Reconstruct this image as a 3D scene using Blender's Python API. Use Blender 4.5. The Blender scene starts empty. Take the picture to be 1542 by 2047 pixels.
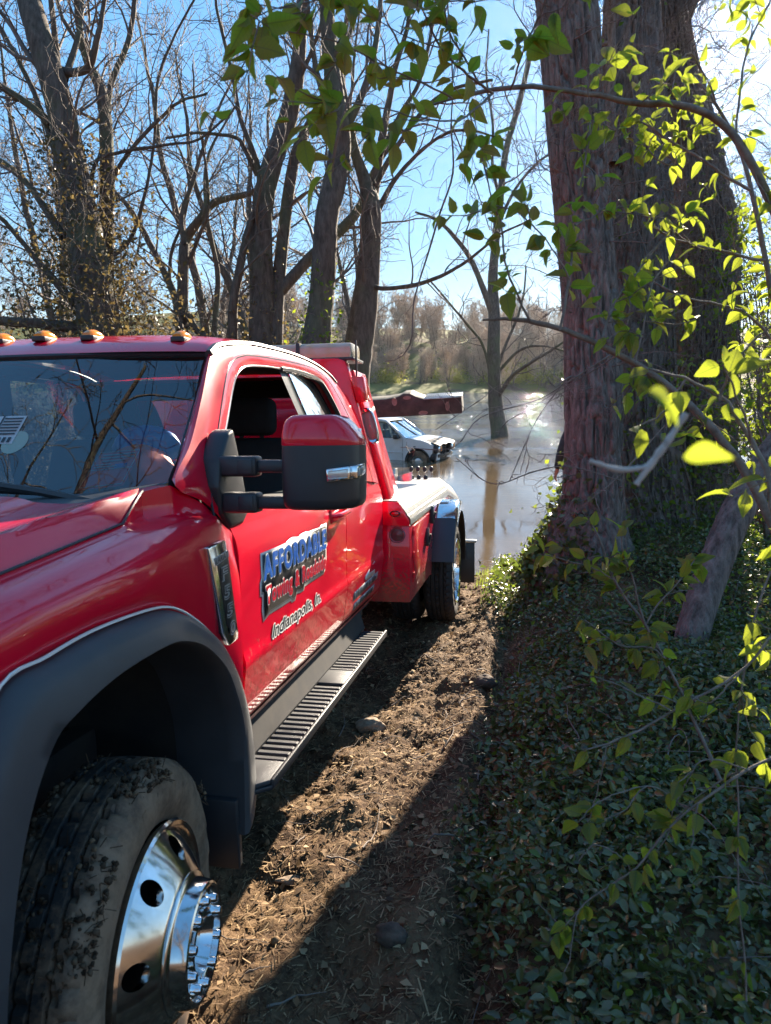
import bpy, bmesh, math, random
import numpy as np
from mathutils import Vector, Matrix
rng = np.random.default_rng(11); random.seed(11)
sc = bpy.context.scene
COL = sc.collection
rad = math.radians

# ------------------------------------------------------------------ camera, sky, sun, exposure
cd = bpy.data.cameras.new('camera'); cam = bpy.data.objects.new('camera', cd); COL.objects.link(cam)
cam.location = (0, 0, 2.8); cam.rotation_euler = (rad(90 - 10.65), 0, 0)
cd.sensor_fit = 'VERTICAL'; cd.sensor_height = 36; cd.lens = 36 * 1480 / 2047
cd.clip_start = 0.05; cd.clip_end = 3000
cd.dof.use_dof = True; cd.dof.focus_distance = 4.2; cd.dof.aperture_fstop = 7.0
sc.camera = cam

SKY_GAMMA, SKY_SAT, SKY_STR = .3, 2.1, .135
SUN = Vector((.455, 1.1175, .4943)).normalized()
SUN_EL = math.asin(SUN.z); SUN_AZ = math.atan2(SUN.x, SUN.y)
w = bpy.data.worlds.new('World'); sc.world = w; w.use_nodes = True
nt = w.node_tree; nt.nodes.clear()
sky = nt.nodes.new('ShaderNodeTexSky'); sky.sky_type = 'NISHITA'; sky.sun_disc = False
sky.sun_elevation = SUN_EL; sky.sun_rotation = SUN_AZ
sky.altitude = 200; sky.air_density = 1.0; sky.dust_density = 0.03; sky.ozone_density = 6.0
# the whole sky is softened alike (narrower range, a little deeper blue), the way the photograph renders it
gm = nt.nodes.new('ShaderNodeGamma'); gm.inputs[1].default_value = SKY_GAMMA
hs = nt.nodes.new('ShaderNodeHueSaturation'); hs.inputs['Hue'].default_value = .508; hs.inputs['Saturation'].default_value = SKY_SAT; hs.inputs['Value'].default_value = 1.0
bg = nt.nodes.new('ShaderNodeBackground'); bg.inputs['Strength'].default_value = SKY_STR
wo = nt.nodes.new('ShaderNodeOutputWorld')
nt.links.new(sky.outputs[0], gm.inputs[0]); nt.links.new(gm.outputs[0], hs.inputs['Color']); nt.links.new(hs.outputs[0], bg.inputs[0]); nt.links.new(bg.outputs[0], wo.inputs[0])
sl = bpy.data.lights.new('sun', 'SUN'); sl.energy = 4.2; sl.angle = rad(0.6); sl.color = (1, .87, .70)
so = bpy.data.objects.new('sun', sl); COL.objects.link(so)
so.rotation_euler = SUN.to_track_quat('Z', 'Y').to_euler(); so.location = (30, 70, 40)
sc.view_settings.view_transform = 'Standard'; sc.view_settings.look = 'None'
sc.view_settings.exposure = 2.42; sc.view_settings.gamma = 1; sc.view_settings.use_curve_mapping = False
sc.render.engine = 'CYCLES'
sc.cycles.max_bounces = 10; sc.cycles.transparent_max_bounces = 16; sc.cycles.diffuse_bounces = 4
sc.cycles.glossy_bounces = 5; sc.cycles.caustics_reflective = False; sc.cycles.caustics_refractive = False
sc.cycles.use_denoising = True; sc.cycles.sample_clamp_indirect = 6

# ------------------------------------------------------------------ helpers
def tag(o, label=None, cat=None, group=None, kind=None):
    if label: o['label'] = label
    if cat: o['category'] = cat
    if group: o['group'] = group
    if kind: o['kind'] = kind
    return o

def empty(name, mw=None, label=None, cat=None, group=None):
    o = bpy.data.objects.new(name, None); COL.objects.link(o); o.empty_display_size = .1
    if mw is not None: o.matrix_world = mw
    return tag(o, label, cat, group)

def link(name, me, mat=None, parent=None, kind=None):
    if mat is not None and not len(me.materials): me.materials.append(mat)
    o = bpy.data.objects.new(name, me); COL.objects.link(o)
    if parent is not None: o.parent = parent
    if kind: o['kind'] = kind
    return o

class MB:
    """collects vertices and faces, builds ONE mesh"""
    def __init__(s): s.V = []; s.F = []; s.n = 0; s.M = []
    def add(s, V, F, m=0):
        V = np.asarray(V, float).reshape(-1, 3); F = np.asarray(F, int)
        if len(F) == 0: return
        s.V.append(V); s.F.append(F + s.n); s.M.append(np.full(len(F), m)); s.n += len(V)
    def ngon(s, V, m=0):
        V = np.asarray(V, float); s.add(V, [list(range(len(V)))], m)
    def grid(s, P, flip=False, cu=False, cv=False, m=0):
        P = np.asarray(P, float); a, b = P.shape[:2]
        I = np.arange(a * b).reshape(a, b)
        if cu: I = np.concatenate([I, I[:1]], 0)
        if cv: I = np.concatenate([I, I[:, :1]], 1)
        F = np.stack([I[:-1, :-1], I[1:, :-1], I[1:, 1:], I[:-1, 1:]], -1).reshape(-1, 4)
        if flip: F = F[:, ::-1]
        s.add(P.reshape(-1, 3), F, m)
    def bm(s, bm_, m=0):
        bm_.verts.ensure_lookup_table()
        V = np.array([v.co[:] for v in bm_.verts])
        by = {}
        for f in bm_.faces: by.setdefault(len(f.verts), []).append([v.index for v in f.verts])
        first = True; base = s.n
        s.V.append(V); s.n += len(V)
        for k, fs in by.items():
            s.F.append(np.array(fs) + base); s.M.append(np.full(len(fs), m))
        bm_.free()
    def box(s, x0, x1, y0, y1, z0, z1, b=0.0, m=0, seg=2):
        s.bm(rbox(x0, x1, y0, y1, z0, z1, b, seg), m)
    def xf(s, fn):
        s.V = [fn(v) for v in s.V]; return s
    def mesh(s, name, smooth=True, ang=35):
        me = bpy.data.meshes.new(name)
        V = np.concatenate(s.V); me.vertices.add(len(V)); me.vertices.foreach_set('co', V.ravel())
        nl = sum(f.size for f in s.F); nf = sum(len(f) for f in s.F)
        me.loops.add(nl); me.polygons.add(nf)
        me.loops.foreach_set('vertex_index', np.concatenate([f.ravel() for f in s.F]).astype(np.int32))
        tot = np.concatenate([np.full(len(f), f.shape[1]) for f in s.F]); st = np.concatenate([[0], np.cumsum(tot)[:-1]])
        me.polygons.foreach_set('loop_start', st.astype(np.int32))
        me.polygons.foreach_set('material_index', np.concatenate(s.M).astype(np.int32))
        me.update(calc_edges=True); me.validate()
        if smooth:
            me.polygons.foreach_set('use_smooth', np.ones(len(me.polygons), bool))
            if ang < 170: me.set_sharp_from_angle(angle=rad(ang))
        return me
    def build(s, name, mat, parent=None, smooth=True, ang=35, kind=None):
        me = s.mesh(name, smooth, ang)
        for m_ in (mat if isinstance(mat, (list, tuple)) else [mat]): me.materials.append(m_)
        return link(name, me, None, parent, kind)

def rbox(x0, x1, y0, y1, z0, z1, b=0.0, seg=2):
    m = bmesh.new(); bmesh.ops.create_cube(m, size=1)
    for v in m.verts:
        v.co = ((x0 + x1) / 2 + v.co.x * (x1 - x0), (y0 + y1) / 2 + v.co.y * (y1 - y0), (z0 + z1) / 2 + v.co.z * (z1 - z0))
    if b > 0: bmesh.ops.bevel(m, geom=m.edges[:], offset=b, segments=seg, affect='EDGES', profile=.5)
    return m

def prism(pts, ax, a0, a1, b=0.0, seg=2):
    """outline pts (2d) in the plane across axis ax, extruded a0..a1"""
    m = bmesh.new()
    def P(u, v, a): return {'x': (a, u, v), 'y': (u, a, v), 'z': (u, v, a)}[ax]
    A = [m.verts.new(P(u, v, a0)) for u, v in pts]; B = [m.verts.new(P(u, v, a1)) for u, v in pts]
    n = len(pts)
    m.faces.new(A[::-1]); m.faces.new(B)
    for i in range(n): m.faces.new((A[i], A[(i + 1) % n], B[(i + 1) % n], B[i]))
    bmesh.ops.recalc_face_normals(m, faces=m.faces[:])
    if b > 0: bmesh.ops.bevel(m, geom=m.edges[:], offset=b, segments=seg, affect='EDGES', profile=.5)
    bmesh.ops.triangulate(m, faces=[f for f in m.faces if len(f.verts) > 4])
    return m

def spl(pts, n):
    """Catmull-Rom through pts -> n points (any dimension), chord-length spaced"""
    P = np.asarray(pts, float)
    if len(P) == 2: 
        t = np.linspace(0, 1, n)[:, None]; return P[0] * (1 - t) + P[1] * t
    d = np.concatenate([[0], np.cumsum(np.maximum(1e-6, np.linalg.norm(np.diff(P[:, :3], axis=0), axis=1)))])
    u = np.linspace(0, d[-1], n); E = np.vstack([2 * P[0] - P[1], P, 2 * P[-1] - P[-2]])
    i = np.clip(np.searchsorted(d, u, side='right') - 1, 0, len(P) - 2)
    t = ((u - d[i]) / (d[i + 1] - d[i]))[:, None]
    p0, p1, p2, p3 = E[i], E[i + 1], E[i + 2], E[i + 3]
    return .5 * ((2 * p1) + (p2 - p0) * t + (2 * p0 - 5 * p1 + 4 * p2 - p3) * t ** 2 + (3 * p1 - p0 - 3 * p2 + p3) * t ** 3)

def resamp(pts, n):
    P = np.asarray(pts, float); d = np.concatenate([[0], np.cumsum(np.linalg.norm(np.diff(P, axis=0), axis=1))])
    u = np.linspace(0, d[-1], n); return np.stack([np.interp(u, d, P[:, k]) for k in range(P.shape[1])], 1)

def frames(P):
    T = np.gradient(P, axis=0); T /= np.maximum(1e-9, np.linalg.norm(T, axis=1))[:, None]
    ref = np.where(np.abs(T[:, 2:3]) < .9, [[0, 0, 1.]], [[1., 0, 0]])
    if (np.abs(T[:, 2]) < .9).any() and (np.abs(T[:, 2]) >= .9).any(): ref = np.tile([[.3, .8, .52]], (len(P), 1))
    N = np.cross(T, ref); N /= np.maximum(1e-9, np.linalg.norm(N, axis=1))[:, None]
    return T, N, np.cross(T, N)

def tube(mb, P, r, sides=6, cap=False, m=0):
    P = np.asarray(P, float); r = np.broadcast_to(np.asarray(r, float), (len(P),))
    T, N, B = frames(P); a = np.linspace(0, 2 * np.pi, sides, endpoint=False)
    G = P[:, None] + r[:, None, None] * (np.cos(a)[None, :, None] * N[:, None] + np.sin(a)[None, :, None] * B[:, None])
    mb.grid(G, cv=True, flip=True, m=m)
    if cap: mb.ngon(G[0], m); mb.ngon(G[-1][::-1], m)

def lathe(mb, prof, n=48, c=(0, 0, 0), m=0, close=False, flip=False):
    """profile (x, r) turned about the x axis"""
    pr = np.asarray(prof, float); a = np.linspace(0, 2 * np.pi, n, endpoint=False)
    G = np.stack([np.repeat(pr[:, 0:1], n, 1), pr[:, 1:2] * np.cos(a), pr[:, 1:2] * np.sin(a)], -1) + np.asarray(c)
    mb.grid(G, cv=True, cu=close, m=m, flip=flip)

def _hash(i, j, s):
    h = (i * 374761393 + j * 668265263 + s * 1274126177) & 0x7fffffff
    h = ((h ^ (h >> 13)) * 1103515245) & 0x7fffffff
    return ((h ^ (h >> 16)) & 0xffff) / 65535.0
def vnoise(x, y, s=0, per=None):
    x = np.asarray(x, float); y = np.asarray(y, float)
    i = np.floor(x).astype(np.int64); j = np.floor(y).astype(np.int64); u = x - i; v = y - j
    u = u * u * (3 - 2 * u); v = v * v * (3 - 2 * v); i1 = i + 1
    if per: i = i % per; i1 = i1 % per
    return (_hash(i, j, s) * (1 - u) + _hash(i1, j, s) * u) * (1 - v) + (_hash(i, j + 1, s) * (1 - u) + _hash(i1, j + 1, s) * u) * v
def fbm(x, y, s=0, o=4):
    r = 0; a = 1; t = 0
    for k in range(o): r = r + a * vnoise(x * 2 ** k, y * 2 ** k, s + k); t += a; a *= .5
    return r / t * 2 - 1
def sstep(a, b, x): t = np.clip((np.asarray(x, float) - a) / (b - a), 0, 1); return t * t * (3 - 2 * t)

# ------------------------------------------------------------------ materials
def nodes(name):
    m = bpy.data.materials.new(name); m.use_nodes = True; n = m.node_tree
    p = n.nodes['Principled BSDF']; return m, n, p
def N(n, t, **k):
    o = n.nodes.new(t)
    for a, b in k.items(): setattr(o, a, b)
    return o
def noise_(n, scale, detail=4, rough=.55, vec=None, coord='Object'):
    t = N(n, 'ShaderNodeTexNoise'); t.inputs['Scale'].default_value = scale; t.inputs['Detail'].default_value = detail
    t.inputs['Roughness'].default_value = rough
    if vec is None:
        vec = N(n, 'ShaderNodeTexCoord').outputs[coord]
    n.links.new(vec, t.inputs['Vector']); return t
def ramp(n, fac, stops):
    r = N(n, 'ShaderNodeValToRGB'); e = r.color_ramp.elements
    while len(e) < len(stops): e.new(.5)
    for k, (p_, c) in enumerate(stops): e[k].position = p_; e[k].color = (*c, 1) if len(c) == 3 else c
    n.links.new(fac, r.inputs[0]); return r
def mix(n, fac, a, b, blend='MIX'):
    x = N(n, 'ShaderNodeMix', data_type='RGBA', blend_type=blend)
    for s_, v in ((0, fac), (6, a), (7, b)):
        if hasattr(v, 'links') or isinstance(v, bpy.types.NodeSocket): n.links.new(v, x.inputs[s_])
        else: x.inputs[s_].default_value = v if s_ == 0 else (*v, 1)
    return x.outputs[2]
def bump(n, p, h, strength=.3, dist=.01):
    b = N(n, 'ShaderNodeBump'); b.inputs['Strength'].default_value = strength; b.inputs['Distance'].default_value = dist
    n.links.new(h, b.inputs['Height']); n.links.new(b.outputs[0], p.inputs['Normal']); return b
def pm(name, c1, c2=None, scale=6, rough=.5, metal=0, coat=0, bmp=0, bscale=60, bdist=.004, r2=None, spec=.5):
    m, n, p = nodes(name); p.inputs['Roughness'].default_value = rough; p.inputs['Metallic'].default_value = metal
    p.inputs['Coat Weight'].default_value = coat; p.inputs['Coat Roughness'].default_value = .02
    p.inputs['Specular IOR Level'].default_value = spec
    p.inputs['Base Color'].default_value = (*c1, 1)
    if c2:
        t = noise_(n, scale, 6, .65); r = ramp(n, t.outputs[0], [(.35, c1), (.65, c2)]); n.links.new(r.outputs[0], p.inputs['Base Color'])
        if r2 is not None:
            mr = N(n, 'ShaderNodeMapRange'); mr.inputs[3].default_value = rough; mr.inputs[4].default_value = r2
            n.links.new(t.outputs[0], mr.inputs[0]); n.links.new(mr.outputs[0], p.inputs['Roughness'])
    if bmp: bump(n, p, noise_(n, bscale, 4, .6).outputs[0], bmp, bdist)
    return m

def paint_mat():
    m, n, p = nodes('red_paint')
    co = N(n, 'ShaderNodeTexCoord'); sp = N(n, 'ShaderNodeSeparateXYZ'); n.links.new(co.outputs['Object'], sp.inputs[0])
    # splashed mud and dust: specks that get denser towards the sills
    t1 = noise_(n, 55, 5, .7); t2 = noise_(n, 3.2, 4, .6)
    mr = N(n, 'ShaderNodeMapRange'); mr.inputs[1].default_value = .62; mr.inputs[2].default_value = .18; mr.inputs[3].default_value = 0; mr.inputs[4].default_value = .34
    n.links.new(sp.outputs[2], mr.inputs[0])
    ad = N(n, 'ShaderNodeMath', operation='ADD'); n.links.new(t1.outputs[0], ad.inputs[0]); n.links.new(mr.outputs[0], ad.inputs[1])
    ad2 = N(n, 'ShaderNodeMath', operation='MULTIPLY_ADD'); n.links.new(t2.outputs[0], ad2.inputs[0]); ad2.inputs[1].default_value = .25; n.links.new(ad.outputs[0], ad2.inputs[2])
    fac = ramp(n, ad2.outputs[0], [(.80, (0, 0, 0)), (.96, (.7, .7, .7))])
    c = mix(n, fac.outputs[0], (.72, .002, .028), (.16, .085, .055)); n.links.new(c, p.inputs['Base Color'])
    rr = N(n, 'ShaderNodeMapRange'); rr.inputs[3].default_value = .28; rr.inputs[4].default_value = .8; n.links.new(fac.outputs[0], rr.inputs[0]); n.links.new(rr.outputs[0], p.inputs['Roughness'])
    iv = N(n, 'ShaderNodeMath', operation='SUBTRACT'); iv.inputs[0].default_value = 1; n.links.new(fac.outputs[0], iv.inputs[1]); n.links.new(iv.outputs[0], p.inputs['Coat Weight'])
    p.inputs['Coat Roughness'].default_value = .03; p.inputs['Specular IOR Level'].default_value = .15
    return m
M = {}
M['paint'] = paint_mat()
M['plastic'] = pm('black_plastic', (.022, .023, .026), (.03, .031, .034), 3, .42, bmp=.15, bscale=900, bdist=.0006)
M['flare'] = pm('grey_plastic', (.036, .038, .042), (.05, .052, .056), 4, .5, bmp=.12, bscale=700, bdist=.0006)
M['dark'] = pm('dark_underside', (.012, .012, .013), (.03, .025, .02), 9, .85)
M['chrome'] = pm('chrome', (.82, .82, .83), (.7, .7, .7), 14, .05, 1, r2=.16)
M['rimchrome'] = pm('road_grimed_chrome', (.74, .74, .75), (.55, .51, .47), 7, .06, 1, r2=.17)
M['steel'] = pm('polished_aluminium', (.58, .57, .55), (.42, .40, .38), 10, .22, 1, r2=.4, bmp=.1, bscale=30)
M['beam'] = pm('weathered_steel', (.034, .031, .028), (.10, .082, .067), 9, .7, .2, bmp=.5, bscale=40, bdist=.004)
M['amber'] = pm('amber_lens', (.95, .30, .01), None, rough=.12); M['amber'].node_tree.nodes['Principled BSDF'].inputs['Transmission Weight'].default_value = .25
M['redlens'] = pm('red_lens', (.55, .015, .02), None, rough=.15, coat=1)
M['clearlens'] = pm('clear_lens', (.85, .83, .78), None, rough=.08); M['clearlens'].node_tree.nodes['Principled BSDF'].inputs['Transmission Weight'].default_value = .7
M['amberbar'] = pm('clouded_lens', (.75, .6, .38), (.8, .74, .6), 7, .2); M['amberbar'].node_tree.nodes['Principled BSDF'].inputs['Transmission Weight'].default_value = .5
M['white'] = pm('white_vinyl', (.78, .76, .70), rough=.35)
M['ink'] = pm('black_vinyl', (.02, .02, .022), rough=.35)
M['blue'] = pm('blue_vinyl', (.01, .10, .42), rough=.35)
M['redink'] = pm('red_vinyl', (.50, .008, .03), rough=.35)
M['silver'] = pm('silver_vinyl', (.36, .35, .34), rough=.4)
M['seat'] = pm('dark_seat', (.02, .02, .021), (.03, .03, .03), 8, .8, bmp=.2, bscale=200)
M['paperred'] = pm('red_paper', (.62, .05, .06), rough=.7)
M['orange'] = pm('orange_plastic', (.75, .09, .01), rough=.4)
M['skin'] = pm('skin', (.52, .22, .16), (.45, .17, .13), 30, .5)
M['cloth'] = pm('dark_cloth', (.018, .019, .026), (.03, .03, .038), 20, .85, bmp=.3, bscale=150)
M['denim'] = pm('denim', (.02, .03, .06), (.035, .05, .09), 30, .85, bmp=.3, bscale=200)
M['hair'] = pm('hair', (.03, .02, .014), rough=.6)

def rubber_mat():
    m, n, p = nodes('muddy_rubber')
    t = noise_(n, 7, 7, .7); t2 = noise_(n, 60, 4, .7)
    a = N(n, 'ShaderNodeMath', operation='MULTIPLY_ADD'); n.links.new(t2.outputs[0], a.inputs[0]); a.inputs[1].default_value = .3; n.links.new(t.outputs[0], a.inputs[2])
    co = N(n, 'ShaderNodeTexCoord'); sx = N(n, 'ShaderNodeSeparateXYZ'); n.links.new(co.outputs['Object'], sx.inputs[0])     # dried mud on sidewall and shoulder; tread coloured dark for shade under the flare
    mr = N(n, 'ShaderNodeMapRange'); mr.inputs[1].default_value = -.10; mr.inputs[2].default_value = -.025; mr.inputs[3].default_value = -.17; mr.inputs[4].default_value = .05; n.links.new(sx.outputs[0], mr.inputs[0])
    a3 = N(n, 'ShaderNodeMath', operation='ADD'); n.links.new(a.outputs[0], a3.inputs[0]); n.links.new(mr.outputs[0], a3.inputs[1])
    r = ramp(n, a3.outputs[0], [(.46, (.016, .015, .014)), (.58, (.11, .068, .040)), (.78, (.24, .155, .095))])
    n.links.new(r.outputs[0], p.inputs['Base Color']); p.inputs['Roughness'].default_value = .75
    bump(n, p, a.outputs[0], .5, .006); return m
M['rubber'] = rubber_mat()
M['rubber_dark'] = pm('dark_rubber', (.012, .012, .012), (.04, .03, .024), 9, .8, bmp=.3, bscale=40)

def glass_mat(name, tint, f=1.55, refl=1.0, rough=.0, dust=0.0):
    m = bpy.data.materials.new(name); m.use_nodes = True; n = m.node_tree; n.nodes.clear()
    o = N(n, 'ShaderNodeOutputMaterial'); fr = N(n, 'ShaderNodeFresnel'); fr.inputs[0].default_value = f
    t = N(n, 'ShaderNodeBsdfTransparent'); t.inputs[0].default_value = (*tint, 1)
    g = N(n, 'ShaderNodeBsdfGlossy'); g.inputs[0].default_value = (refl, refl, refl, 1); g.inputs['Roughness'].default_value = rough
    mx = N(n, 'ShaderNodeMixShader'); n.links.new(fr.outputs[0], mx.inputs[0]); n.links.new(t.outputs[0], mx.inputs[1]); n.links.new(g.outputs[0], mx.inputs[2])
    out = mx.outputs[0]
    if dust:
        d = N(n, 'ShaderNodeBsdfDiffuse'); d.inputs[0].default_value = (.5, .47, .42, 1); m2 = N(n, 'ShaderNodeMixShader'); m2.inputs[0].default_value = dust
        n.links.new(out, m2.inputs[1]); n.links.new(d.outputs[0], m2.inputs[2]); out = m2.outputs[0]
    n.links.new(out, o.inputs[0]); return m
M['windshield'] = glass_mat('windshield_glass', (.84, .88, .88), 1.95, 1.0, dust=.012)
M['glass'] = glass_mat('side_glass', (.32, .36, .36), 1.9, dust=.01)
M['suvglass'] = glass_mat('suv_glass', (.6, .66, .64), 1.6, dust=.03)

def leaf_mat(name, c1, c2, tr, trw=.5, rough=.4, spec=.4, c3=None):
    m = bpy.data.materials.new(name); m.use_nodes = True; n = m.node_tree; p = n.nodes['Principled BSDF']
    ge = N(n, 'ShaderNodeNewGeometry'); oi = N(n, 'ShaderNodeObjectInfo')
    a = N(n, 'ShaderNodeMath', operation='ADD'); n.links.new(ge.outputs['Random Per Island'], a.inputs[0]); n.links.new(oi.outputs['Random'], a.inputs[1])
    f = N(n, 'ShaderNodeMath', operation='FRACT'); n.links.new(a.outputs[0], f.inputs[0])
    r = ramp(n, f.outputs[0], [(0, c1), (.8, c2)] + ([(.93, c3)] if c3 else []))
    n.links.new(r.outputs[0], p.inputs['Base Color']); p.inputs['Roughness'].default_value = rough; p.inputs['Specular IOR Level'].default_value = spec
    t = N(n, 'ShaderNodeBsdfTranslucent'); tc = mix(n, .75, r.outputs[0], tr); n.links.new(tc, t.inputs[0])
    mx = N(n, 'ShaderNodeMixShader'); mx.inputs[0].default_value = trw
    n.links.new(p.outputs[0], mx.inputs[1]); n.links.new(t.outputs[0], mx.inputs[2])
    n.links.new(mx.outputs[0], n.nodes['Material Output'].inputs[0]); return m
M['leaf'] = leaf_mat('shrub_leaf', (.05, .10, .018), (.09, .15, .025), (.42, .52, .03), .55)
M['shrubleaf'] = leaf_mat('broad_leaf', (.05, .10, .018), (.10, .16, .028), (.50, .58, .04), .58, .42, .4)
def veins():
    m = M['shrubleaf']; n = m.node_tree; co = N(n, 'ShaderNodeTexCoord'); sp = N(n, 'ShaderNodeSeparateXYZ'); n.links.new(co.outputs['Object'], sp.inputs[0])
    ab = N(n, 'ShaderNodeMath', operation='ABSOLUTE'); n.links.new(sp.outputs[0], ab.inputs[0])
    k = N(n, 'ShaderNodeMath', operation='MULTIPLY_ADD'); n.links.new(ab.outputs[0], k.inputs[0]); k.inputs[1].default_value = -.75; n.links.new(sp.outputs[1], k.inputs[2])
    pp = N(n, 'ShaderNodeMath', operation='PINGPONG'); pp.inputs[1].default_value = .065; n.links.new(k.outputs[0], pp.inputs[0])
    m1 = N(n, 'ShaderNodeMapRange'); m1.inputs[1].default_value = .0; m1.inputs[2].default_value = .016; m1.inputs[3].default_value = .55; m1.inputs[4].default_value = 0; n.links.new(pp.outputs[0], m1.inputs[0])
    m2 = N(n, 'ShaderNodeMapRange'); m2.inputs[1].default_value = .008; m2.inputs[2].default_value = .022; m2.inputs[3].default_value = 1; m2.inputs[4].default_value = 0; n.links.new(ab.outputs[0], m2.inputs[0])
    mxm = N(n, 'ShaderNodeMath', operation='MAXIMUM'); n.links.new(m1.outputs[0], mxm.inputs[0]); n.links.new(m2.outputs[0], mxm.inputs[1])
    t = noise_(n, 5, 4, .6); spots = ramp(n, t.outputs[0], [(.62, (0, 0, 0)), (.72, (.6, .6, .6))])
    p = n.nodes['Principled BSDF']; src = p.inputs['Base Color'].links[0].from_socket
    c = mix(n, mxm.outputs[0], src, (.16, .2, .06)); c = mix(n, spots.outputs[0], c, (.13, .13, .03)); n.links.new(c, p.inputs['Base Color'])
    tr = [x for x in n.nodes if x.type == 'BSDF_TRANSLUCENT'][0]; s2 = tr.inputs[0].links[0].from_socket; c2 = mix(n, mxm.outputs[0], s2, (.20, .24, .03)); n.links.new(c2, tr.inputs[0])
veins()
M['vinca'] = leaf_mat('ground_leaf', (.055, .058, .018), (.165, .165, .05), (.2, .3, .04), .25, .30, .6, (.13, .10, .05))
M['vinca2'] = leaf_mat('fresh_ground_leaf', (.06, .11, .02), (.1, .16, .03), (.35, .45, .04), .4, .4, .5)
M['deadleaf'] = leaf_mat('dry_leaf', (.045, .05, .018), (.12, .082, .04), (.3, .22, .08), .32, .5, .3, (.17, .11, .05))
M['litter'] = leaf_mat('leaf_litter', (.06, .036, .022), (.30, .19, .098), (.3, .2, .1), .1, .8, .2, (.44, .31, .17))
M['grass'] = leaf_mat('grass_blade', (.07, .13, .02), (.12, .18, .03), (.4, .5, .05), .45, .5)
M['bankleaf'] = leaf_mat('bank_leaf', (.16, .17, .04), (.24, .23, .06), (.5, .5, .1), .4, .6, .2)

def bark_mat(name, c1, c2, sc_=(14, 14, 3), bs=.8, moss=None):
    m, n, p = nodes(name); co = N(n, 'ShaderNodeTexCoord'); mp = N(n, 'ShaderNodeMapping'); mp.inputs['Scale'].default_value = sc_
    n.links.new(co.outputs['Object'], mp.inputs[0])
    t = noise_(n, 1.0, 7, .7, mp.outputs[0]); r = ramp(n, t.outputs[0], [(.32, c1), (.68, c2)]); c = r.outputs[0]
    if moss:
        t3 = noise_(n, .9, 4, .6); f = ramp(n, t3.outputs[0], [(.5, (0, 0, 0)), (.66, (.7, .7, .7))]); c = mix(n, f.outputs[0], c, moss)
    n.links.new(c, p.inputs['Base Color']); p.inputs['Roughness'].default_value = .88; p.inputs['Specular IOR Level'].default_value = .25
    bump(n, p, t.outputs[0], bs, .03); return m
M['bark'] = bark_mat('bark', (.05, .038, .03), (.17, .135, .105), (16, 16, 4), moss=(.11, .12, .06))
M['bark_big'] = bark_mat('red_brown_bark', (.062, .047, .038), (.30, .235, .195), (24, 24, 5))
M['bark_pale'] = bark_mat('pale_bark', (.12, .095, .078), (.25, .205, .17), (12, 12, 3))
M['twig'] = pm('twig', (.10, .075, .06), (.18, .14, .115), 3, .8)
M['twig_far'] = pm('far_twig', (.36, .26, .19), (.52, .41, .30), .2, .9)  # far twigs coloured lighter, standing in for sunlight from behind
M['stem'] = pm('shrub_stem', (.12, .09, .07), (.24, .19, .15), 40, .8, bmp=.5, bscale=150)
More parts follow.
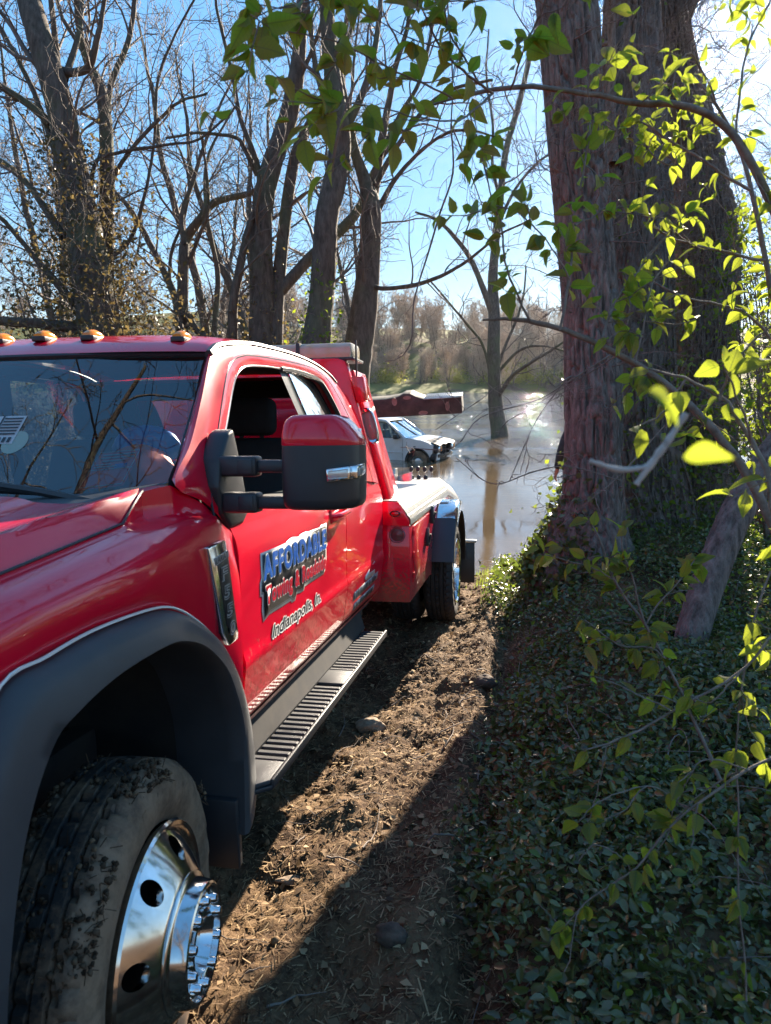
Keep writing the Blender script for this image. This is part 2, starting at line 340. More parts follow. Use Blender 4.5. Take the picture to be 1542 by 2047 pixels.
PATHS={'bare_twigs':[[(1.01,3.27,2.9,0.0076),(0.8,3.3,2.76,0.0066),(0.68,3.36,2.68,0.0067),(0.43,3.38,2.6,0.0057),(0.3,3.32,2.47,0.0045),(0.07,3.43,2.46,0.0035)],
[(1.02,3.18,2.34,0.0076),(0.8,3.19,2.4,0.0065),(0.66,3.26,2.37,0.0067),(0.48,3.29,2.31,0.0056),(0.32,3.35,2.42,0.0045)],
[(0.78,3.25,2.77,0.0054),(0.67,3.31,2.59,0.0056),(0.55,3.25,2.33,0.0044)],[(1.147,3.051,2.589,0.0062),(0.967,3.028,2.385,0.0062),(0.837,2.987,2.287,0.0051),(0.718,3.068,2.144,0.0042)],
[(0.66,3.25,2.69,0.0043),(0.53,3.36,2.75,0.0034),(0.43,3.39,2.68,0.0034),(0.23,3.43,2.54,0.0035)],[(1.02,3.16,2.91,0.0063),(0.89,3.29,2.8,0.0055),(0.54,3.36,2.58,0.0045)]],
'big_limbs':[[(1.58,7.12,6.28,0.0858),(1.31,7.14,6.75,0.0637),(0.93,6.92,7.09,0.0447),(0.52,6.96,7.53,0.0282)],
[(2.56,8.18,6.71,0.0988),(2.78,8.27,7.63,0.0733),(3.06,8.12,8.2,0.0472),(3.27,8.04,8.54,0.0277)],
[(2.13,7.43,4.72,0.061),(2.13,7.6,5.33,0.0473),(2.14,7.7,5.89,0.0378),(2.09,7.72,6.49,0.0327),(1.99,7.86,7.39,0.0209)],
[(3.04,8.54,6.13,0.0683),(3.39,8.58,7.18,0.0515),(3.79,8.59,7.99,0.0354)]],
'big_trunks':[[(1.72,6.09,1.11,0.447),(1.72,6.14,1.38,0.3512),(1.75,6.19,1.61,0.2724),(1.77,6.24,1.9,0.2384),(1.77,6.3,2.24,0.2256),(1.77,6.37,2.57,0.2256),(1.75,6.49,3.2,0.215),
(1.7,6.6,3.83,0.2107),(1.66,6.7,4.33,0.2086),(1.6,6.84,5.08,0.2171),(1.54,7.0,5.92,0.2384),(1.45,7.19,6.96,0.2128),(1.36,7.47,8.43,0.1703),(1.27,7.78,10.1,0.1171)],
[(2.56,7.08,0.93,0.5672),(2.56,7.15,1.32,0.4686),(2.52,7.24,1.81,0.4143),(2.47,7.38,2.53,0.3699),(2.43,7.56,3.5,0.3601),(2.42,7.74,4.47,0.3453),(2.42,7.92,5.44,0.2861),
(2.43,8.11,6.41,0.2516),(2.46,8.34,7.62,0.2269),(2.66,8.65,9.32,0.1924),(2.76,9.02,11.26,0.1233)],
[(3.27,7.58,0.91,0.5007),(3.27,7.67,1.38,0.4216),(3.28,7.79,2.0,0.3478),(3.32,7.98,3.03,0.3426),(3.36,8.18,4.07,0.3373),(3.27,8.32,4.85,0.2846),(3.05,8.52,5.88,0.2214),
(2.95,8.66,6.66,0.2003),(2.87,8.91,7.95,0.1897),(2.79,9.25,9.77,0.1581),(2.79,9.64,11.84,0.1318)],
[(4.24,7.95,1.27,0.3557),(4.35,8.09,1.97,0.2736),(4.48,8.29,3.04,0.2518),(4.62,8.49,4.12,0.2408),(4.7,8.69,5.19,0.2299),(4.76,8.89,6.27,0.2189),(4.76,9.2,7.88,0.2025),
(4.76,9.6,10.04,0.1532)]],
'broken_stick':[[(0.284,0.705,2.762,0.0033),(0.267,0.7,2.737,0.0035),(0.25,0.696,2.714,0.0035),(0.237,0.693,2.696,0.0031)],
[(0.25,0.696,2.713,0.0026),(0.222,0.695,2.71,0.0026),(0.193,0.697,2.718,0.0024)]],
'flooded_tree':[[(5.19,33.34,-0.63,0.4514),(5.14,33.62,0.2,0.3851),(4.97,33.93,1.58,0.3176),(4.9,34.18,3.8,0.2822),(4.91,34.56,5.58,0.2599),(4.86,34.81,6.91,0.226),(4.96,35.12,8.26,0.1811),
(5.18,35.51,10.48,0.1584),(5.45,35.94,12.7,0.1358),(6.1,36.43,14.95,0.1247),(6.57,36.68,17.11,0.1128),(7.09,37.11,19.33,0.1016),(7.43,37.71,22.45,0.0678)],
[(4.86,34.49,5.36,0.1694),(4.38,34.5,6.53,0.1347),(3.79,34.73,7.85,0.1121),(2.99,34.68,8.82,0.0891),(2.23,34.43,9.41,0.0661),(1.3,34.37,9.71,0.0439)],
[(5.0,33.82,1.58,0.1017),(5.55,33.5,2.56,0.0891),(6.12,33.09,3.06,0.0768),(6.9,32.74,3.59,0.0541),(7.65,32.33,4.16,0.0426)],
[(4.95,33.96,2.25,0.0792),(5.33,34.45,3.7,0.0683),(5.94,34.99,5.06,0.0574),(6.33,35.44,6.32,0.0462),(6.51,36.04,7.73,0.035)],
[(4.85,34.03,2.25,0.068),(4.36,34.04,4.02,0.0561),(3.65,33.88,4.88,0.0556),(2.85,33.81,5.73,0.0442),(1.84,33.79,6.79,0.0329)],
[(5.07,35.34,9.37,0.0906),(5.93,36.03,11.02,0.0687),(6.9,36.51,12.21,0.0577),(7.92,37.09,13.02,0.035)],
[(5.19,35.56,10.48,0.0906),(4.88,36.08,12.1,0.0684),(4.91,36.67,13.97,0.0574),(4.61,37.39,16.34,0.0463),(4.76,38.1,18.52,0.035)],
[(5.07,34.07,2.8,0.0679),(5.97,33.63,3.79,0.0555),(6.82,32.94,3.98,0.0435),(7.73,32.18,3.74,0.0319)]],
'fore_shrub':[[(1.173,2.377,1.396,0.014),(1.049,2.472,1.689,0.0116),(0.919,2.502,1.921,0.0097),(0.825,2.569,2.067,0.0081),(0.774,2.605,2.206,0.0063),(0.749,2.658,2.269,0.0046)],
[(0.91,2.476,1.93,0.0079),(0.874,2.498,2.051,0.0061),(0.84,2.523,2.171,0.0053),(0.833,2.545,2.256,0.0044)],
[(1.039,2.45,1.699,0.0079),(0.945,2.46,1.844,0.0061),(0.828,2.482,1.854,0.0053),(0.697,2.47,1.951,0.0044)],
[(0.909,2.473,1.932,0.0061),(1.013,2.537,2.039,0.0053),(1.123,2.606,2.132,0.0045)],[(0.81,2.522,2.081,0.0044),(0.717,2.578,2.121,0.0036),(0.579,2.612,2.149,0.0036)]],
'forked_tree':[[(-3.85,14.3,2.66,0.1332),(-3.86,14.51,3.69,0.1191),(-3.82,14.64,4.89,0.0993),(-3.79,14.82,5.3,0.0953),(-3.5,14.74,5.63,0.0802),(-3.19,14.75,5.95,0.0658),(-2.57,14.89,6.14,0.0474),
(-2.17,14.82,6.36,0.0282)],
[(-3.87,14.33,3.59,0.0848),(-4.02,14.6,4.25,0.0761),(-4.41,14.89,5.0,0.0673),(-4.84,15.04,5.78,0.0529),(-5.25,15.2,6.22,0.0387),(-5.82,15.53,6.53,0.0246)],
[(-3.76,14.42,3.91,0.0755),(-3.55,14.35,3.59,0.0707),(-3.28,14.15,3.32,0.07),(-2.94,13.79,2.67,0.0642)],
[(-3.79,14.68,5.17,0.0567),(-3.88,14.91,5.75,0.0476),(-3.71,15.16,6.44,0.0433),(-3.55,15.37,7.03,0.0387),(-3.32,15.59,7.73,0.0292),(-2.95,15.86,8.54,0.0196)],
[(-3.8,14.7,4.72,0.0476),(-3.48,14.6,5.34,0.0375),(-3.28,14.55,5.77,0.0325),(-3.29,14.63,6.57,0.0277),(-3.38,14.57,7.41,0.0227),(-3.39,14.6,8.17,0.0135)],
[(-3.99,14.58,4.07,0.0429),(-4.11,14.68,4.53,0.0381),(-4.09,14.89,5.11,0.0336),(-3.83,15.01,5.77,0.0288),(-3.82,15.34,6.57,0.0243),(-4.23,15.65,7.48,0.0196)],
[(-3.26,14.09,2.48,0.0611),(-3.27,14.59,3.7,0.0575),(-3.23,14.91,4.56,0.0532),(-3.36,15.09,5.33,0.0437),(-3.55,15.51,6.15,0.0395),(-3.52,15.8,7.06,0.0299),(-3.04,16.2,8.11,0.0202)]],
'hang':[[(0.64,8.91,7.06,0.0081),(0.72,8.7,5.95,0.0081),(0.71,8.63,5.43,0.0081),(0.73,8.56,4.93,0.0108),(0.59,8.46,4.5,0.0108),(0.47,8.38,4.1,0.0108),(0.31,8.3,3.57,0.0081),(0.28,8.19,3.15,0.0081),
(0.16,8.17,2.96,0.0054),(-0.01,8.19,2.92,0.0054)],
[(0.71,8.62,5.43,0.0081),(0.88,8.52,5.0,0.0081),(1.03,8.53,4.64,0.0054),(1.13,8.45,4.32,0.0054)]],
'ivy_tree':[[(-4.49,12.13,2.68,0.4198),(-4.59,12.32,3.32,0.3854),(-4.74,12.46,4.27,0.3438),(-4.96,12.72,5.4,0.2924),(-5.13,12.9,6.35,0.2519),(-5.32,12.98,7.35,0.2254),(-5.6,13.13,8.22,0.2091),
(-5.92,13.49,9.25,0.1957),(-6.15,13.66,10.78,0.1615),(-6.3,13.98,12.52,0.113)],
[(-5.31,13.22,7.65,0.0818),(-5.0,13.02,7.55,0.0725),(-4.77,13.03,7.65,0.0684),(-4.6,12.94,7.99,0.0477),(-4.49,12.97,8.44,0.0356),(-4.33,12.92,9.12,0.0273)],
[(-5.45,12.99,6.79,0.0731),(-5.73,12.93,7.02,0.0645),(-6.1,12.75,7.25,0.0554),(-6.51,12.68,7.46,0.0392),(-7.04,12.57,7.77,0.027)],
[(-5.18,12.52,4.94,0.0724),(-5.86,12.98,5.82,0.0577),(-6.42,13.19,6.26,0.0499),(-7.05,13.35,6.63,0.0377),(-7.78,13.5,6.91,0.0254)],
[(-5.31,12.91,6.13,0.0571),(-5.78,13.25,7.3,0.0453),(-6.31,13.68,8.21,0.0378),(-6.86,14.08,9.07,0.03)],
[(-5.22,13.13,7.48,0.0651),(-5.1,13.62,8.42,0.0459),(-5.12,13.96,9.32,0.038),(-5.14,14.54,10.53,0.0261)],
[(-5.03,12.4,3.88,0.081),(-5.73,12.49,4.74,0.0483),(-6.12,12.41,5.26,0.0357),(-6.57,12.14,5.57,0.0231)],
[(-4.92,12.27,3.51,0.1048),(-5.66,12.13,3.58,0.0875),(-6.13,12.12,3.62,0.0874),(-6.61,11.86,3.69,0.0699)]],
'leaning_tree':[[(-2.14,13.16,2.59,0.2806),(-2.17,13.35,3.28,0.2642),(-2.17,13.5,4.06,0.2423),(-2.17,13.55,4.9,0.2139),(-2.12,13.71,5.76,0.1966),(-1.99,13.93,6.39,0.1893),(-1.73,14.13,7.19,0.1723),
(-1.57,14.13,7.84,0.1445),(-1.48,14.33,8.71,0.1097),(-1.45,14.55,9.76,0.0923),(-1.5,14.83,11.46,0.0614)],
[(-1.92,13.3,3.28,0.1315),(-1.88,13.58,4.4,0.1234),(-1.75,13.89,5.64,0.1153),(-1.64,14.16,6.45,0.1074),(-1.53,14.25,6.81,0.0986),(-1.2,14.47,7.5,0.0857),(-0.98,14.73,8.13,0.0638),
(-0.65,14.84,8.92,0.0454),(-0.38,15.22,10.08,0.0322)],
[(-1.99,13.49,4.06,0.1188),(-1.6,13.62,4.51,0.1103),(-1.21,13.77,4.94,0.1021),(-0.73,14.0,5.39,0.0987),(-0.41,14.11,5.83,0.0809),(-0.19,14.3,6.4,0.0543),(0.26,14.55,7.15,0.0365)],
[(-2.19,13.9,6.14,0.0705),(-2.3,13.76,6.59,0.052),(-2.51,13.81,7.17,0.0431),(-2.62,13.85,7.89,0.0342),(-2.83,14.02,8.82,0.0257),(-2.88,13.99,9.64,0.0169)],
[(-2.26,13.95,6.23,0.053),(-2.44,13.77,6.59,0.0434),(-2.6,13.74,6.79,0.0345),(-3.19,13.72,6.88,0.0258),(-3.78,13.65,6.8,0.0171)],
[(-2.69,13.31,3.28,0.1053),(-2.63,13.3,4.04,0.0868),(-2.42,13.37,5.04,0.0645),(-2.28,13.44,5.54,0.0472),(-2.17,13.39,6.17,0.0297)],
[(-1.73,14.1,7.09,0.0618),(-1.49,14.07,7.81,0.0436),(-1.12,13.9,8.53,0.0341),(-0.93,13.93,9.46,0.0252)]],
'low_shrub':[[(0.72,1.227,2.369,0.0087),(0.682,1.294,2.578,0.0071),(0.664,1.35,2.679,0.0059),(0.617,1.378,2.75,0.0046),(0.559,1.404,2.786,0.0037),(0.503,1.431,2.805,0.0028)],
[(0.587,1.312,2.753,0.0035),(0.594,1.299,2.804,0.0026),(0.643,1.289,2.871,0.0025),(0.657,1.271,2.886,0.0021)],
[(0.55,1.38,2.787,0.0028),(0.505,1.37,2.723,0.0023),(0.465,1.358,2.706,0.0018)],[(0.645,1.31,2.683,0.0035),(0.6,1.285,2.762,0.0026),(0.561,1.265,2.813,0.0021)]],
'mid_branch':[[(0.249,1.957,2.933,0.0038),(0.307,1.958,2.938,0.0058),(0.373,1.967,2.931,0.0084),(0.457,1.993,2.91,0.0098),(0.564,1.995,2.871,0.0112),(0.664,2.008,2.826,0.012),
(0.759,2.001,2.761,0.0133),(0.859,1.968,2.664,0.0146),(0.969,1.949,2.519,0.016),(1.082,1.915,2.268,0.0187),(1.127,1.86,1.936,0.0215)],
[(0.363,1.915,2.927,0.0044),(0.309,1.914,3.026,0.0037),(0.287,1.912,3.144,0.0031),(0.249,1.874,3.216,0.0024),(0.225,1.894,3.322,0.0018)],
[(0.434,1.894,2.904,0.0044),(0.465,1.943,3.03,0.0044),(0.486,2.002,3.172,0.0038),(0.504,2.02,3.297,0.0038),(0.522,2.058,3.391,0.0032),(0.543,2.124,3.472,0.0027)],
[(0.459,1.917,3.026,0.0031),(0.39,1.903,3.119,0.0024),(0.325,1.888,3.174,0.0024),(0.254,1.861,3.191,0.0018)],
[(0.545,1.926,2.869,0.0044),(0.595,1.987,2.985,0.0039),(0.67,2.031,3.065,0.0033),(0.746,2.077,3.161,0.0027),(0.818,2.104,3.229,0.0027)],
[(0.475,1.954,3.163,0.0031),(0.556,2.03,3.214,0.0026),(0.623,2.061,3.233,0.002)],
[(0.641,1.94,2.825,0.0039),(0.673,1.977,2.934,0.0032),(0.7,2.032,3.015,0.0026),(0.771,2.098,3.1,0.0027)]],
'near_shrub':[[(0.861,1.477,2.336,0.0073),(0.741,1.459,2.189,0.0063),(0.6,1.456,2.101,0.0058),(0.495,1.448,2.043,0.0048),(0.421,1.44,2.018,0.0032)],
[(0.883,1.392,2.066,0.0081),(0.732,1.364,2.016,0.0065),(0.616,1.359,1.931,0.0056),(0.492,1.329,1.817,0.0045),(0.405,1.33,1.749,0.003),(0.334,1.316,1.668,0.002)],
[(0.713,1.404,2.212,0.004),(0.653,1.394,2.152,0.003),(0.622,1.416,2.153,0.0026)],[(0.589,1.429,2.114,0.0036),(0.503,1.491,2.142,0.0027),(0.457,1.522,2.151,0.0027)],
[(0.497,1.453,2.04,0.0037),(0.463,1.442,2.017,0.0026),(0.46,1.452,1.942,0.0021),(0.443,1.452,1.847,0.0022)],
[(0.619,1.367,1.926,0.0041),(0.543,1.389,1.968,0.0031),(0.437,1.373,1.944,0.0025),(0.392,1.351,1.913,0.002)],
[(0.5,1.353,1.8,0.0036),(0.455,1.347,1.849,0.0025),(0.426,1.353,1.856,0.002),(0.397,1.352,1.823,0.002)],[(0.729,1.359,2.019,0.0045),(0.683,1.384,1.983,0.0036),(0.589,1.365,1.905,0.0031)],
[(0.853,1.557,2.423,0.0049),(0.789,1.522,2.231,0.0049),(0.766,1.486,2.052,0.0043),(0.758,1.426,1.793,0.0043),(0.778,1.378,1.466,0.0049)],
[(0.73,1.36,2.018,0.0035),(0.642,1.39,2.023,0.0031),(0.592,1.382,1.893,0.0021)]],
'pale_trunk_tree':[[(-0.54,12.77,2.42,0.2984),(-0.47,12.89,3.18,0.2725),(-0.35,13.02,4.01,0.2379),(-0.28,13.16,4.68,0.2125),(-0.24,13.25,5.26,0.1953),(-0.25,13.3,5.63,0.1738),(-0.39,13.45,6.11,0.1065),
(-0.56,13.52,6.64,0.0892),(-0.69,13.71,7.33,0.0683),(-0.84,13.76,8.09,0.0509),(-0.95,14.05,9.06,0.0342)],
[(-0.25,13.38,5.61,0.1109),(-0.18,13.55,5.97,0.099),(-0.1,13.73,6.58,0.0821),(0.03,13.93,7.29,0.0652),(0.15,14.08,7.98,0.0522),(0.38,14.21,8.82,0.0391),(0.52,14.61,9.94,0.0264)],
[(-0.18,13.34,5.92,0.0593),(0.16,13.34,6.48,0.0462),(0.66,13.41,7.12,0.0376),(1.11,13.31,7.39,0.0289),(1.71,13.17,7.46,0.0204)],
[(-0.22,13.39,5.37,0.06),(0.24,13.26,6.1,0.0378),(0.81,13.09,6.56,0.0288),(1.28,12.88,6.61,0.0202),(1.84,12.76,6.39,0.012)],
[(-0.09,13.5,6.44,0.0511),(0.25,13.83,7.17,0.0389),(0.6,13.98,7.78,0.0346),(0.79,14.25,8.68,0.0305),(0.97,14.65,9.81,0.0221)],
[(-0.31,13.15,4.35,0.0512),(-0.05,12.84,4.18,0.0418),(0.65,12.72,4.26,0.0372),(1.29,12.58,4.51,0.0285),(1.83,12.43,4.87,0.02),(2.27,12.26,5.04,0.0118)]],
'right_shrub':[[(1.336,2.38,2.555,0.0161),(1.297,2.489,2.873,0.0131),(1.256,2.562,3.166,0.0116),(1.199,2.588,3.39,0.0099),(1.173,2.672,3.567,0.0084),(1.104,2.69,3.697,0.0067),
(1.05,2.742,3.792,0.0051)],
[(1.187,2.562,3.384,0.0073),(1.06,2.584,3.466,0.0057),(0.945,2.643,3.559,0.005),(0.87,2.678,3.616,0.0042),(0.813,2.715,3.643,0.0034)],
[(1.129,2.571,3.538,0.0057),(1.171,2.659,3.717,0.005),(1.224,2.735,3.898,0.0042),(1.303,2.784,4.041,0.0042)],
[(1.046,2.731,3.789,0.0034),(0.888,2.669,3.551,0.0034),(0.978,2.673,3.489,0.0034),(0.891,2.695,3.637,0.0025)],
[(1.235,2.519,3.16,0.0073),(1.057,2.488,3.186,0.0056),(0.882,2.457,3.227,0.0047),(0.787,2.423,3.309,0.0039)],
[(1.283,2.462,2.872,0.0073),(1.136,2.451,2.997,0.0056),(0.955,2.403,3.024,0.0047),(0.828,2.41,3.085,0.0039)],
[(1.071,2.612,3.671,0.0041),(0.961,2.561,3.785,0.0032),(0.875,2.524,3.685,0.0023)]],
'slanted_trunk':[[(1.71,4.07,0.91,0.1087),(1.78,4.17,1.07,0.0925),(1.87,4.28,1.3,0.0909),(2.0,4.4,1.58,0.0922),(2.17,4.53,1.9,0.0936),(2.37,4.65,2.18,0.0918),(2.69,4.79,2.56,0.0834),
(3.09,4.96,3.1,0.0749),(3.56,5.17,3.85,0.0627),(4.08,5.4,4.76,0.0468)]],
'top_arch':[[(0.101,2.058,3.469,0.0039),(0.174,2.084,3.499,0.0058),(0.274,2.113,3.528,0.0079),(0.376,2.097,3.528,0.0085),(0.457,2.108,3.527,0.0092),(0.573,2.148,3.529,0.0093),
(0.687,2.167,3.519,0.0115),(0.767,2.164,3.518,0.0128),(0.852,2.17,3.496,0.0135),(0.934,2.188,3.456,0.0144),(0.995,2.163,3.371,0.015),(1.059,2.161,3.267,0.0165),(1.119,2.141,3.106,0.018),
(1.191,2.125,2.862,0.0196),(1.235,2.063,2.517,0.0225),(1.255,1.981,2.03,0.0254)],
[(0.273,2.053,3.501,0.0051),(0.196,1.991,3.521,0.0043),(0.127,1.892,3.543,0.0035),(0.083,1.843,3.601,0.0028),(0.052,1.759,3.622,0.0021)],
[(0.274,2.06,3.503,0.0045),(0.192,1.928,3.404,0.0036),(0.129,1.805,3.36,0.0028),(-0.001,1.7,3.352,0.0021),(-0.129,1.585,3.324,0.002),(-0.197,1.497,3.299,0.0014)],
[(0.239,2.043,3.516,0.0038),(0.15,1.894,3.581,0.0029),(0.127,1.754,3.61,0.0021)],
[(0.162,1.947,3.453,0.0036),(0.033,1.841,3.466,0.0028),(-0.094,1.688,3.468,0.0021),(-0.206,1.594,3.457,0.0015),(-0.238,1.438,3.417,0.0013)],
[(0.053,1.793,3.658,0.0027),(-0.084,1.705,3.578,0.0021),(-0.211,1.642,3.523,0.0015),(-0.278,1.567,3.49,0.0014)],
[(0.317,2.049,3.509,0.0038),(0.329,1.919,3.56,0.0029),(0.35,1.802,3.603,0.0022),(0.332,1.671,3.599,0.002)],
[(0.125,1.863,3.532,0.0023),(0.021,1.775,3.532,0.0016),(-0.073,1.684,3.541,0.0015)]],
'twisted_tree':[[(-4.68,12.82,2.68,0.1876),(-4.72,12.89,3.34,0.1613),(-4.75,13.21,4.85,0.1362),(-4.73,13.42,6.1,0.1233),(-4.76,13.59,7.02,0.1062),(-4.87,13.74,7.6,0.0895),(-5.04,13.8,7.94,0.0767),
(-5.23,13.97,8.56,0.0556),(-5.3,14.12,9.55,0.0427),(-5.4,14.42,10.92,0.03)],
[(-4.79,13.7,7.09,0.0642),(-4.72,13.96,7.77,0.0519),(-4.43,14.14,8.55,0.0477),(-4.31,14.32,9.49,0.039),(-4.34,14.84,11.0,0.0265)],
[(-4.79,13.46,5.71,0.0515),(-4.5,13.43,6.26,0.0382),(-3.93,13.33,6.78,0.0334),(-3.41,13.3,7.16,0.0249),(-2.86,13.09,7.24,0.0163)],
[(-4.89,13.79,7.6,0.0599),(-5.22,14.09,8.22,0.0434),(-5.73,14.43,9.07,0.0352),(-5.99,14.82,10.13,0.0268)],
[(-4.76,13.21,4.69,0.0512),(-4.34,13.22,5.02,0.0383),(-4.04,13.19,5.73,0.0294),(-3.87,13.37,6.64,0.0252),(-3.77,13.44,7.59,0.025),(-3.4,13.49,8.37,0.0207),(-3.01,13.56,8.99,0.0165)],
[(-4.76,13.17,4.36,0.0598),(-4.99,13.31,5.36,0.0383),(-4.86,13.23,6.21,0.0334),(-4.46,13.32,6.43,0.0294),(-3.65,13.15,6.5,0.0248),(-3.09,13.25,6.64,0.0208),(-2.47,13.18,7.08,0.0164)]],
'vine_tree':[[(-1.21,12.21,2.52,0.2768),(-1.13,12.32,3.24,0.2518),(-1.03,12.48,3.96,0.2198),(-0.98,12.55,4.75,0.2104),(-0.94,12.62,5.3,0.2017),(-0.83,12.74,5.78,0.1941),(-0.74,12.93,6.36,0.1872),
(-0.76,12.93,6.81,0.1738),(-0.86,13.08,7.53,0.1456),(-0.94,13.22,8.25,0.1215),(-1.0,13.4,9.21,0.1053),(-1.06,13.7,10.8,0.0688)],
[(-0.66,13.01,6.69,0.0815),(-0.42,13.1,7.17,0.0652),(-0.21,13.33,7.85,0.0535),(-0.09,13.79,8.79,0.042),(-0.05,14.11,9.85,0.0297)],
[(-0.84,13.05,6.85,0.0571),(-1.05,12.88,7.32,0.0479),(-1.2,12.93,8.06,0.0397),(-1.26,12.93,8.99,0.0274)],[(-0.9,13.08,7.68,0.0565),(-0.65,13.0,8.16,0.0438),(-0.55,12.92,8.98,0.0312)]]}
# ------------------------------------------------------------------ truck frame (used by the ground ruts too)
TO = np.array([-0.524, 1.524, 1.489])
ta = np.array([.1986, 1.0013, -.0862]); ta /= np.linalg.norm(ta)
l0 = np.cross(ta, [0, 0, 1]); l0 /= np.linalg.norm(l0); n0 = np.cross(l0, ta)
tl = l0 * math.cos(rad(1.5)) + n0 * math.sin(rad(1.5)); tn = np.cross(tl, ta)
TM = Matrix(((tl[0], ta[0], tn[0], TO[0]), (tl[1], ta[1], tn[1], TO[1]), (tl[2], ta[2], tn[2], TO[2]), (0, 0, 0, 1)))
ga = np.array([.1945, .981]); gl = np.array([.981, -.1945])       # truck axes on the plan

# ------------------------------------------------------------------ ground: one sheet from the mud at our feet down under the river
def shore_y(x):
    return 10.6 + .55 * np.clip(x - 1.2, -1, 3) + 6.5 * sstep(-.6, -4.5, x) + .35 * (vnoise(x * .9, 3., 5) - .5)
def ground_base(x, y):
    dx = x - TO[0]; dy = y - TO[1]
    s = dx * ga[0] + dy * ga[1]; q = dx * gl[0] + dy * gl[1]
    plane = 1.489 - .408 - .0862 * s * .985 + .026 * np.clip(q, -3, 1)
    plane = plane + .105 * sstep(2.6, 4.1, s) * sstep(7.5, 6, s)
    plane = np.maximum(plane, .25 + 0 * plane)
    bank = 1.16 - .02 * np.clip(y - 3, 0, 9) + .25 * np.exp(-((y - 6.4) / 1.5) ** 2 - ((x - 2.5) / 1.3) ** 2)
    k = sstep(.42, 1.5, q + .12 * (vnoise(x * 1.3, y * 1.3, 3) - .5))
    z = plane * (1 - k) + np.maximum(bank, plane) * k
    sy = shore_y(x)
    z = z - (z + .9) * sstep(-2.6, 1.6, y - sy) * 1.0
    # beyond: river bed, then the far bank and its hill
    bankline = 108 + .36 * (x - 8) * (x > 8) + 3 * fbm(x / 22, 0 * x, 8)
    z = z + (.9 + 1.1) * sstep(-3, 3, y - bankline) + 12.5 * sstep(10, 55, y - bankline) * (1 + .35 * fbm(x / 40, y / 40, 9))
    z = z + 1.2 * sstep(30, 70, np.abs(x)) * (y < 90) * sstep(12, 0, y)
    return z, s, q
def ground_z(x, y, fine=True):
    x = np.asarray(x, float); y = np.asarray(y, float)
    z, s, q = ground_base(x, y)
    near = (y < 14) & (np.abs(x) < 9)
    mud = sstep(1.0, .3, q) * sstep(-4, -2.4, q)
    rut = -.06 * np.exp(-((q + .12) / .17) ** 2) - .10 * np.exp(-((q - .68) / .08) ** 2) + .05 * np.exp(-((q - .52) / .09) ** 2) - .05 * np.exp(-((q - .28) / .09) ** 2) * .4
    d = .055 * fbm(x * 2.2, y * 2.2, 1, 3) + mud * (.045 * fbm(x * 7, y * 7, 2, 4) + .026 * np.abs(fbm(x * 22, y * 22, 4, 3)))
    d = d + rut * (.6 + .8 * vnoise(s * 3, q * 2, 6)) * (y < 12)
    return np.where(near, z + d, z + .1 * fbm(x / 6, y / 6, 12))
def axis(a, dense0, dense1, step, b, grow=1.13):
    c = [dense0]
    st = step
    while c[0] > a: st *= grow; c.insert(0, c[0] - st)
    while c[-1] < dense1: c.append(c[-1] + step)
    st = step
    while c[-1] < b: st *= grow; c.append(c[-1] + st)
    return np.array(c)
gx = axis(-700, -1.3, 3.6, .0155, 700); gy = axis(-300, 1.0, 7.6, .0185, 1400)
X, Y = np.meshgrid(gx, gy, indexing='ij')
mb = MB(); mb.grid(np.stack([X, Y, ground_z(X, Y)], -1), flip=False)
def ground_mat():
    m, n, p = nodes('mud_ground'); co = N(n, 'ShaderNodeTexCoord')
    t1 = noise_(n, 1.6, 5, .6); t2 = noise_(n, 16, 6, .7); t3 = noise_(n, 90, 4, .7)
    a = N(n, 'ShaderNodeMath', operation='MULTIPLY_ADD'); n.links.new(t2.outputs[0], a.inputs[0]); a.inputs[1].default_value = .8; n.links.new(t1.outputs[0], a.inputs[2])
    r = ramp(n, a.outputs[0], [(.62, (.022, .013, .008)), (.84, (.072, .042, .025)), (1.05, (.15, .095, .052))])
    f3 = ramp(n, t3.outputs[0], [(.5, (0, 0, 0)), (.62, (.4, .4, .4))])
    c = mix(n, f3.outputs[0], r.outputs[0], (.22, .14, .075))
    # grass and leaf litter on the far bank
    sp = N(n, 'ShaderNodeSeparateXYZ'); n.links.new(co.outputs['Object'], sp.inputs[0])
    fb = N(n, 'ShaderNodeMapRange'); fb.inputs[1].default_value = 90; fb.inputs[2].default_value = 100; n.links.new(sp.outputs[1], fb.inputs[0])
    t4 = noise_(n, .12, 5, .6); r4 = ramp(n, t4.outputs[0], [(.4, (.09, .065, .045)), (.47, (.13, .14, .04)), (.58, (.12, .12, .04)), (.66, (.11, .08, .058))])
    c = mix(n, fb.outputs[0], c, r4.outputs[0])
    n.links.new(c, p.inputs['Base Color']); p.inputs['Roughness'].default_value = .9; p.inputs['Specular IOR Level'].default_value = .1
    b2 = N(n, 'ShaderNodeMath', operation='MULTIPLY_ADD'); n.links.new(t3.outputs[0], b2.inputs[0]); b2.inputs[1].default_value = .4; n.links.new(t2.outputs[0], b2.inputs[2])
    bump(n, p, b2.outputs[0], .8, .02); return m
tag(mb.build('ground', ground_mat(), ang=180), kind='structure')

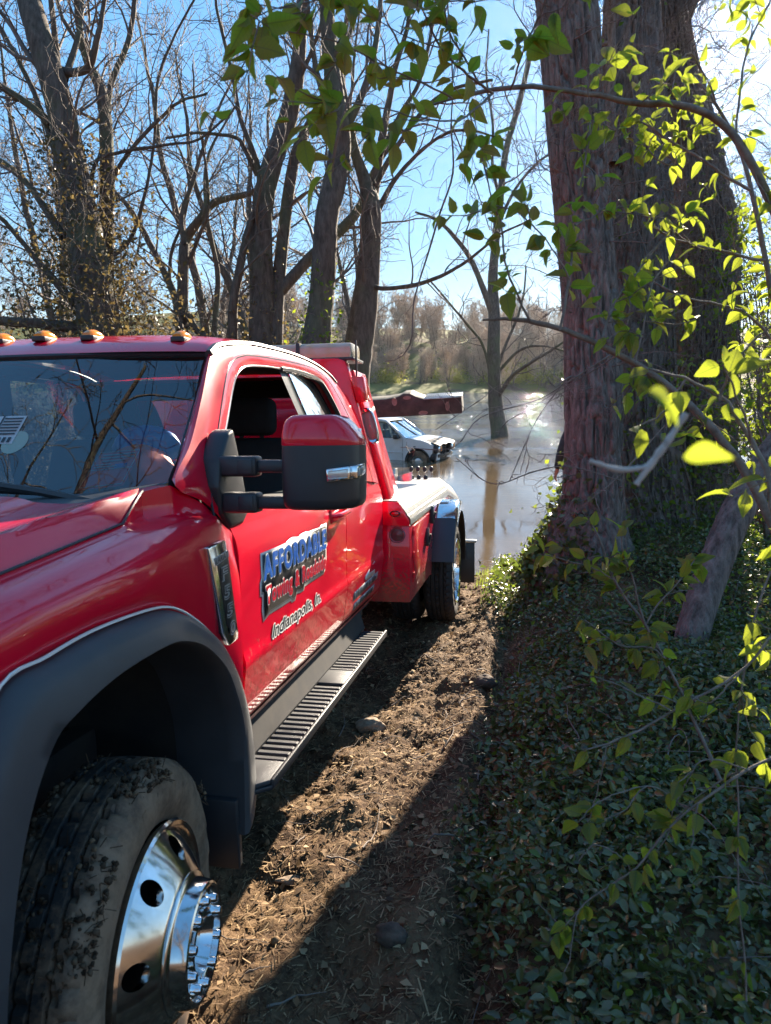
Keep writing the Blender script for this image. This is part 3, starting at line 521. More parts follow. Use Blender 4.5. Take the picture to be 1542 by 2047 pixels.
# ------------------------------------------------------------------ river
def water_mat():
    m, n, p = nodes('muddy_river'); co = N(n, 'ShaderNodeTexCoord')
    sp = N(n, 'ShaderNodeSeparateXYZ'); n.links.new(co.outputs['Object'], sp.inputs[0])
    mp = N(n, 'ShaderNodeMapping'); mp.inputs['Scale'].default_value = (.55, 1.7, 1); n.links.new(co.outputs['Object'], mp.inputs[0])
    mp2 = N(n, 'ShaderNodeMapping'); mp2.inputs['Scale'].default_value = (.03, .16, 1); n.links.new(co.outputs['Object'], mp2.inputs[0])
    fine = noise_(n, 3.2, 5, .6, mp.outputs[0]); broad = noise_(n, 1.0, 3, .5, mp2.outputs[0])
    # the current: calm by the bank, rougher in streaks further out
    di = N(n, 'ShaderNodeMapRange'); di.inputs[1].default_value = 20; di.inputs[2].default_value = 40; di.inputs[3].default_value = .035; di.inputs[4].default_value = 1.0; n.links.new(sp.outputs[1], di.inputs[0])
    st = ramp(n, broad.outputs[0], [(.44, (.12, .12, .12)), (.56, (1, 1, 1))])
    mu = N(n, 'ShaderNodeMath', operation='MULTIPLY'); n.links.new(di.outputs[0], mu.inputs[0]); n.links.new(st.outputs[0], mu.inputs[1])
    h = N(n, 'ShaderNodeMath', operation='MULTIPLY'); n.links.new(mu.outputs[0], h.inputs[0]); n.links.new(fine.outputs[0], h.inputs[1])
    c = ramp(n, broad.outputs[0], [(.35, (.06, .040, .021)), (.65, (.15, .104, .058))]); n.links.new(c.outputs[0], p.inputs['Base Color'])
    p.inputs['Roughness'].default_value = .015; p.inputs['IOR'].default_value = 1.6; p.inputs['Specular IOR Level'].default_value = .5
    bump(n, p, h.outputs[0], .9, .22); return m
mb = MB(); wx = axis(-900, -20, 40, 2, 900, 1.3); wy = axis(6.5, 7, 160, 2, 260, 1.3); X, Y = np.meshgrid(wx, wy, indexing='ij')
mb.grid(np.stack([X, Y, 0 * X], -1)); tag(mb.build('river_water', water_mat()), kind='structure')

# floating sticks and foam drifting on the water: bits too many to count
mb = MB()
for k in range(800):
    y = 19 + 42 * rng.random() ** 1.4; x = rng.uniform(-2, .62 * y * .75 + 3)
    if vnoise(x * .08, y * .33, 21) < .50: continue
    L = rng.uniform(.02, .10); a = rng.normal(0, .35); t = rng.uniform(.005, .012)
    d = np.array([math.cos(a), math.sin(a)]) * L; q = np.array([-math.sin(a), math.cos(a)]) * t
    P = [(x - d[0] - q[0], y - d[1] - q[1], .004), (x + d[0] - q[0], y + d[1] - q[1], .004), (x + d[0], y + d[1], .02), (x - d[0], y - d[1], .02), (x + d[0] + q[0], y + d[1] + q[1], .004), (x - d[0] + q[0], y - d[1] + q[1], .004)]
    mb.add(P, [[0, 1, 2, 3], [3, 2, 4, 5]])
tag(mb.build('floating_debris', pm('drift', (.12, .09, .06), (.22, .18, .13), 2, .6), smooth=False), 'pale drift bits floating in streaks on the muddy river', 'debris', kind='stuff')
# ================================================================== TOW TRUCK (local axes: x to its left flank, y to its tail, z up; origin at the front hub)
XC = -.92
truck = empty('tow_truck', TM, 'red tow truck backed down the muddy bank, nose towards us', 'tow truck')
def mir(mb):
    o = MB(); o.n = mb.n; o.M = mb.M
    o.V = [v * np.array([-1, 1, 1]) + np.array([2 * XC, 0, 0]) for v in mb.V]; o.F = [f[:, ::-1] for f in mb.F]; return o
def part(name, mb, mat, parent=truck, both=False, **k):
    a = mb.build(name, mat, parent, **k)
    if both: return a, mir(mb).build(name, mat, parent, **k)
    return a
def bmpart(name, bm_, mat, parent=truck, both=False, **k):
    mb = MB(); mb.bm(bm_); return part(name, mb, mat, parent, both, **k)

# ---- body side profile: x for a height z on the doors
PZ = np.array([.24, .27, .31, .40, .455, .475, .50, .60, .72, .82, .865, .90, 1.0, 1.6]); PX = np.array([-.085, -.062, -.052, -.040, -.030, -.028, -.036, -.036, -.034, -.036, -.043, -.058, -.083, -.252])
zz = np.linspace(.24, 1.6, 400); _s = np.interp(zz, PZ, PX); _k = np.ones(9) / 9; _s2 = np.convolve(np.pad(_s, 4, 'edge'), _k, 'valid')
def side(z): return np.interp(z, zz, _s2)

def skirted(mb, G, d=.03, flip=False):
    """surface grid plus a rim turned inwards along its border, so panels have an edge"""
    mb.grid(G, flip=flip)
    b = np.concatenate([G[:, 0], G[-1, 1:], G[::-1, -1][1:], G[0, ::-1][1:]])
    mb.grid(np.stack([b, b + np.array([-d, 0, 0])], 1), flip=not flip)
def door_grid(y0, y1, z0=.262, z1=.905, ny=30, nz=60):
    z = np.linspace(z0, z1, nz); y = np.linspace(y0, y1, ny); Z, Yg = np.meshgrid(z, y, indexing='ij')
    return np.stack([side(Z), Yg, Z], -1)
G = door_grid(.625, 1.936); G[:, :, 1] += (np.interp(G[:, :, 2], [.26, .5, .9], [.03, 0, -.02]) * np.clip((1.0 - G[:, :, 1]) / .4, 0, 1))
mb = MB(); skirted(mb, G); door, door_o = part('door', mb, M['paint'], both=True)
mb = MB(); skirted(mb, door_grid(1.944, 2.82)); rdoor, rdoor_o = part('rear_door', mb, M['paint'], both=True)
mb = MB()          # rocker below the doors
yy = np.linspace(.6, 2.83, 20); mb.grid(np.stack([np.stack([np.full(20, a), yy, np.full(20, b)], -1) for a, b in ((-.066, .256), (-.075, .235), (-.10, .215), (-.2, .20))], 0), flip=True)
part('rocker_panel', mb, M['paint'], both=True)

# door handles: a bar and a dished plate
def handle(y0, y1, z):
    mb = MB(); P = spl([(side(z) + .004, y0, z), (side(z) + .034, y0 + .03, z + .004), (side(z) + .036, y1 - .03, z + .010), (side(z) + .004, y1, z + .010)], 14)
    tube(mb, P, .012, 8, True); mb.box(side(z) - .004, side(z) + .006, y0 - .015, y1 + .015, z - .03, z + .035, .004); return mb
part('handle', handle(1.68, 1.90, .825), M['paint'], door); mir(handle(1.68, 1.90, .825)).build('handle', M['paint'], door_o)

# ---- front fender
ST = np.array([-1.25, -1.0, -.75, -.56, -.455, -.32, -.16, .0, .08, .12, .20, .27, .36, .48, .60])
def arch_o(y): return np.interp(y, [-1.3, -.70, -.62, -.56, -.455, -.32, -.16, .06, .18, .295, .40, .483, .545, .584, .610, .63], [.25, .25, .30, .55, .735, .76, .772, .762, .735, .672, .595, .506, .41, .316, .2, .1])
CR = lambda y: np.minimum(TZ(y) - .014, np.interp(y, [-1.25, -.56, -.34, .12, .36, .6], [.80, .865, .90, .952, .966, .955]))
TX = lambda y: np.interp(y, [-1.25, -.34, .12, .19, .27, .335, .48, .60], [-.17, -.135, -.128, -.142, -.158, -.112, -.087, -.066])
TZ = lambda y: np.interp(y, [-1.25, -.34, .12, .19, .27, .335, .48, .60], [.82, .915, .967, 1.0, 1.036, 1.05, .988, .905])
def fender_mesh():
    cols = []
    ys = np.unique(np.concatenate([np.linspace(-1.25, .609, 90), ST]))
    for y in ys:
        zb = arch_o(y); zc = CR(y); bul = .020 * np.exp(-((y - 0) / .45) ** 2)
        pts = [(-.052 + .5 * bul, zb), (-.036 + bul, zb + (zc - zb) * .35), (-.034 + bul * .6, zb + (zc - zb) * .72), (-.050, zc - .022), (max(-.083, TX(y) + .012), zc - .003), (min(-.094, TX(y) + .006) if y < .3 else TX(y) + .004, min(zc + .008, TZ(y) - .004)), (TX(y), TZ(y))]
        c = resamp(spl(pts, 40), 30); cols.append(np.stack([c[:, 0], np.full(30, y), c[:, 1]], -1))
    return np.stack(cols, 1)
mb = MB(); skirted(mb, fender_mesh(), .04); part('fender', mb, M['paint'], both=True)
mb = MB()          # dark inner body behind the panel gaps
mb.grid(np.stack([np.stack([np.full(8, a), np.linspace(.58, 2.8, 8), np.full(8, b)], -1) for a, b in ((-.10, .24), (-.10, .93), (-.22, .95))]), flip=False)
part('inner_body', mb, M['dark'], both=True)

# ---- hood
def hood_mesh():
    ys = np.concatenate([np.linspace(-1.25, .12, 50)]); rows = []
    for y in ys:
        x0 = TX(y) - .006; z0 = TZ(y) + .002; up = np.interp(y, [-1.25, -.34, .12], [.05, .066, .072]); back = np.clip((y + .6) / .72, 0, 1)
        yb = lambda f: y + f * back                  # the rear edge runs back towards the middle of the cut corner
        pts = [(x0, yb(0), z0), (x0 - .012, yb(.07), z0 + .4 * up), (x0 - .034, yb(.15), z0 + up), (x0 - .05, yb(.155), z0 + up + .002), (x0 - .16, yb(.11), z0 + up - .030), (x0 - .27, yb(.07), z0 + up - .028), (x0 - .33, yb(.05), z0 + up - .012), (x0 - .5, yb(.02), z0 + up - .010), (XC, yb(.0), z0 + up - .004)]
        r = resamp(spl(pts, 60), 44); r2 = r[::-1][1:] * np.array([-1, 1, 1]) + np.array([2 * XC, 0, 0]); rows.append(np.concatenate([r, r2]))
    return np.stack(rows, 0)
HG = hood_mesh(); mb = MB(); mb.grid(HG); b = np.concatenate([HG[:, 0], HG[-1, 1:], HG[::-1, -1][1:]]); mb.grid(np.stack([b, b + np.array([0, -.004, -.03])], 1), flip=False)
part('hood', mb, M['paint'])
mb = MB(); yg = np.linspace(-1.25, .12, 50); P = np.concatenate([np.stack([TX(yg) + .0015, yg, TZ(yg) + .004], -1), np.stack([TX(np.linspace(.13, .272, 12)), np.linspace(.13, .272, 12), TZ(np.linspace(.13, .272, 12)) + .002], -1)]); tube(mb, P, .0036, 5); part('hood_gap', mb, M['ink'], both=True)
mb = MB(); mb.grid(np.stack([np.stack([np.full(6, x), np.linspace(-1.25, .2, 6), np.full(6, .84)], -1) for x in (-.1, 2 * XC + .1)]), flip=True); part('engine_bay_floor', mb, M['dark'])
# nose and grille close the front (out of the picture)
mb = MB(); mb.box(2 * XC + .06, -.06, -1.32, -1.2, .28, .84, .03); part('grille', mb, M['plastic'])
mb = MB(); mb.box(2 * XC - .02, .02, -1.44, -1.25, .0, .27, .04); part('bumper', mb, M['chrome'])

# ---- windshield, cowl, wipers, roof
def wsh(u, v):
    """u -1..1 across, v 0..1 up"""
    hw = .72 - .055 * v; x = XC + u * hw; bow = (1 - u * u)
    return np.stack([x, .525 - .13 * bow * (1 - .35 * v) + v * .41, 1.045 - .055 * bow * (1 - v) + v * .42 + 0 * x], -1)
U, V = np.meshgrid(np.linspace(-1, 1, 40), np.linspace(0, 1, 20), indexing='ij')
mb = MB(); mb.grid(wsh(U, V)); wind = part('windshield', mb, M['windshield'], ang=180)
mb = MB()
for P in (wsh(np.linspace(-1, 1, 40), np.full(40, 1.0)), wsh(np.full(20, 1.0), np.linspace(0, 1, 20)), wsh(np.full(20, -1.0), np.linspace(0, 1, 20))):
    tube(mb, P + np.array([0, -.002, .002]), .009, 6, True)
part('windshield_seal', mb, M['plastic'])
mb = MB(); uu = np.linspace(-1, 1, 40); lo = wsh(uu, np.zeros(40)); fr = np.stack([XC + uu * .745, .27 - .115 * (1 - uu * uu), 1.03 - .02 * (1 - uu * uu)], -1)
mb.grid(np.stack([lo + np.array([0, .03, -.01]), lo + np.array([0, -.02, .004]), (lo + fr) / 2 + np.array([0, 0, -.004]), fr + np.array([0, 0, -.03]), fr + np.array([0, -.05, -.06])])); part('cowl', mb, M['plastic'])
for x0, x1, v1 in ((-.62, -1.18, .05), (-1.30, -1.72, .12)):
    mb = MB(); a = wsh(np.array([(x0 - XC) / .72]), np.array([.02]))[0]; b = wsh(np.array([(x1 - XC) / .72]), np.array([v1]))[0]
    P = spl([a + np.array([.30, -.10, -.01]), a + np.array([.05, -.06, .025]), (a + b) / 2 + np.array([0, -.05, .05]), b + np.array([0, -.02, .04])], 14); tube(mb, P, np.linspace(.014, .008, 14), 6, True)
    P = spl([a + np.array([.1, -.02, .012]), (a + b) / 2 + np.array([0, -.03, .022]), b + np.array([-.1, -.02, .02])], 14); tube(mb, P, .010, 6, True)
    part('wiper', mb, M['plastic'])
# roof: rail line on each side, crowned across
RY = [.932, .96, 1.15, 1.364, 1.8, 2.15, 2.38, 2.47]; RXs = [-.222, -.224, -.232, -.238, -.248, -.252, -.252, -.262]; RZs = [1.470, 1.495, 1.524, 1.543, 1.556, 1.545, 1.512, 1.478]
def roof():
    ys = np.linspace(.932, 2.47, 40); rows = []
    for y in ys:
        xe = np.interp(y, RY, RXs); ze = np.interp(y, RY, RZs)
        cz = np.interp(y, [.932, .98, 1.08, 1.3, 2.0, 2.35, 2.47], [1.474, 1.515, 1.556, 1.58, 1.597, 1.57, 1.53]); f = np.interp(y, [.932, 1.35], [.088, 0])
        pts = [(xe, y, ze), (xe - .05, y - f * .25, ze + (cz - ze) * .52), (xe - .14, y - f * .5, ze + (cz - ze) * .78), (xe - .35, y - f * .85, ze + (cz - ze) * .95), (XC, y - f, cz)]
        r = resamp(spl(pts, 50), 26); rows.append(np.concatenate([r, r[::-1][1:] * np.array([-1, 1, 1]) + np.array([2 * XC, 0, 0])]))
    return np.stack(rows)
mb = MB(); mb.grid(roof()); part('roof', mb, M['paint'], ang=60)
mb = MB(); r_ = roof(); r_[:, :, 2] -= .03; r_ = r_[3:-2, 4:-4]; mb.grid(r_, flip=True); part('headliner', mb, pm('headliner', (.12, .115, .105), rough=.9))
for x, y, z in ((-.385, 1.0, 1.528), (-.735, 1.0, 1.545), (XC, .985, 1.546), (-1.105, 1.0, 1.545), (2 * XC + .385, 1.0, 1.528)):
    mb = MB(); ys = np.linspace(0, 1, 9); 
    base = prism([(x - .026, y - .046), (x - .02, y - .056), (x + .02, y - .056), (x + .026, y - .046), (x + .026, y + .05), (x - .026, y + .05)], 'z', z - .014, z + .004, .003); mb.bm(base)
    lamp = part('roof_marker', mb, M['plastic'])
    mb = MB(); a = np.linspace(0, np.pi, 9); t = np.linspace(0, 1, 10)
    G = np.stack([np.stack([x + .0225 * np.cos(a) * (1 - .25 * abs(2 * k - 1) ** 3), np.full(9, y - .050 + .096 * k), z + .003 + .027 * np.sin(a) ** .7 * math.sin(math.pi * min(1, max(0, .06 + k * .9))) ** .55], -1) for k in t]); mb.grid(G); mb.ngon(G[0][::-1]); mb.ngon(G[-1])
    part('lens', mb, M['amber'], lamp)

# ---- cab side frame above the sill, with its window openings
def inc(y, z): return np.stack([side(z), y, z], -1)
OUT = [(.60, .905), (.48, .99), (.335, 1.052), (.50, 1.16), (.67, 1.30), (.842, 1.452), (.935, 1.488), (1.15, 1.522), (1.364, 1.541), (1.8, 1.554), (2.15, 1.542), (2.38, 1.508), (2.53, 1.45), (2.66, 1.36), (2.76, 1.22), (2.825, 1.05), (2.835, .905)]
INN = [(.70, .935), (.60, .955), (.575, 1.0), (.66, 1.105), (.80, 1.222), (.95, 1.352), (1.04, 1.412), (1.15, 1.446), (1.364, 1.466), (1.8, 1.484), (2.12, 1.474), (2.23, 1.43), (2.33, 1.33), (2.40, 1.22), (2.455, 1.11), (2.49, 1.0), (2.49, .94)]
def side_ring(out, inn, n=110, m=7):
    o = resamp(spl(out, 300), n); i = resamp(spl(inn, 300), n); rows = []
    for t in np.linspace(0, 1, m):
        q = o * (1 - t) + i * t; P = inc(q[:, 0], q[:, 1]); P[:, 0] += .010 * math.sin(math.pi * t); rows.append(P)
    rows.append(rows[-1] + np.array([-.035, 0, 0])); return np.stack(rows)
mb = MB(); mb.grid(side_ring(OUT, INN)); 
mb.grid(np.stack([inc(np.linspace(.70, 2.49, 30), np.full(30, .935)), inc(np.linspace(.62, 2.83, 30), np.full(30, .905))]), flip=True)
t = np.linspace(0, 1, 24); q = spl([(.335, 1.052), (.50, 1.16), (.67, 1.30), (.842, 1.452), (.94, 1.49)], 24); A = inc(q[:, 0], q[:, 1]); B = wsh(np.full(24, 1.0), t)
mb.grid(np.stack([A + np.array([.0, .004, -.004]), A * .75 + B * .25 + np.array([.004, -.016, .010]), A * .4 + B * .6 + np.array([.002, -.018, .012]), B + np.array([.004, -.006, .006])]))
part('cab_frame', mb, M['paint'], both=True, ang=60)
# grey drip moulding that runs from the windshield corner back over the doors
mb = MB(); P = inc(*spl([(.842, 1.455), (.935, 1.492), (1.15, 1.525), (1.364, 1.544), (1.8, 1.557), (2.15, 1.545), (2.38, 1.51), (2.47, 1.476)], 40).T); P[:, 0] += np.linspace(-.006, .004, 40)
tube(mb, P, np.linspace(.014, .006, 40), 6, True); part('drip_moulding', mb, M['flare'], both=True)
# door cut line over the windows
mb = MB(); P = inc(*spl([(.50, .95), (.53, 1.03), (.70, 1.20), (.90, 1.385), (1.0, 1.445), (1.15, 1.482), (1.45, 1.503), (1.9, 1.518), (2.15, 1.508), (2.33, 1.455), (2.50, 1.30), (2.62, 1.1), (2.66, .91)], 60).T); P[:, 0] += .0072
tube(mb, P, .0042, 5); part('door_gap', mb, M['ink'], both=True)
# bright window reveal, rear rubber, B-pillar, glass
mb = MB(); q = spl([(.60, .956), (.575, 1.0), (.66, 1.105), (.80, 1.222), (.95, 1.352), (1.04, 1.412), (1.15, 1.446), (1.364, 1.466), (1.56, 1.475)], 50); P = inc(q[:, 0] + .004, q[:, 1] - .004); P[:, 0] += -.003
tube(mb, P, .0045, 6, True); part('window_trim', mb, M['steel'], both=True)
mb = MB(); q = spl([(1.57, 1.475), (1.8, 1.484), (2.12, 1.474), (2.23, 1.43), (2.33, 1.33), (2.40, 1.22), (2.455, 1.11), (2.49, 1.0), (2.49, .94)], 50); P = inc(q[:, 0] - .006, q[:, 1] - .006); P[:, 0] -= .004
tube(mb, P, .013, 6, True); part('window_seal', mb, M['plastic'], both=True)
mb = MB(); t = np.linspace(0, 1, 12); mb.grid(np.stack([inc(1.58 + .30 * (1 - t) ** 1.1 + dy, .93 + t * .55) + np.array([-.012, 0, 0]) for dy in (-.02, .085)]), flip=True); part('pillar', mb, M['ink'], both=True)
mb = MB(); t = np.linspace(0, 1, 20)
def rg(t, s):
    y0 = 1.665 + .30 * (1 - t) ** 1.1; y1 = np.interp(.93 + t * .55, [.93, 1.0, 1.11, 1.22, 1.33, 1.43, 1.48], [2.49, 2.49, 2.455, 2.40, 2.33, 2.23, 2.1])
    P = inc(y0 * (1 - s) + y1 * s, .93 + t * .55); P[:, 0] += -.016 + .012 * np.sin(3.1 * s + 2 * t) ; return P
mb.grid(np.stack([rg(t, s) for s in np.linspace(0, 1, 14)]), flip=True); part('rear_quarter_glass', mb, M['glass'], both=True, ang=180)
mb = MB(); rg_ = side_ring(OUT, INN)[1:6] + np.array([-.05, 0, -.012]); mb.grid(rg_, flip=True); mb.grid(np.stack([np.stack([np.full(6, -.115), np.linspace(.6, 2.8, 6), np.full(6, z)], -1) for z in (.3, .93)]), flip=True); part('cab_trim', mb, M['seat'], both=True, ang=60)
# far-side front glass and the back wall of the cab
mb = MB(); mb.grid(np.stack([inc(np.linspace(.62, 1.85, 10), np.full(10, .93)), inc(np.linspace(1.04, 1.58, 10), np.full(10, 1.46))])); mir(mb).build('front_side_glass', M['glass'], truck)
mb = MB()
mb.box(2 * XC + .14, -.14, 2.66, 2.69, .26, .96); mb.box(2 * XC + .26, -.26, 2.42, 2.45, 1.40, 1.50)
for x0, x1 in ((2 * XC + .20, -1.42), (-.42, -.20)): mb.bm(prism([(2.66, .96), (2.69, .96), (2.48, 1.42), (2.45, 1.42)], 'x', x0, x1))
part('cab_back', mb, M['seat'])
mb = MB(); q = spl([(2.38, 1.508), (2.53, 1.45), (2.66, 1.36), (2.76, 1.22), (2.825, 1.05), (2.835, .905), (2.83, .26)], 60); P = inc(q[:, 0], q[:, 1]); Pm = P * np.array([-1, 1, 1]) + np.array([2 * XC, 0, 0]); L_ = np.array([-.45, 0, 0]) + P * np.array([0, 1, 1]); R_ = np.array([-1.39, 0, 0]) + P * np.array([0, 1, 1])
lo = q[:, 1] < .97; hi = q[:, 1] > 1.40
mb.grid(np.stack([P, L_])); mb.grid(np.stack([R_, Pm])); mb.grid(np.stack([L_[lo], R_[lo]])); mb.grid(np.stack([L_[hi], R_[hi]])); part('cab_rear_wall', mb, M['paint'])
mb = MB(); mb.grid([[(-1.42, 2.80, .96), (-1.42, 2.60, 1.42)], [(-.42, 2.80, .96), (-.42, 2.60, 1.42)]]); part('rear_window', mb, M['windshield'])
# ---- cabin
mb = MB(); mb.box(-1.75, -.10, .5, 2.7, .20, .28); part('cab_floor', mb, M['dark'])
mb = MB(); mb.grid(np.stack([np.stack([np.linspace(-1.72, -.12, 20), np.full(20, y), np.full(20, z)], -1) for y, z in ((.44, .955), (.7, .99), (.85, .985), (.95, .93), (.95, .55))])); part('dashboard', mb, M['seat'])
for x in (-.50, -1.32):
    mb = MB(); mb.box(x - .25, x + .25, 1.22, 1.78, .46, .62, .05); mb.bm(prism([(1.66, .60), (1.82, .60), (1.97, 1.18), (1.87, 1.18)], 'x', x - .235, x + .235, .04, 3)); s_ = part('seat', mb, M['seat'])
    mb = MB(); mb.box(x - .125, x + .125, 1.88, 1.98, 1.19, 1.37, .04, seg=3); mb.box(x - .06, x - .045, 1.92, 1.94, 1.1, 1.25); mb.box(x + .045, x + .06, 1.92, 1.94, 1.1, 1.25); part('headrest', mb, M['seat'], s_)
mb = MB(); mb.bm(prism([(2.25, .45), (2.5, .45), (2.58, 1.05), (2.47, 1.05)], 'x', -1.62, -.24, .04)); part('rear_bench', mb, M['seat'])
mb = MB(); a = np.linspace(0, 2 * np.pi, 33); c = np.array([-.50, 1.06, .96]); P = np.stack([c[0] + .19 * np.cos(a), c[1] + .19 * np.sin(a) * .42, c[2] + .19 * np.sin(a) * .9], -1); tube(mb, P, .014, 6); tube(mb, [c + np.array([-.18, 0, 0]), c + np.array([.18, 0, 0])], .02, 6); tube(mb, [c, (-.5, .85, .82)], .03, 6); part('steering_wheel', mb, M['plastic'])

# ---- wheel-arch flare and splash liner
FO = np.array([(-.72, .12), (-.66, .30), (-.57, .56), (-.455, .748), (-.32, .772), (-.16, .783), (.06, .773), (.18, .745), (.295, .683), (.40, .606), (.483, .517), (.545, .42), (.588, .325), (.612, .24), (.624, .16), (.628, .08), (.61, .03)])
FI = np.array([(-.54, .10), (-.53, .28), (-.475, .5), (-.39, .632), (-.30, .671), (-.16, .695), (.03, .698), (.12, .682), (.208, .648), (.285, .598), (.355, .534), (.405, .455), (.445, .365), (.462, .27), (.466, .174), (.462, .08), (.458, .01)])
o = resamp(spl(FO, 200), 90); i = resamp(spl(FI, 200), 90); mb = MB()
sec = [(0, -.055), (.03, -.022), (.14, .004), (.4, .016), (.7, .026), (.93, .030), (1.0, .022), (1.0, -.03), (.985, -.20)]
mb.grid(np.stack([np.stack([np.full(90, x), *((o * (1 - t) + i * t).T)], -1) for t, x in sec]), flip=False); part('fender_flare', mb, M['flare'], both=True, ang=50)
mb = MB(); P = np.stack([np.full(90, -.02), *((o * 1.0 + (o - i) * .07).T)], -1); P[:, 0] = -.030 + .006; tube(mb, P, .0035, 5); part('pinstripe', mb, M['white'])
mb = MB(); mb.grid(np.stack([np.stack([np.full(90, x), *((i * k).T)], -1) for x, k in ((-.19, 1.0), (-.30, 1.02), (-.55, 1.02))])); part('wheel_liner', mb, M['dark'], both=True, ang=60)
mb = MB(); mb.bm(prism([(.44, .12), (.475, .12), (.482, -.09), (.455, -.10)], 'x', -.26, .004, .006)); part('splash_flap', mb, M['plastic'], both=True)

# ---- wheels
def tyre(x_in, x_out, r=.405, rim=.262, tread=True):
    """turned tyre with ribs, grooves and lug blocks"""
    w_ = x_out - x_in; xm = (x_in + x_out) / 2; n = 180
    prof = []                                            # from the inner bead over the tread to the outer bead
    sw = [(x_in + .018, rim), (x_in + .004, rim + .02), (x_in - .004, rim + .05), (x_in - .002, r - .05), (x_in + .012, r - .018)]
    tr = [(x_in + .030, r - .004)]
    for k in range(1, 30): tr.append((x_in + .030 + (w_ - .06) * k / 30, r + .004 * math.sin(math.pi * k / 30)))
    tr.append((x_out - .030, r - .004)); so_ = [(a + 2 * (xm - a), b) for a, b in sw[::-1]]
    prof = np.array(sw + tr + so_); a = np.linspace(0, 2 * np.pi, n, endpoint=False)
    Rr = np.repeat(prof[:, 1:2], n, 1); Xx = np.repeat(prof[:, 0:1], n, 1)
    for k in range(len(sw), len(sw) + len(tr)):
        u = (k - len(sw)) / (len(tr) - 1)
        g = any(abs(u - c) < .022 for c in (.2, .4, .6, .8))
        lug = (np.floor(a / (2 * np.pi) * 60 + (.5 if .2 < u < .8 else 0) + 2 * abs(u - .5)) % 1 == 0)
        ph = (a / (2 * np.pi) * 45 + 1.2 * abs(u - .5)) % 1
        cut = (ph < .25) & ((u < .19) | (u > .81) | (.41 < u < .59))
        Rr[k] -= np.where(g | cut, .012, 0)
    Rr[:4] += .0; ring = prof[:, 1]
    for k in (len(prof) - 4, len(prof) - 3): Xx[k] += .0025 * (np.sin(a * 24) > .2)
    G = np.stack([Xx, Rr * np.cos(a), Rr * np.sin(a)], -1); mb = MB(); mb.grid(G, cv=True, flip=True); return mb
def clods(xr, y0, r, n, th, s=.011):
    mb = MB()
    for k in range(n):
        a = rng.uniform(*th); x = rng.uniform(*xr); rr = r + rng.uniform(-.018, .003); c = np.array([x, y0 + rr * math.sin(a), rr * math.cos(a)])
        if vnoise(a * 5, x * 14, 17) < .48: continue
        if rng.random() < .3:                           # straw caught in the mud
            d = rng.normal(0, 1, 3); d /= np.linalg.norm(d); L = rng.uniform(.012, .04); tube(mb, [c, c + d * L], .0011, 3)
        else:
            s_ = s * rng.uniform(.4, 1.3); b = bmesh.new(); bmesh.ops.create_icosphere(b, subdivisions=1, radius=s_)
            for v in b.verts: v.co = v.co * rng.uniform(.6, 1.3) + Vector(c)
            mb.bm(b)
    return mb
def holes_disc(prof, n_holes, hr, hx, rad_c, phase=0, depth=.09):
    mb = MB(); lathe(mb, prof, 96, close=True, flip=False); me = mb.mesh('d'); a = bpy.data.objects.new('d', me); COL.objects.link(a)
    bmc = bmesh.new()
    for k in range(n_holes):
        t = phase + 2 * math.pi * k / n_holes
        bmesh.ops.create_cone(bmc, cap_ends=True, segments=24, radius1=hr, radius2=hr, depth=depth, matrix=Matrix.Translation((hx, rad_c * math.cos(t), rad_c * math.sin(t))) @ Matrix.Rotation(math.pi / 2, 4, 'Y'))
    mc = bpy.data.meshes.new('c'); bmc.to_mesh(mc); bmc.free(); c = bpy.data.objects.new('c', mc); COL.objects.link(c)
    md = a.modifiers.new('b', 'BOOLEAN'); md.operation = 'DIFFERENCE'; md.object = c; md.solver = 'EXACT'
    dg = bpy.context.evaluated_depsgraph_get(); out = bpy.data.meshes.new_from_object(a.evaluated_get(dg))
    bpy.data.objects.remove(a); bpy.data.objects.remove(c)
    out.polygons.foreach_set('use_smooth', np.ones(len(out.polygons), bool)); out.set_sharp_from_angle(angle=rad(30)); return out
def arc_text(s, r, a0, da, size, x, ext=.0015):
    """raised letters round the sidewall, reading clockwise seen from outside"""
    mb = MB()
    for k, ch in enumerate(s):
        if ch == ' ': continue
        V, F = glyph(ch, size, .0, ext); t = a0 + da * k; c, s_ = math.cos(t), math.sin(t)
        u = V[:, 0] - size * .3; v = r + V[:, 1]         # u along +y at the top, v outward
        P = np.stack([x + V[:, 2], v * s_ + u * c, v * c - u * s_], -1); 
        for f in F: mb.add(P[np.array(f)], [list(range(len(f)))])
    return mb
_gc = {}
def text_raw(s, size=1, off=0, ext=0, shear=0, space=1, res=3):
    cu = bpy.data.curves.new('t', 'FONT'); cu.body = s; cu.size = size; cu.offset = off; cu.extrude = ext; cu.shear = shear; cu.space_character = space; cu.resolution_u = res
    o = bpy.data.objects.new('t', cu); COL.objects.link(o); dg = bpy.context.evaluated_depsgraph_get(); me = bpy.data.meshes.new_from_object(o.evaluated_get(dg)); bpy.data.objects.remove(o)
    V = np.zeros(len(me.vertices) * 3); me.vertices.foreach_get('co', V); F = [list(p.vertices) for p in me.polygons]; bpy.data.meshes.remove(me); return V.reshape(-1, 3), F
def glyph(ch, size, off, ext):
    if (ch, size, off, ext) not in _gc: _gc[(ch, size, off, ext)] = text_raw(ch, size, off, ext)
    return _gc[(ch, size, off, ext)]
def add_faces(mb, P, F, m=0):
    for k in sorted(set(len(f) for f in F)):
        fs = [f for f in F if len(f) == k]; mb.F.append(np.array(fs) + mb.n); mb.M.append(np.full(len(fs), m))
    mb.V.append(P); mb.n += len(P)

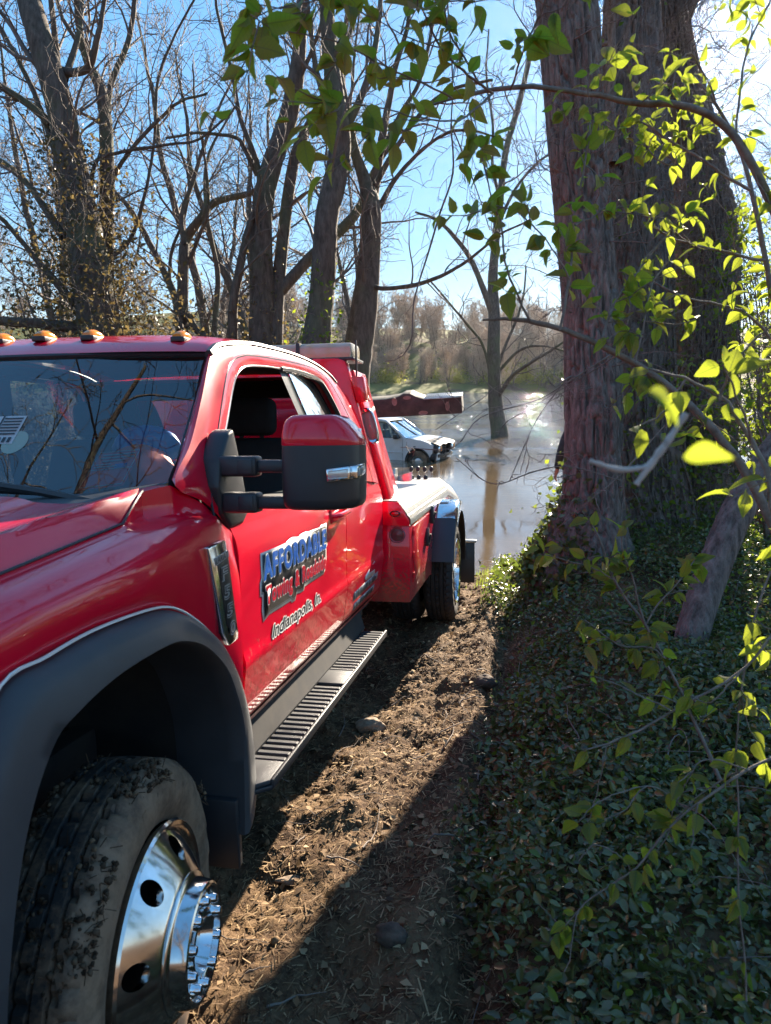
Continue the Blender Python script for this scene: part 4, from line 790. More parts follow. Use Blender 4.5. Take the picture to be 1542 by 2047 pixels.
M['clodmix'] = leaf_mat('mud_bits', (.035, .023, .015), (.10, .066, .042), (.1, .06, .03), .02, .95, .1, (.17, .115, .07))
def front_wheel(side_):
    """driver's side built at the origin; the other one mirrored"""
    def P(name, mb, mat, par, **k): return (mb if side_ > 0 else mir(mb)).build(name, mat, par, **k)
    w_ = P('wheel', tyre(-.232, -.004), M['rubber'], truck, ang=40)
    w_['label'] = 'front wheel with mud caked tyre and polished hub'
    pv = Matrix.Translation((0 if side_ > 0 else 2 * XC, 0, 0)); w_.matrix_local = pv @ Matrix.Rotation(rad(7), 4, 'Z') @ pv.inverted()
    prof = [(-.012, .262), (.0, .268), (.006, .262), (.002, .252), (-.010, .246), (-.004, .238), (.026, .200), (.052, .160), (.060, .148), (.064, .10), (.044, .10), (.040, .148), (.012, .200), (-.03, .24), (-.05, .25)]
    me = holes_disc(prof, 8, .027, .02, .205, math.pi / 8 + .1)
    if side_ < 0: me.transform(Matrix.Translation((2 * XC, 0, 0)) @ Matrix.Scale(-1, 4, (1, 0, 0))); me.flip_normals()
    r_ = link('rim', me, M['rimchrome'], w_)
    mb = MB(); lathe(mb, [(-.05, .25), (-.10, .235), (-.16, .235), (-.2, .25)], 48); mb.box(-.12, -.11, -.2, .2, -.2, .2); P('rim_barrel', mb, M['dark'], w_)
    mb = MB(); lathe(mb, [(.052, .150), (.060, .153), (.064, .149), (.068, .139), (.092, .134), (.101, .130), (.104, .125), (.102, .119), (.088, .114), (.086, .110), (.086, .076), (.098, .073), (.100, .067), (.086, .062), (.072, .056), (.072, .001)], 64); P('hub_cap', mb, M['rimchrome'], w_)
    for k in range(10):
        t = 2 * math.pi * (k + .3) / 10; mb = MB(); lathe(mb, [(.084, .0150), (.090, .0150), (.093, .0125), (.106, .0115), (.112, .009), (.114, .004), (.114, .0005)], 14, c=(0, .0935 * math.cos(t), .0935 * math.sin(t))); P('lug_nut', mb, M['chrome'], w_)
    if side_ > 0:
        mb = MB()
        mb2 = clods((-.21, -.02), 0, .404, 2600, (-1.9, .5), .0065); P('caked_mud', mb2, M['clodmix'], w_, smooth=False, kind='stuff')
        mb2 = clods((-.05, .000), 0, .388, 1700, (-2.6, 1.1), .0055); P('splashed_mud', mb2, M['clodmix'], w_, smooth=False, kind='stuff')
        P('lettering', arc_text('TENIOOS', .318, -.35, .165, .055, -.003, .002), M['rubber'], w_, smooth=False)
for s_ in (1, -1): front_wheel(s_)
RYc, RZc = 4.50, .09
def rear_wheel(side_):
    def P(name, mb, mat, par, **k):
        mb.V = [v + np.array([0, RYc, RZc]) for v in mb.V]; return (mb if side_ > 0 else mir(mb)).build(name, mat, par, **k)
    w_ = P('wheel', tyre(.015, .24), M['rubber_dark'], truck, ang=40); w_['label'] = 'rear dual wheel with muddy tyre and dished chrome rim'
    P('inner_tyre', tyre(-.255, -.03), M['rubber_dark'], w_, ang=40)
    prof = [(.226, .258), (.242, .266), (.248, .260), (.238, .248), (.20, .244), (.10, .236), (.075, .20), (.07, .15), (.09, .13), (.15, .11), (.155, .095), (.155, .001)]
    mb = MB(); lathe(mb, prof, 64); P('rim', mb, M['chrome'], w_)
    mb = MB()
    for k in range(8): t = 2 * math.pi * k / 8; lathe(mb, [(.07, .028), (.0715, .028), (.0715, .001)], 16, c=(.004, .185 * math.cos(t), .185 * math.sin(t)))
    P('hand_holes', mb, M['ink'], w_)
for s_ in (1, -1): rear_wheel(s_)
mb = MB(); tube(mb, [(-.25, RYc, RZc), (2 * XC + .25, RYc, RZc)], .07, 10, True); b = bmesh.new(); bmesh.ops.create_icosphere(b, subdivisions=2, radius=.19, matrix=Matrix.Translation((XC, RYc, RZc))); mb.bm(b); part('rear_axle', mb, M['dark'])
mb = MB(); tube(mb, [(-.1, 0, 0), (2 * XC + .1, 0, 0)], .06, 10, True); part('front_axle', mb, M['dark'])
mb = MB(); [mb.box(XC + s_ * .42 - .04, XC + s_ * .42 + .04, -1.2, 6.0, .12, .30, .01) for s_ in (-1, 1)]; part('chassis_rail', mb, M['dark'])

# ---- running board: frame, slats and plain plates
mb = MB(); mb.bm(prism([(.0, .545), (.058, .60), (.058, 2.44), (-.075, 2.44), (-.075, .545)], 'z', .082, .098, .004))
mb.box(.048, .062, .60, 2.44, .084, .117, .005); mb.box(-.082, -.070, .545, 2.44, .084, .120, .003)
for y in (.8, 1.5, 2.2): mb.box(-.45, -.07, y, y + .06, .06, .09, .005)
mbk = MB(); mbk.grid(np.stack([np.stack([np.full(12, x), np.linspace(.56, 2.46, 12), np.full(12, z)], -1) for x, z in ((-.068, .118), (-.082, .16), (-.10, .225))])); rb = part('running_board', mb, M['plastic'], both=True)[0]; mbk.build('board_filler', M['dark'], rb)  # added filler sheet below the sill, coloured dark in place of shade
mb = MB(); mb.bm(prism([(.0, .546), (.052, .600), (.052, .735), (-.068, .735), (-.068, .546)], 'z', .10, .116, .004)); part('step_pad', mb, M['flare'], rb); mb = MB(); mb.box(-.068, .05, 1.52, 1.70, .10, .117, .004); part('step_pad', mb, M['flare'], rb)
def slat_me():
    mb = MB(); mb.box(-.066, .048, -.0125, .0125, .10, .116, .003, seg=1); return mb.mesh('slat')
sm_ = slat_me(); sm_.materials.append(M['flare'])
ys_ = list(np.arange(.755, 1.51, .0445)) + list(np.arange(1.722, 2.43, .0445))
for y in ys_: s_ = link('slat', sm_, None, rb); s_.location = (0, y, 0)

# ---- tow mirror
def mirror_side(sd):
    def P(name, mb, mat, par): return (mb if sd > 0 else mir(mb)).build(name, mat, par, ang=50)
    mb = MB(); mb.bm(prism([(.515, 1.03), (.53, 1.11), (.60, 1.19), (.64, 1.205), (.70, 1.08), (.75, .94), (.70, .905), (.60, .90), (.545, .95)], 'x', -.12, -.052, .012, 3))
    base = P('mirror', mb, M['plastic'], truck); base['label'] = 'tow mirror with red cap on two extended black arms'
    for (za, zb, x0, zo) in ((1.062, 1.122, -.07, .0), (.955, 1.015, -.055, .0)):
        mb = MB(); mb.box(x0, .055, .535, .60, za, zb, .010); mb.box(.05, .15, .548, .588, za + .012, zb - .012, .007); mb.box(.0, .045, .531, .537, za + .008, zb - .008, .002); P('arm', mb, M['plastic'], base)
    # head: lofted rounded box, outer face swept back
    def ring(z, sx, sy):
        a = np.linspace(0, 2 * np.pi, 40, endpoint=False); e = .38
        cx = np.sign(np.cos(a)) * np.abs(np.cos(a)) ** e; sn = np.sign(np.sin(a)) * np.abs(np.sin(a)) ** e
        x = .245 + cx * .108 * sx; y = .575 + sn * .075 * sy + np.clip(cx, 0, 1) ** 2 * .06
        return np.stack([x, y, np.full(40, z)], -1)
    zs = [.968, .972, .982, 1.0, 1.05, 1.10, 1.152]; sxs = [.80, .90, .97, 1.0, 1.01, 1.01, 1.0]
    mb = MB(); G = np.stack([ring(z, s_, s_) for z, s_ in zip(zs, sxs)]); mb.grid(G, cv=True, flip=True); mb.ngon(G[0]); mb.ngon(G[-1][::-1]); head = P('mirror_head', mb, M['plastic'], base)
    zs = [1.1515, 1.155, 1.18, 1.21, 1.225, 1.235, 1.238]; sxs = [1.0, 1.012, 1.0, .95, .88, .76, .6]
    mb = MB(); G = np.stack([ring(z, s_, s_) for z, s_ in zip(zs, sxs)])
    for k in range(7): G[k, :, 2] -= np.clip((G[k, :, 0] - .29) / .06, 0, 1) ** 1.5 * max(0, (zs[k] - 1.16)) * .75
    mb.grid(G, cv=True, flip=True); mb.ngon(G[-1][::-1]); P('cap', mb, M['paint'], head)
    mb = MB(); mb.bm(prism([(.280, 1.050), (.345, 1.056), (.345, 1.094), (.278, 1.086)], 'y', .488, .51, .004)); mb.bm(prism([(.515, 1.056), (.62, 1.066), (.62, 1.10), (.515, 1.094)], 'x', .33, .362, .005)); lamp = P('turn_signal', mb, M['chrome'], head)
    mb = MB(); mb.bm(prism([(.285, 1.057), (.342, 1.062), (.342, 1.087), (.284, 1.080)], 'y', .484, .50, .003)); mb.bm(prism([(.52, 1.063), (.61, 1.072), (.61, 1.093), (.52, 1.087)], 'x', .35, .3655, .003)); P('lens', mb, M['clearlens'], head)
    mb = MB(); mb.grid([[(.16, .645, .99), (.16, .645, 1.2)], [(.34, .668, .99), (.34, .668, 1.2)]]); P('mirror_glass', mb, M['chrome'], head)
for s_ in (1, -1): mirror_side(s_)

# ---- fender vent badge with its writing
def fside(y, z):       # x on the fender / door flank near the badge
    return -.036
mb = MB(); OB = [(.383, .880), (.50, .886), (.573, .60), (.568, .578), (.505, .575), (.470, .62)]
mb.bm(prism(OB, 'x', -.045, -.012, .006)); vent = part('side_vent', mb, M['chrome'], both=True)[0]; vent.location = (0, -.035, 0)
mb = MB(); mb.bm(prism([(.430, .838), (.505, .846), (.556, .632), (.520, .612), (.486, .640)], 'x', -.02, -.010, .001)); part('vent_inset', mb, M['ink'], vent)
def flat_text(s, y0, z0, h, xw, mat, parent, name='lettering', off=0, shear=0, width=None, ext=.0006, space=1, rot=0, slope=0, xf=None, res=3, bold=0):
    V, F = text_raw(s, 1, off, 0, shear, space, res); cap = .73
    V = V.copy(); sc_ = h / cap; ww = V[:, 0].max() - V[:, 0].min(); sx = sc_ if width is None else width / ww
    u = (V[:, 0] - V[:, 0].min()) * sx; v = V[:, 1] * sc_
    c, s_ = math.cos(rot), math.sin(rot); y = y0 + u * c - v * s_; z = z0 + u * s_ + v * c
    mb = MB()          # heavy strokes: the letter laid down several times, each a hair proud of the last
    for k in range(9 if bold else 1):
        yk = y + (bold * math.cos(k * math.pi / 4) if k else 0); zk = z + (bold * math.sin(k * math.pi / 4) if k else 0); x = (side(zk) if xf is None else xf(yk, zk)) + xw; add_faces(mb, np.stack([x + ext + .00006 * k, yk, zk], -1), F)
    return mb.build(name, mat, parent, smooth=False)
vx = lambda y, z: -.010 + 0 * y
mb = MB(); mb.bm(prism([(.412, .846), (.507, .856), (.511, .836), (.424, .824)], 'x', -.02, -.0095, .001)); part('vent_plate', mb, M['silver'], vent)
flat_text('LARIAT', .421, .829, .018, .0, M['ink'], vent, width=.082, xf=lambda y, z: -.0090 + 0 * y, rot=.10, off=.01)
for k, ch in enumerate('F550'):
    y0 = .451 + .0155 * k; z0 = .775 - .056 * k
    for off, mt, dx in ((.05, M['silver'], .001), (-.016, M['ink'], .0022)):
        flat_text(ch, y0, z0, .040, dx, mt, vent, off=off, width=.047, xf=lambda y, z: -.0095 + 0 * y, rot=.03)

# ---- door sign: white edge, black shadow block, blue and red letters
def sign():
    back = [(.787, .797), (.79, .715), (.775, .70), (.775, .655), (.795, .650), (.790, .605), (.80, .562), (.86, .575), (1.0, .572), (1.09, .572), (1.10, .562), (1.14, .562), (1.16, .585), (1.20, .578), (1.25, .578), (1.262, .592), (1.40, .592), (1.53, .592), (1.555, .605), (1.575, .64), (1.575, .70), (1.59, .71), (1.588, .808), (1.50, .806), (1.49, .800), (1.33, .802), (1.28, .806), (1.22, .803), (1.20, .797), (1.12, .806), (1.06, .80), (1.05, .795)]
    mb = MB(); bmx = prism(back, 'x', 0, .0004); mb.bm(bmx); mb.V = [np.stack([side(v[:, 2]) + .0012 + v[:, 0], v[:, 1], v[:, 2]], -1) for v in mb.V]; s_ = mb.build('door_sign', M['white'], door, smooth=False)
    gy = [(.797, .79), (.797, .712), (.785, .70), (.785, .66), (.802, .655), (.80, .61), (.807, .57), (.862, .582), (1.09, .580), (1.105, .570), (1.135, .570), (1.155, .593), (1.205, .586), (1.245, .586), (1.258, .60), (1.53, .60), (1.548, .612), (1.566, .645), (1.566, .70), (1.58, .712), (1.579, .80), (1.30, .797), (1.06, .792)]
    for out, mt, dx in ((gy, M['silver'], .002), ([(y + .006 if y < 1.2 else y - .004, z + .007 if z < .7 else z - .003) for y, z in gy], M['ink'], .0028)):
        mb = MB(); mb.bm(prism(out, 'x', 0, .0004)); mb.V = [np.stack([side(v[:, 2]) + dx + v[:, 0], v[:, 1], v[:, 2]], -1) for v in mb.V]; mb.build('sign_layer', mt, door, smooth=False)
    for t, y0, z0, h, wd, mt in (('AFFORDABLE', .803, .706, .080, .752, M['blue']), ('Towing & Roadside', .822, .618, .062, .732, M['redink'])):
        flat_text(t, y0, z0, h, .0040, M['white'], door, off=.0, width=wd, space=1.12, bold=.010 if mt is M['blue'] else .0075)
        flat_text(t, y0, z0, h, .0058, mt, door, off=.0, width=wd, space=1.12, bold=.0050 if mt is M['blue'] else .0036)
    flat_text('Indianapolis, In.', .872, .490, .042, .0018, M['white'], door, off=.0, width=.598, shear=.45, bold=.0065)
    flat_text('Indianapolis, In.', .872, .490, .042, .0026, M['ink'], door, off=.0, width=.598, shear=.45, bold=.0012)
sign()
# small grey print and triangular mark low on the rear door
for y0, z0, h, wd in ((2.10, .350, .044, .60), (2.13, .292, .038, .50)):      # print too small to read: strokes on a grey ground
    mb = MB(); mb.bm(prism([(y0, z0), (y0 + wd, z0 + .006), (y0 + wd, z0 + h + .006), (y0, z0 + h)], 'x', 0, .0004)); mb.V = [np.stack([side(v[:, 2]) + .0014 + v[:, 0], v[:, 1], v[:, 2]], -1) for v in mb.V]; pr = mb.build('small_print', M['silver'], rdoor, smooth=False)
    mb = MB(); y = y0 + .012
    while y < y0 + wd - .03:
        ww = rng.uniform(.012, .028); hh = rng.choice([.6, .8, .8]); zb = z0 + h * .12; mb.box(.0, .0004, y, y + ww, zb, zb + h * hh); y += ww + rng.uniform(.006, .016) + (.02 if rng.random() < .12 else 0)
    mb.V = [np.stack([side(v[:, 2]) + .0024 + v[:, 0], v[:, 1], v[:, 2]], -1) for v in mb.V]; mb.build('print_strokes', M['ink'], pr, smooth=False, kind='stuff')
mb = MB(); mb.bm(prism([(2.33, .42), (2.33, .44), (2.56, .482), (2.60, .40), (2.37, .405)], 'x', 0, .0005)); mb.V = [np.stack([side(v[:, 2]) + .0015 + v[:, 0], v[:, 1], v[:, 2]], -1) for v in mb.V]; part('decal', mb, M['white'], rdoor, smooth=False)
# windshield decals: a pale flag with dark bars, and the round inspection sticker beside it
def ws_panel(u0, v0, du, dv, mat, dx=.002, rot=0):
    c = np.array([(0, 0), (du, 0), (du, dv), (0, dv)]); r = np.array([[math.cos(rot), -math.sin(rot)], [math.sin(rot), math.cos(rot)]]); c = c @ r.T + np.array([u0, v0])
    mb = MB(); P = wsh(c[:, 0], c[:, 1]) + np.array([0, -.7, .72]) * dx; mb.ngon(P); return mb
fl = part('flag_decal', ws_panel(.0, .36, .225, .19, pm('decal_grey', (.42, .45, .45), rough=.5), .002), pm('decal_pale', (.42, .45, .45), rough=.5), wind, smooth=False)
mb = MB()
for k in range(6):
    for a, b in ((.008, .105), (.122, .215)):
        if k > 2 and a < .1: continue
        m2 = ws_panel(a, .42 + .021 * k, b - a, .010, None, .004); mb.V += m2.V; mb.F += [f + mb.n for f in m2.F]; mb.M += m2.M; mb.n += m2.n
m2 = ws_panel(.108, .36, .009, .19, None, .004); mb.V += m2.V; mb.F += [f + mb.n for f in m2.F]; mb.M += m2.M; mb.n += m2.n
for k in range(8):
    m2 = ws_panel(.012 + .026 * k, .368, .015, .034, None, .004); mb.V += m2.V; mb.F += [f + mb.n for f in m2.F]; mb.M += m2.M; mb.n += m2.n
mb.build('flag_bars', M['ink'], fl, smooth=False)
a = np.linspace(0, 2 * np.pi, 20); mb = MB(); mb.ngon(wsh(.235 + .06 * np.cos(a), .37 + .075 * np.sin(a)) + np.array([0, -.7, .72]) * .001); part('inspection_sticker', mb, pm('sticker_green', (.25, .33, .28), rough=.6), wind, smooth=False)

# ================================================================== recovery body behind the cab
BX, BY0, BY1 = .105, 2.965, 5.9
bed = []
mb = MB()
arch = [(RYc + .53 * math.cos(t), RZc + .53 * math.sin(t)) for t in np.linspace(.10, math.pi - .10, 24)]
mb.bm(prism([(2.965, .155), (2.965, .665), (5.05, .69), (5.95, .55), (5.95, .22), (5.06, .2)] + arch + [(3.94, .16)], 'x', -.40, BX, .006)); tb = part('tool_body', mb, M['paint'], both=True)[0]
mb = MB(); mb.box(2 * XC + .34, -.34, 3.05, 5.9, .52, .58); part('deck', mb, M['steel'])
# red cap plate of the front face, side marker and round reflector lamp
mb = MB(); mb.bm(prism([(-.22, .635), (BX + .003, .635), (BX + .003, .672), (.035, .785), (-.22, .785)], 'y', 2.945, 2.968, .004)); part('face_plate', mb, M['paint'], tb)
def lamp_y(x, z, rx, rz, y, matl, ring):
    a = np.linspace(0, 2 * np.pi, 28, endpoint=False); mb = MB(); prof = [(1.25, 0), (1.25, -.010), (1.12, -.016), (1.0, -.012), (1.0, -.004)]
    G = np.stack([np.stack([x + rx * k * np.cos(a), np.full(28, y + d), z + rz * k * np.sin(a)], -1) for k, d in prof]); mb.grid(G, cv=True, flip=False); o_ = part('marker_lamp', mb, ring, tb)
    mb = MB(); G = np.stack([np.stack([x + rx * k * np.cos(a), np.full(28, y - .006 - .006 * (1 - k)), z + rz * k * np.sin(a)], -1) for k in (1.0, .7, .3, .02)]); mb.grid(G, cv=True); part('lens', mb, matl, o_) if False else mb.build('lamp_lens', matl, tb)
lamp_y(.018, .712, .026, .015, 2.945, M['redlens'], M['ink']); lamp_y(.028, .578, .040, .040, 2.965, pm('smoked_lens', (.13, .06, .06), rough=.2), pm('bezel', (.25, .07, .08), rough=.3))
# diamond-plate top rail: bevelled angle, kinked down at the tail
rail = [(2.955, .79, .672), (5.05, .82, .70), (6.0, .68, .56)]
P = np.array(rail); yv = np.concatenate([np.linspace(2.955, 5.05, 30), np.linspace(5.07, 6.0, 10)]); zt = np.interp(yv, P[:, 0], P[:, 1]); zo = np.interp(yv, P[:, 0], P[:, 2])
mb = MB(); mb.grid(np.stack([np.stack([np.full(40, x), yv, z], -1) for x, z in ((-.40, zt - .06), (-.40, zt), (.02, zt), (.035, zt - .002), (.112, zo + .008), (.114, zo), (.114, zo - .03), (.106, zo - .03))]), flip=False); railo = part('top_rail', mb, M['steel'], tb)
mb = MB()
for k in range(60):                                       # raised tread lozenges on the sloping face
    for j in range(3):
        t = (j + .5 + (.25 if k % 2 else -.25) * 0) / 3; y = 2.98 + k * .034; z_t = np.interp(y, P[:, 0], P[:, 1]); z_o = np.interp(y, P[:, 0], P[:, 2]) + .008
        c = np.array([.035 + (.112 - .035) * t, y, z_t + (z_o - z_t) * t]); nrm = np.array([.75, 0, .66]); d = np.array([.0, .010, .0]) + (1 if (k + j) % 2 else -1) * np.array([.0052, 0, -.0062]); q = np.array([.0028, 0, -.0032]) if False else np.cross(nrm, d) / np.linalg.norm(d) * .0026
        mb.add([c - d, c + q, c + d, c - q, c + nrm * .003], [[0, 3, 4], [3, 2, 4], [2, 1, 4], [1, 0, 4]])
mb.build('tread_plate', M['steel'], railo if False else tb, smooth=False, kind='stuff')
# tool door with hinges, seam and black latches
mb = MB(); mb.bm(prism([(3.09, .26), (3.09, .618), (3.98, .632), (3.98, .60), (3.90, .60), (3.72, .40), (3.66, .25)], 'x', BX - .004, BX + .007, .003)); td = part('tool_door', mb, M['paint'], tb)
for z in (.29, .42, .56):
    mb = MB(); tube(mb, [(BX + .008, 3.075, z), (BX + .008, 3.075, z + .035)], .006, 8, True); mb.box(BX + .0, BX + .009, 3.08, 3.11, z, z + .035, .001); mb.build('hinge', M['paint'], tb)
for y, z in ((3.62, .47), (4.12, .59) if False else (3.88, .60)):
    mb = MB(); mb.bm(prism([(y, z - .05), (y + .02, z - .06), (y + .05, z - .03), (y + .05, z + .06), (y + .03, z + .075), (y, z + .05)], 'x', BX, BX + .028, .006)); tube(mb, [(BX + .028, y + .02, z - .03), (BX + .04, y + .02, z + .03)], .008, 6, True); mb.build('latch', M['plastic'], tb)
# wheel fender: arched band with bright outer edge, black flap behind
th = np.linspace(.27, math.pi - .02, 44)
def arcb(x, r): return np.stack([np.full(44, x), RYc - r * np.cos(th), RZc + r * np.sin(th) * 1.06], -1)
mb = MB(); mb.grid(np.stack([arcb(-.1, .530), arcb(-.1, .550), arcb(.10, .552), arcb(.245, .550), arcb(.272, .535), arcb(.275, .47), arcb(.265, .47), arcb(.260, .527), arcb(.1, .532), arcb(-.1, .530)]), flip=False); wf = part('wheel_fender', mb, M['plastic'], both=True, ang=50)[0]
mb = MB(); th = np.linspace(.92, math.pi - .5, 44); mb.grid(np.stack([arcb(.108, .5535), arcb(.247, .5532), arcb(.275, .537), arcb(.280, .505), arcb(.278, .464)]), flip=False); mb.build('bright_trim', M['chrome'], wf, ang=60)
mb = MB(); mb.bm(prism([(5.05, .25), (5.075, .25), (5.085, -.12), (5.06, -.12)], 'x', -.06, .345, .004)); fl_ = part('mud_flap', mb, M['plastic'], both=True)[0]
mb = MB(); mb.box(-.06, .36, 5.04, 5.08, .245, .27, .003); mb.build('flap_bracket', M['steel'], fl_)
# headboard tower behind the cab
mb = MB(); HB = [(2.98, .56), (2.98, 1.60), (3.02, 1.66), (3.30, 1.66), (3.62, 1.0), (3.72, .56)]
def tower(x0, x1, top):   # leaning panel: narrow at the top
    a = [(-.02, .58), (-.27, 1.585), (-.295, 1.65), (-.34, 1.665), (-.50, 1.668), (-.50, .58)]
    return prism(a, 'y', 2.975, 3.07, .008)
mb.bm(tower(0, 0, 0)); tw = part('headboard', mb, M['paint'], both=True)[0]
mb = MB(); mb.box(2 * XC + .48, -.48, 3.0, 3.06, .9, 1.62, .006); 
part('headboard_panel', mb, M['paint'])
mb = MB(); mb.bm(prism([(-.035, .60), (-.285, 1.60), (-.26, 1.60), (.02, .60)], 'y', 3.07, 3.40, .006)); mb.build('headboard_wing', M['paint'], tw)
# long oval work lamp in a bright bezel set on the wing edge
a = np.linspace(0, 2 * np.pi, 32, endpoint=False); c = np.array([-.138, 3.0, 1.25]); ux = np.array([.245, 0, -.97]); 
def oval(k, d): e = np.sign(np.cos(a)) * np.abs(np.cos(a)) ** .6; f = np.sign(np.sin(a)) * np.abs(np.sin(a)) ** .8; return c + np.outer(e * .098 * k, ux) + np.outer(f * .034 * k, (.97, 0, .245)) + np.array([0, d, 0])
mb = MB(); G = np.stack([oval(1.15, .0), oval(1.15, -.035), oval(1.05, -.045), oval(.92, -.035), oval(.90, -.02)]); mb.grid(G, cv=True, flip=False); ol = mb.build('oval_lamp', M['chrome'], tw)
mb = MB(); G = np.stack([oval(.9, -.02), oval(.6, -.026), oval(.05, -.028)]); mb.grid(G, cv=True); mb.build('oval_lens', pm('dim_lens', (.28, .25, .2), rough=.15), tw)
mb = MB(); mb.bm(prism([(-.245, 1.548), (-.172, 1.548), (-.150, 1.40), (-.212, 1.395)], 'y', 2.93, 3.06, .006)); mb.build('red_lamp', M['redlens'], tw)
mb = MB(); tube(mb, [(-.24, 3.05, 1.78), (-.236, 3.05, 1.5)], .006, 6, True); mb.build('lamp_post', M['plastic'], tw)
# light bar on two posts
mb = MB(); mb.bm(prism([(3.0, 1.668), (3.0, 1.735), (3.03, 1.765), (3.22, 1.765), (3.25, 1.735), (3.25, 1.668)], 'x', 2 * XC + .26, -.26, .012)); lb = part('light_bar', mb, M['amberbar'])
mb = MB(); mb.box(2 * XC + .24, -.24, 2.99, 3.26, 1.655, 1.672, .004); [mb.box(x - .012, x + .012, 2.993, 3.257, 1.66, 1.768, .004) for x in (-.60, XC, 2 * XC + .6)]; mb.build('bar_frame', M['plastic'], lb)
for x in (-.42, 2 * XC + .42):
    mb = MB(); mb.box(x - .03, x + .03, 3.08, 3.14, 1.6, 1.66, .004); mb.build('bar_post', M['plastic'], lb)
# control station: plates and two rows of black-knobbed levers
mb = MB(); mb.bm(prism([(4.55, .60), (4.55, .835), (4.62, .92), (4.72, .92), (4.72, .60)], 'x', -.30, -.285, .002)); mb.bm(prism([(-.29, .60), (-.29, .85), (-.16, .89), (-.16, .60)], 'y', 4.72, 4.732, .002)); mb.box(-.30, .0, 4.78, 5.06, .70, .77, .004); cs = part('control_station', mb, M['steel'])
for k in range(4):
    for row, (dy, zt) in enumerate(((.22, .905), (.08, .835))):
        if row == 1 and k == 3: continue
        x = -.215 + .060 * k + (.028 if row else 0); y = 4.80 + dy
        mb = MB(); tube(mb, [(x, y, .76), (x, y, zt - .03)], .0055, 6); lv = mb.build('lever', M['chrome'], cs)
        b = bmesh.new(); bmesh.ops.create_uvsphere(b, u_segments=12, v_segments=8, radius=.019, matrix=Matrix.Translation((x, y, zt - .006)) @ Matrix.Diagonal((1, 1, 1.4, 1))); mb = MB(); mb.bm(b); mb.build('knob', M['plastic'], lv)
M['wornedge'] = pm('worn_edge', (.22, .17, .14), (.34, .28, .24), 30, .6, .3)
# wheel-lift: mast, arm and the raised cross beam with its tread plate and humps
def rotb(V):      # the beam sags a little on its pivot
    c = np.array([XC, 5.45, 1.47]); t = rad(2.2); k_ = rad(14); d = V - c; d = np.stack([d[:, 0], d[:, 1] * math.cos(k_) - d[:, 2] * math.sin(k_), d[:, 1] * math.sin(k_) + d[:, 2] * math.cos(k_)], -1); return c + np.stack([d[:, 0] * math.cos(t) - d[:, 2] * math.sin(t), d[:, 1], d[:, 0] * math.sin(t) + d[:, 2] * math.cos(t)], -1)
xr = .20; xl = 2 * XC - xr
outl = [(xl, 1.375), (xr, 1.375), (xr, 1.525), (xr - .34, 1.525), (xr - .42, 1.555), (xr - .47, 1.585), (xr - .53, 1.585), (xr - .58, 1.56), (xr - .70, 1.545), (xl + .70, 1.545), (xl + .58, 1.56), (xl + .53, 1.585), (xl + .47, 1.585), (xl + .42, 1.555), (xl + .34, 1.525), (xl, 1.525)]
mb = MB(); mb.bm(prism(outl, 'y', 5.35, 5.55, .004)); mb.xf(rotb); cb = part('cross_beam', mb, M['beam'])
for x0, x1 in ((xr - .34, xr), (xl, xl + .34)):
    mb = MB(); mb.box(x0, x1 + .002, 5.33, 5.57, 1.526, 1.534)
    for i_ in range(16):
        for j_ in range(9):
            cx, cy = x0 + .011 + i_ * .0212, 5.342 + j_ * .027; s2 = 1 if (i_ + j_) % 2 else -1
            mb.add([(cx - .007, cy - .004 * s2, 1.534), (cx, cy + .004, 1.534), (cx + .007, cy + .004 * s2, 1.534), (cx, cy - .004, 1.534), (cx, cy, 1.541)], [[0, 3, 4], [3, 2, 4], [2, 1, 4], [1, 0, 4]])
    mb.xf(rotb); mb.build('tread_plate', M['steel'], cb, smooth=False)
for x, z, w2, h2 in ((xr - .13, 1.45, .016, .034), (xr - .36, 1.40, .035, .016), (xr - .50, 1.55, .03, .013), (xr - .62, 1.52, .02, .03)):
    mb = MB(); a = np.linspace(0, 2 * np.pi, 20, endpoint=False); ev = lambda k, d: np.stack([x + w2 * k * np.cos(a), np.full(20, 5.35 + d), z + h2 * k * np.sin(a)], -1)
    mb.grid(np.stack([ev(1.25, -.001), ev(1.25, -.010), ev(1.0, -.010), ev(.98, -.003), ev(.02, -.003)]), cv=True); mb.xf(rotb); mb.build('pin_socket', M['wornedge'], cb)
mb = MB(); mb.bm(prism([(3.4, .60), (3.75, .60), (5.55, 1.30), (5.55, 1.46), (5.36, 1.46), (3.4, .80)], 'x', XC - .11, XC + .11, .01)); part('lift_arm', mb, M['beam'])
mb = MB(); mb.box(XC - .16, XC + .16, 3.3, 3.75, .4, .95, .01); part('mast', mb, M['paint'])
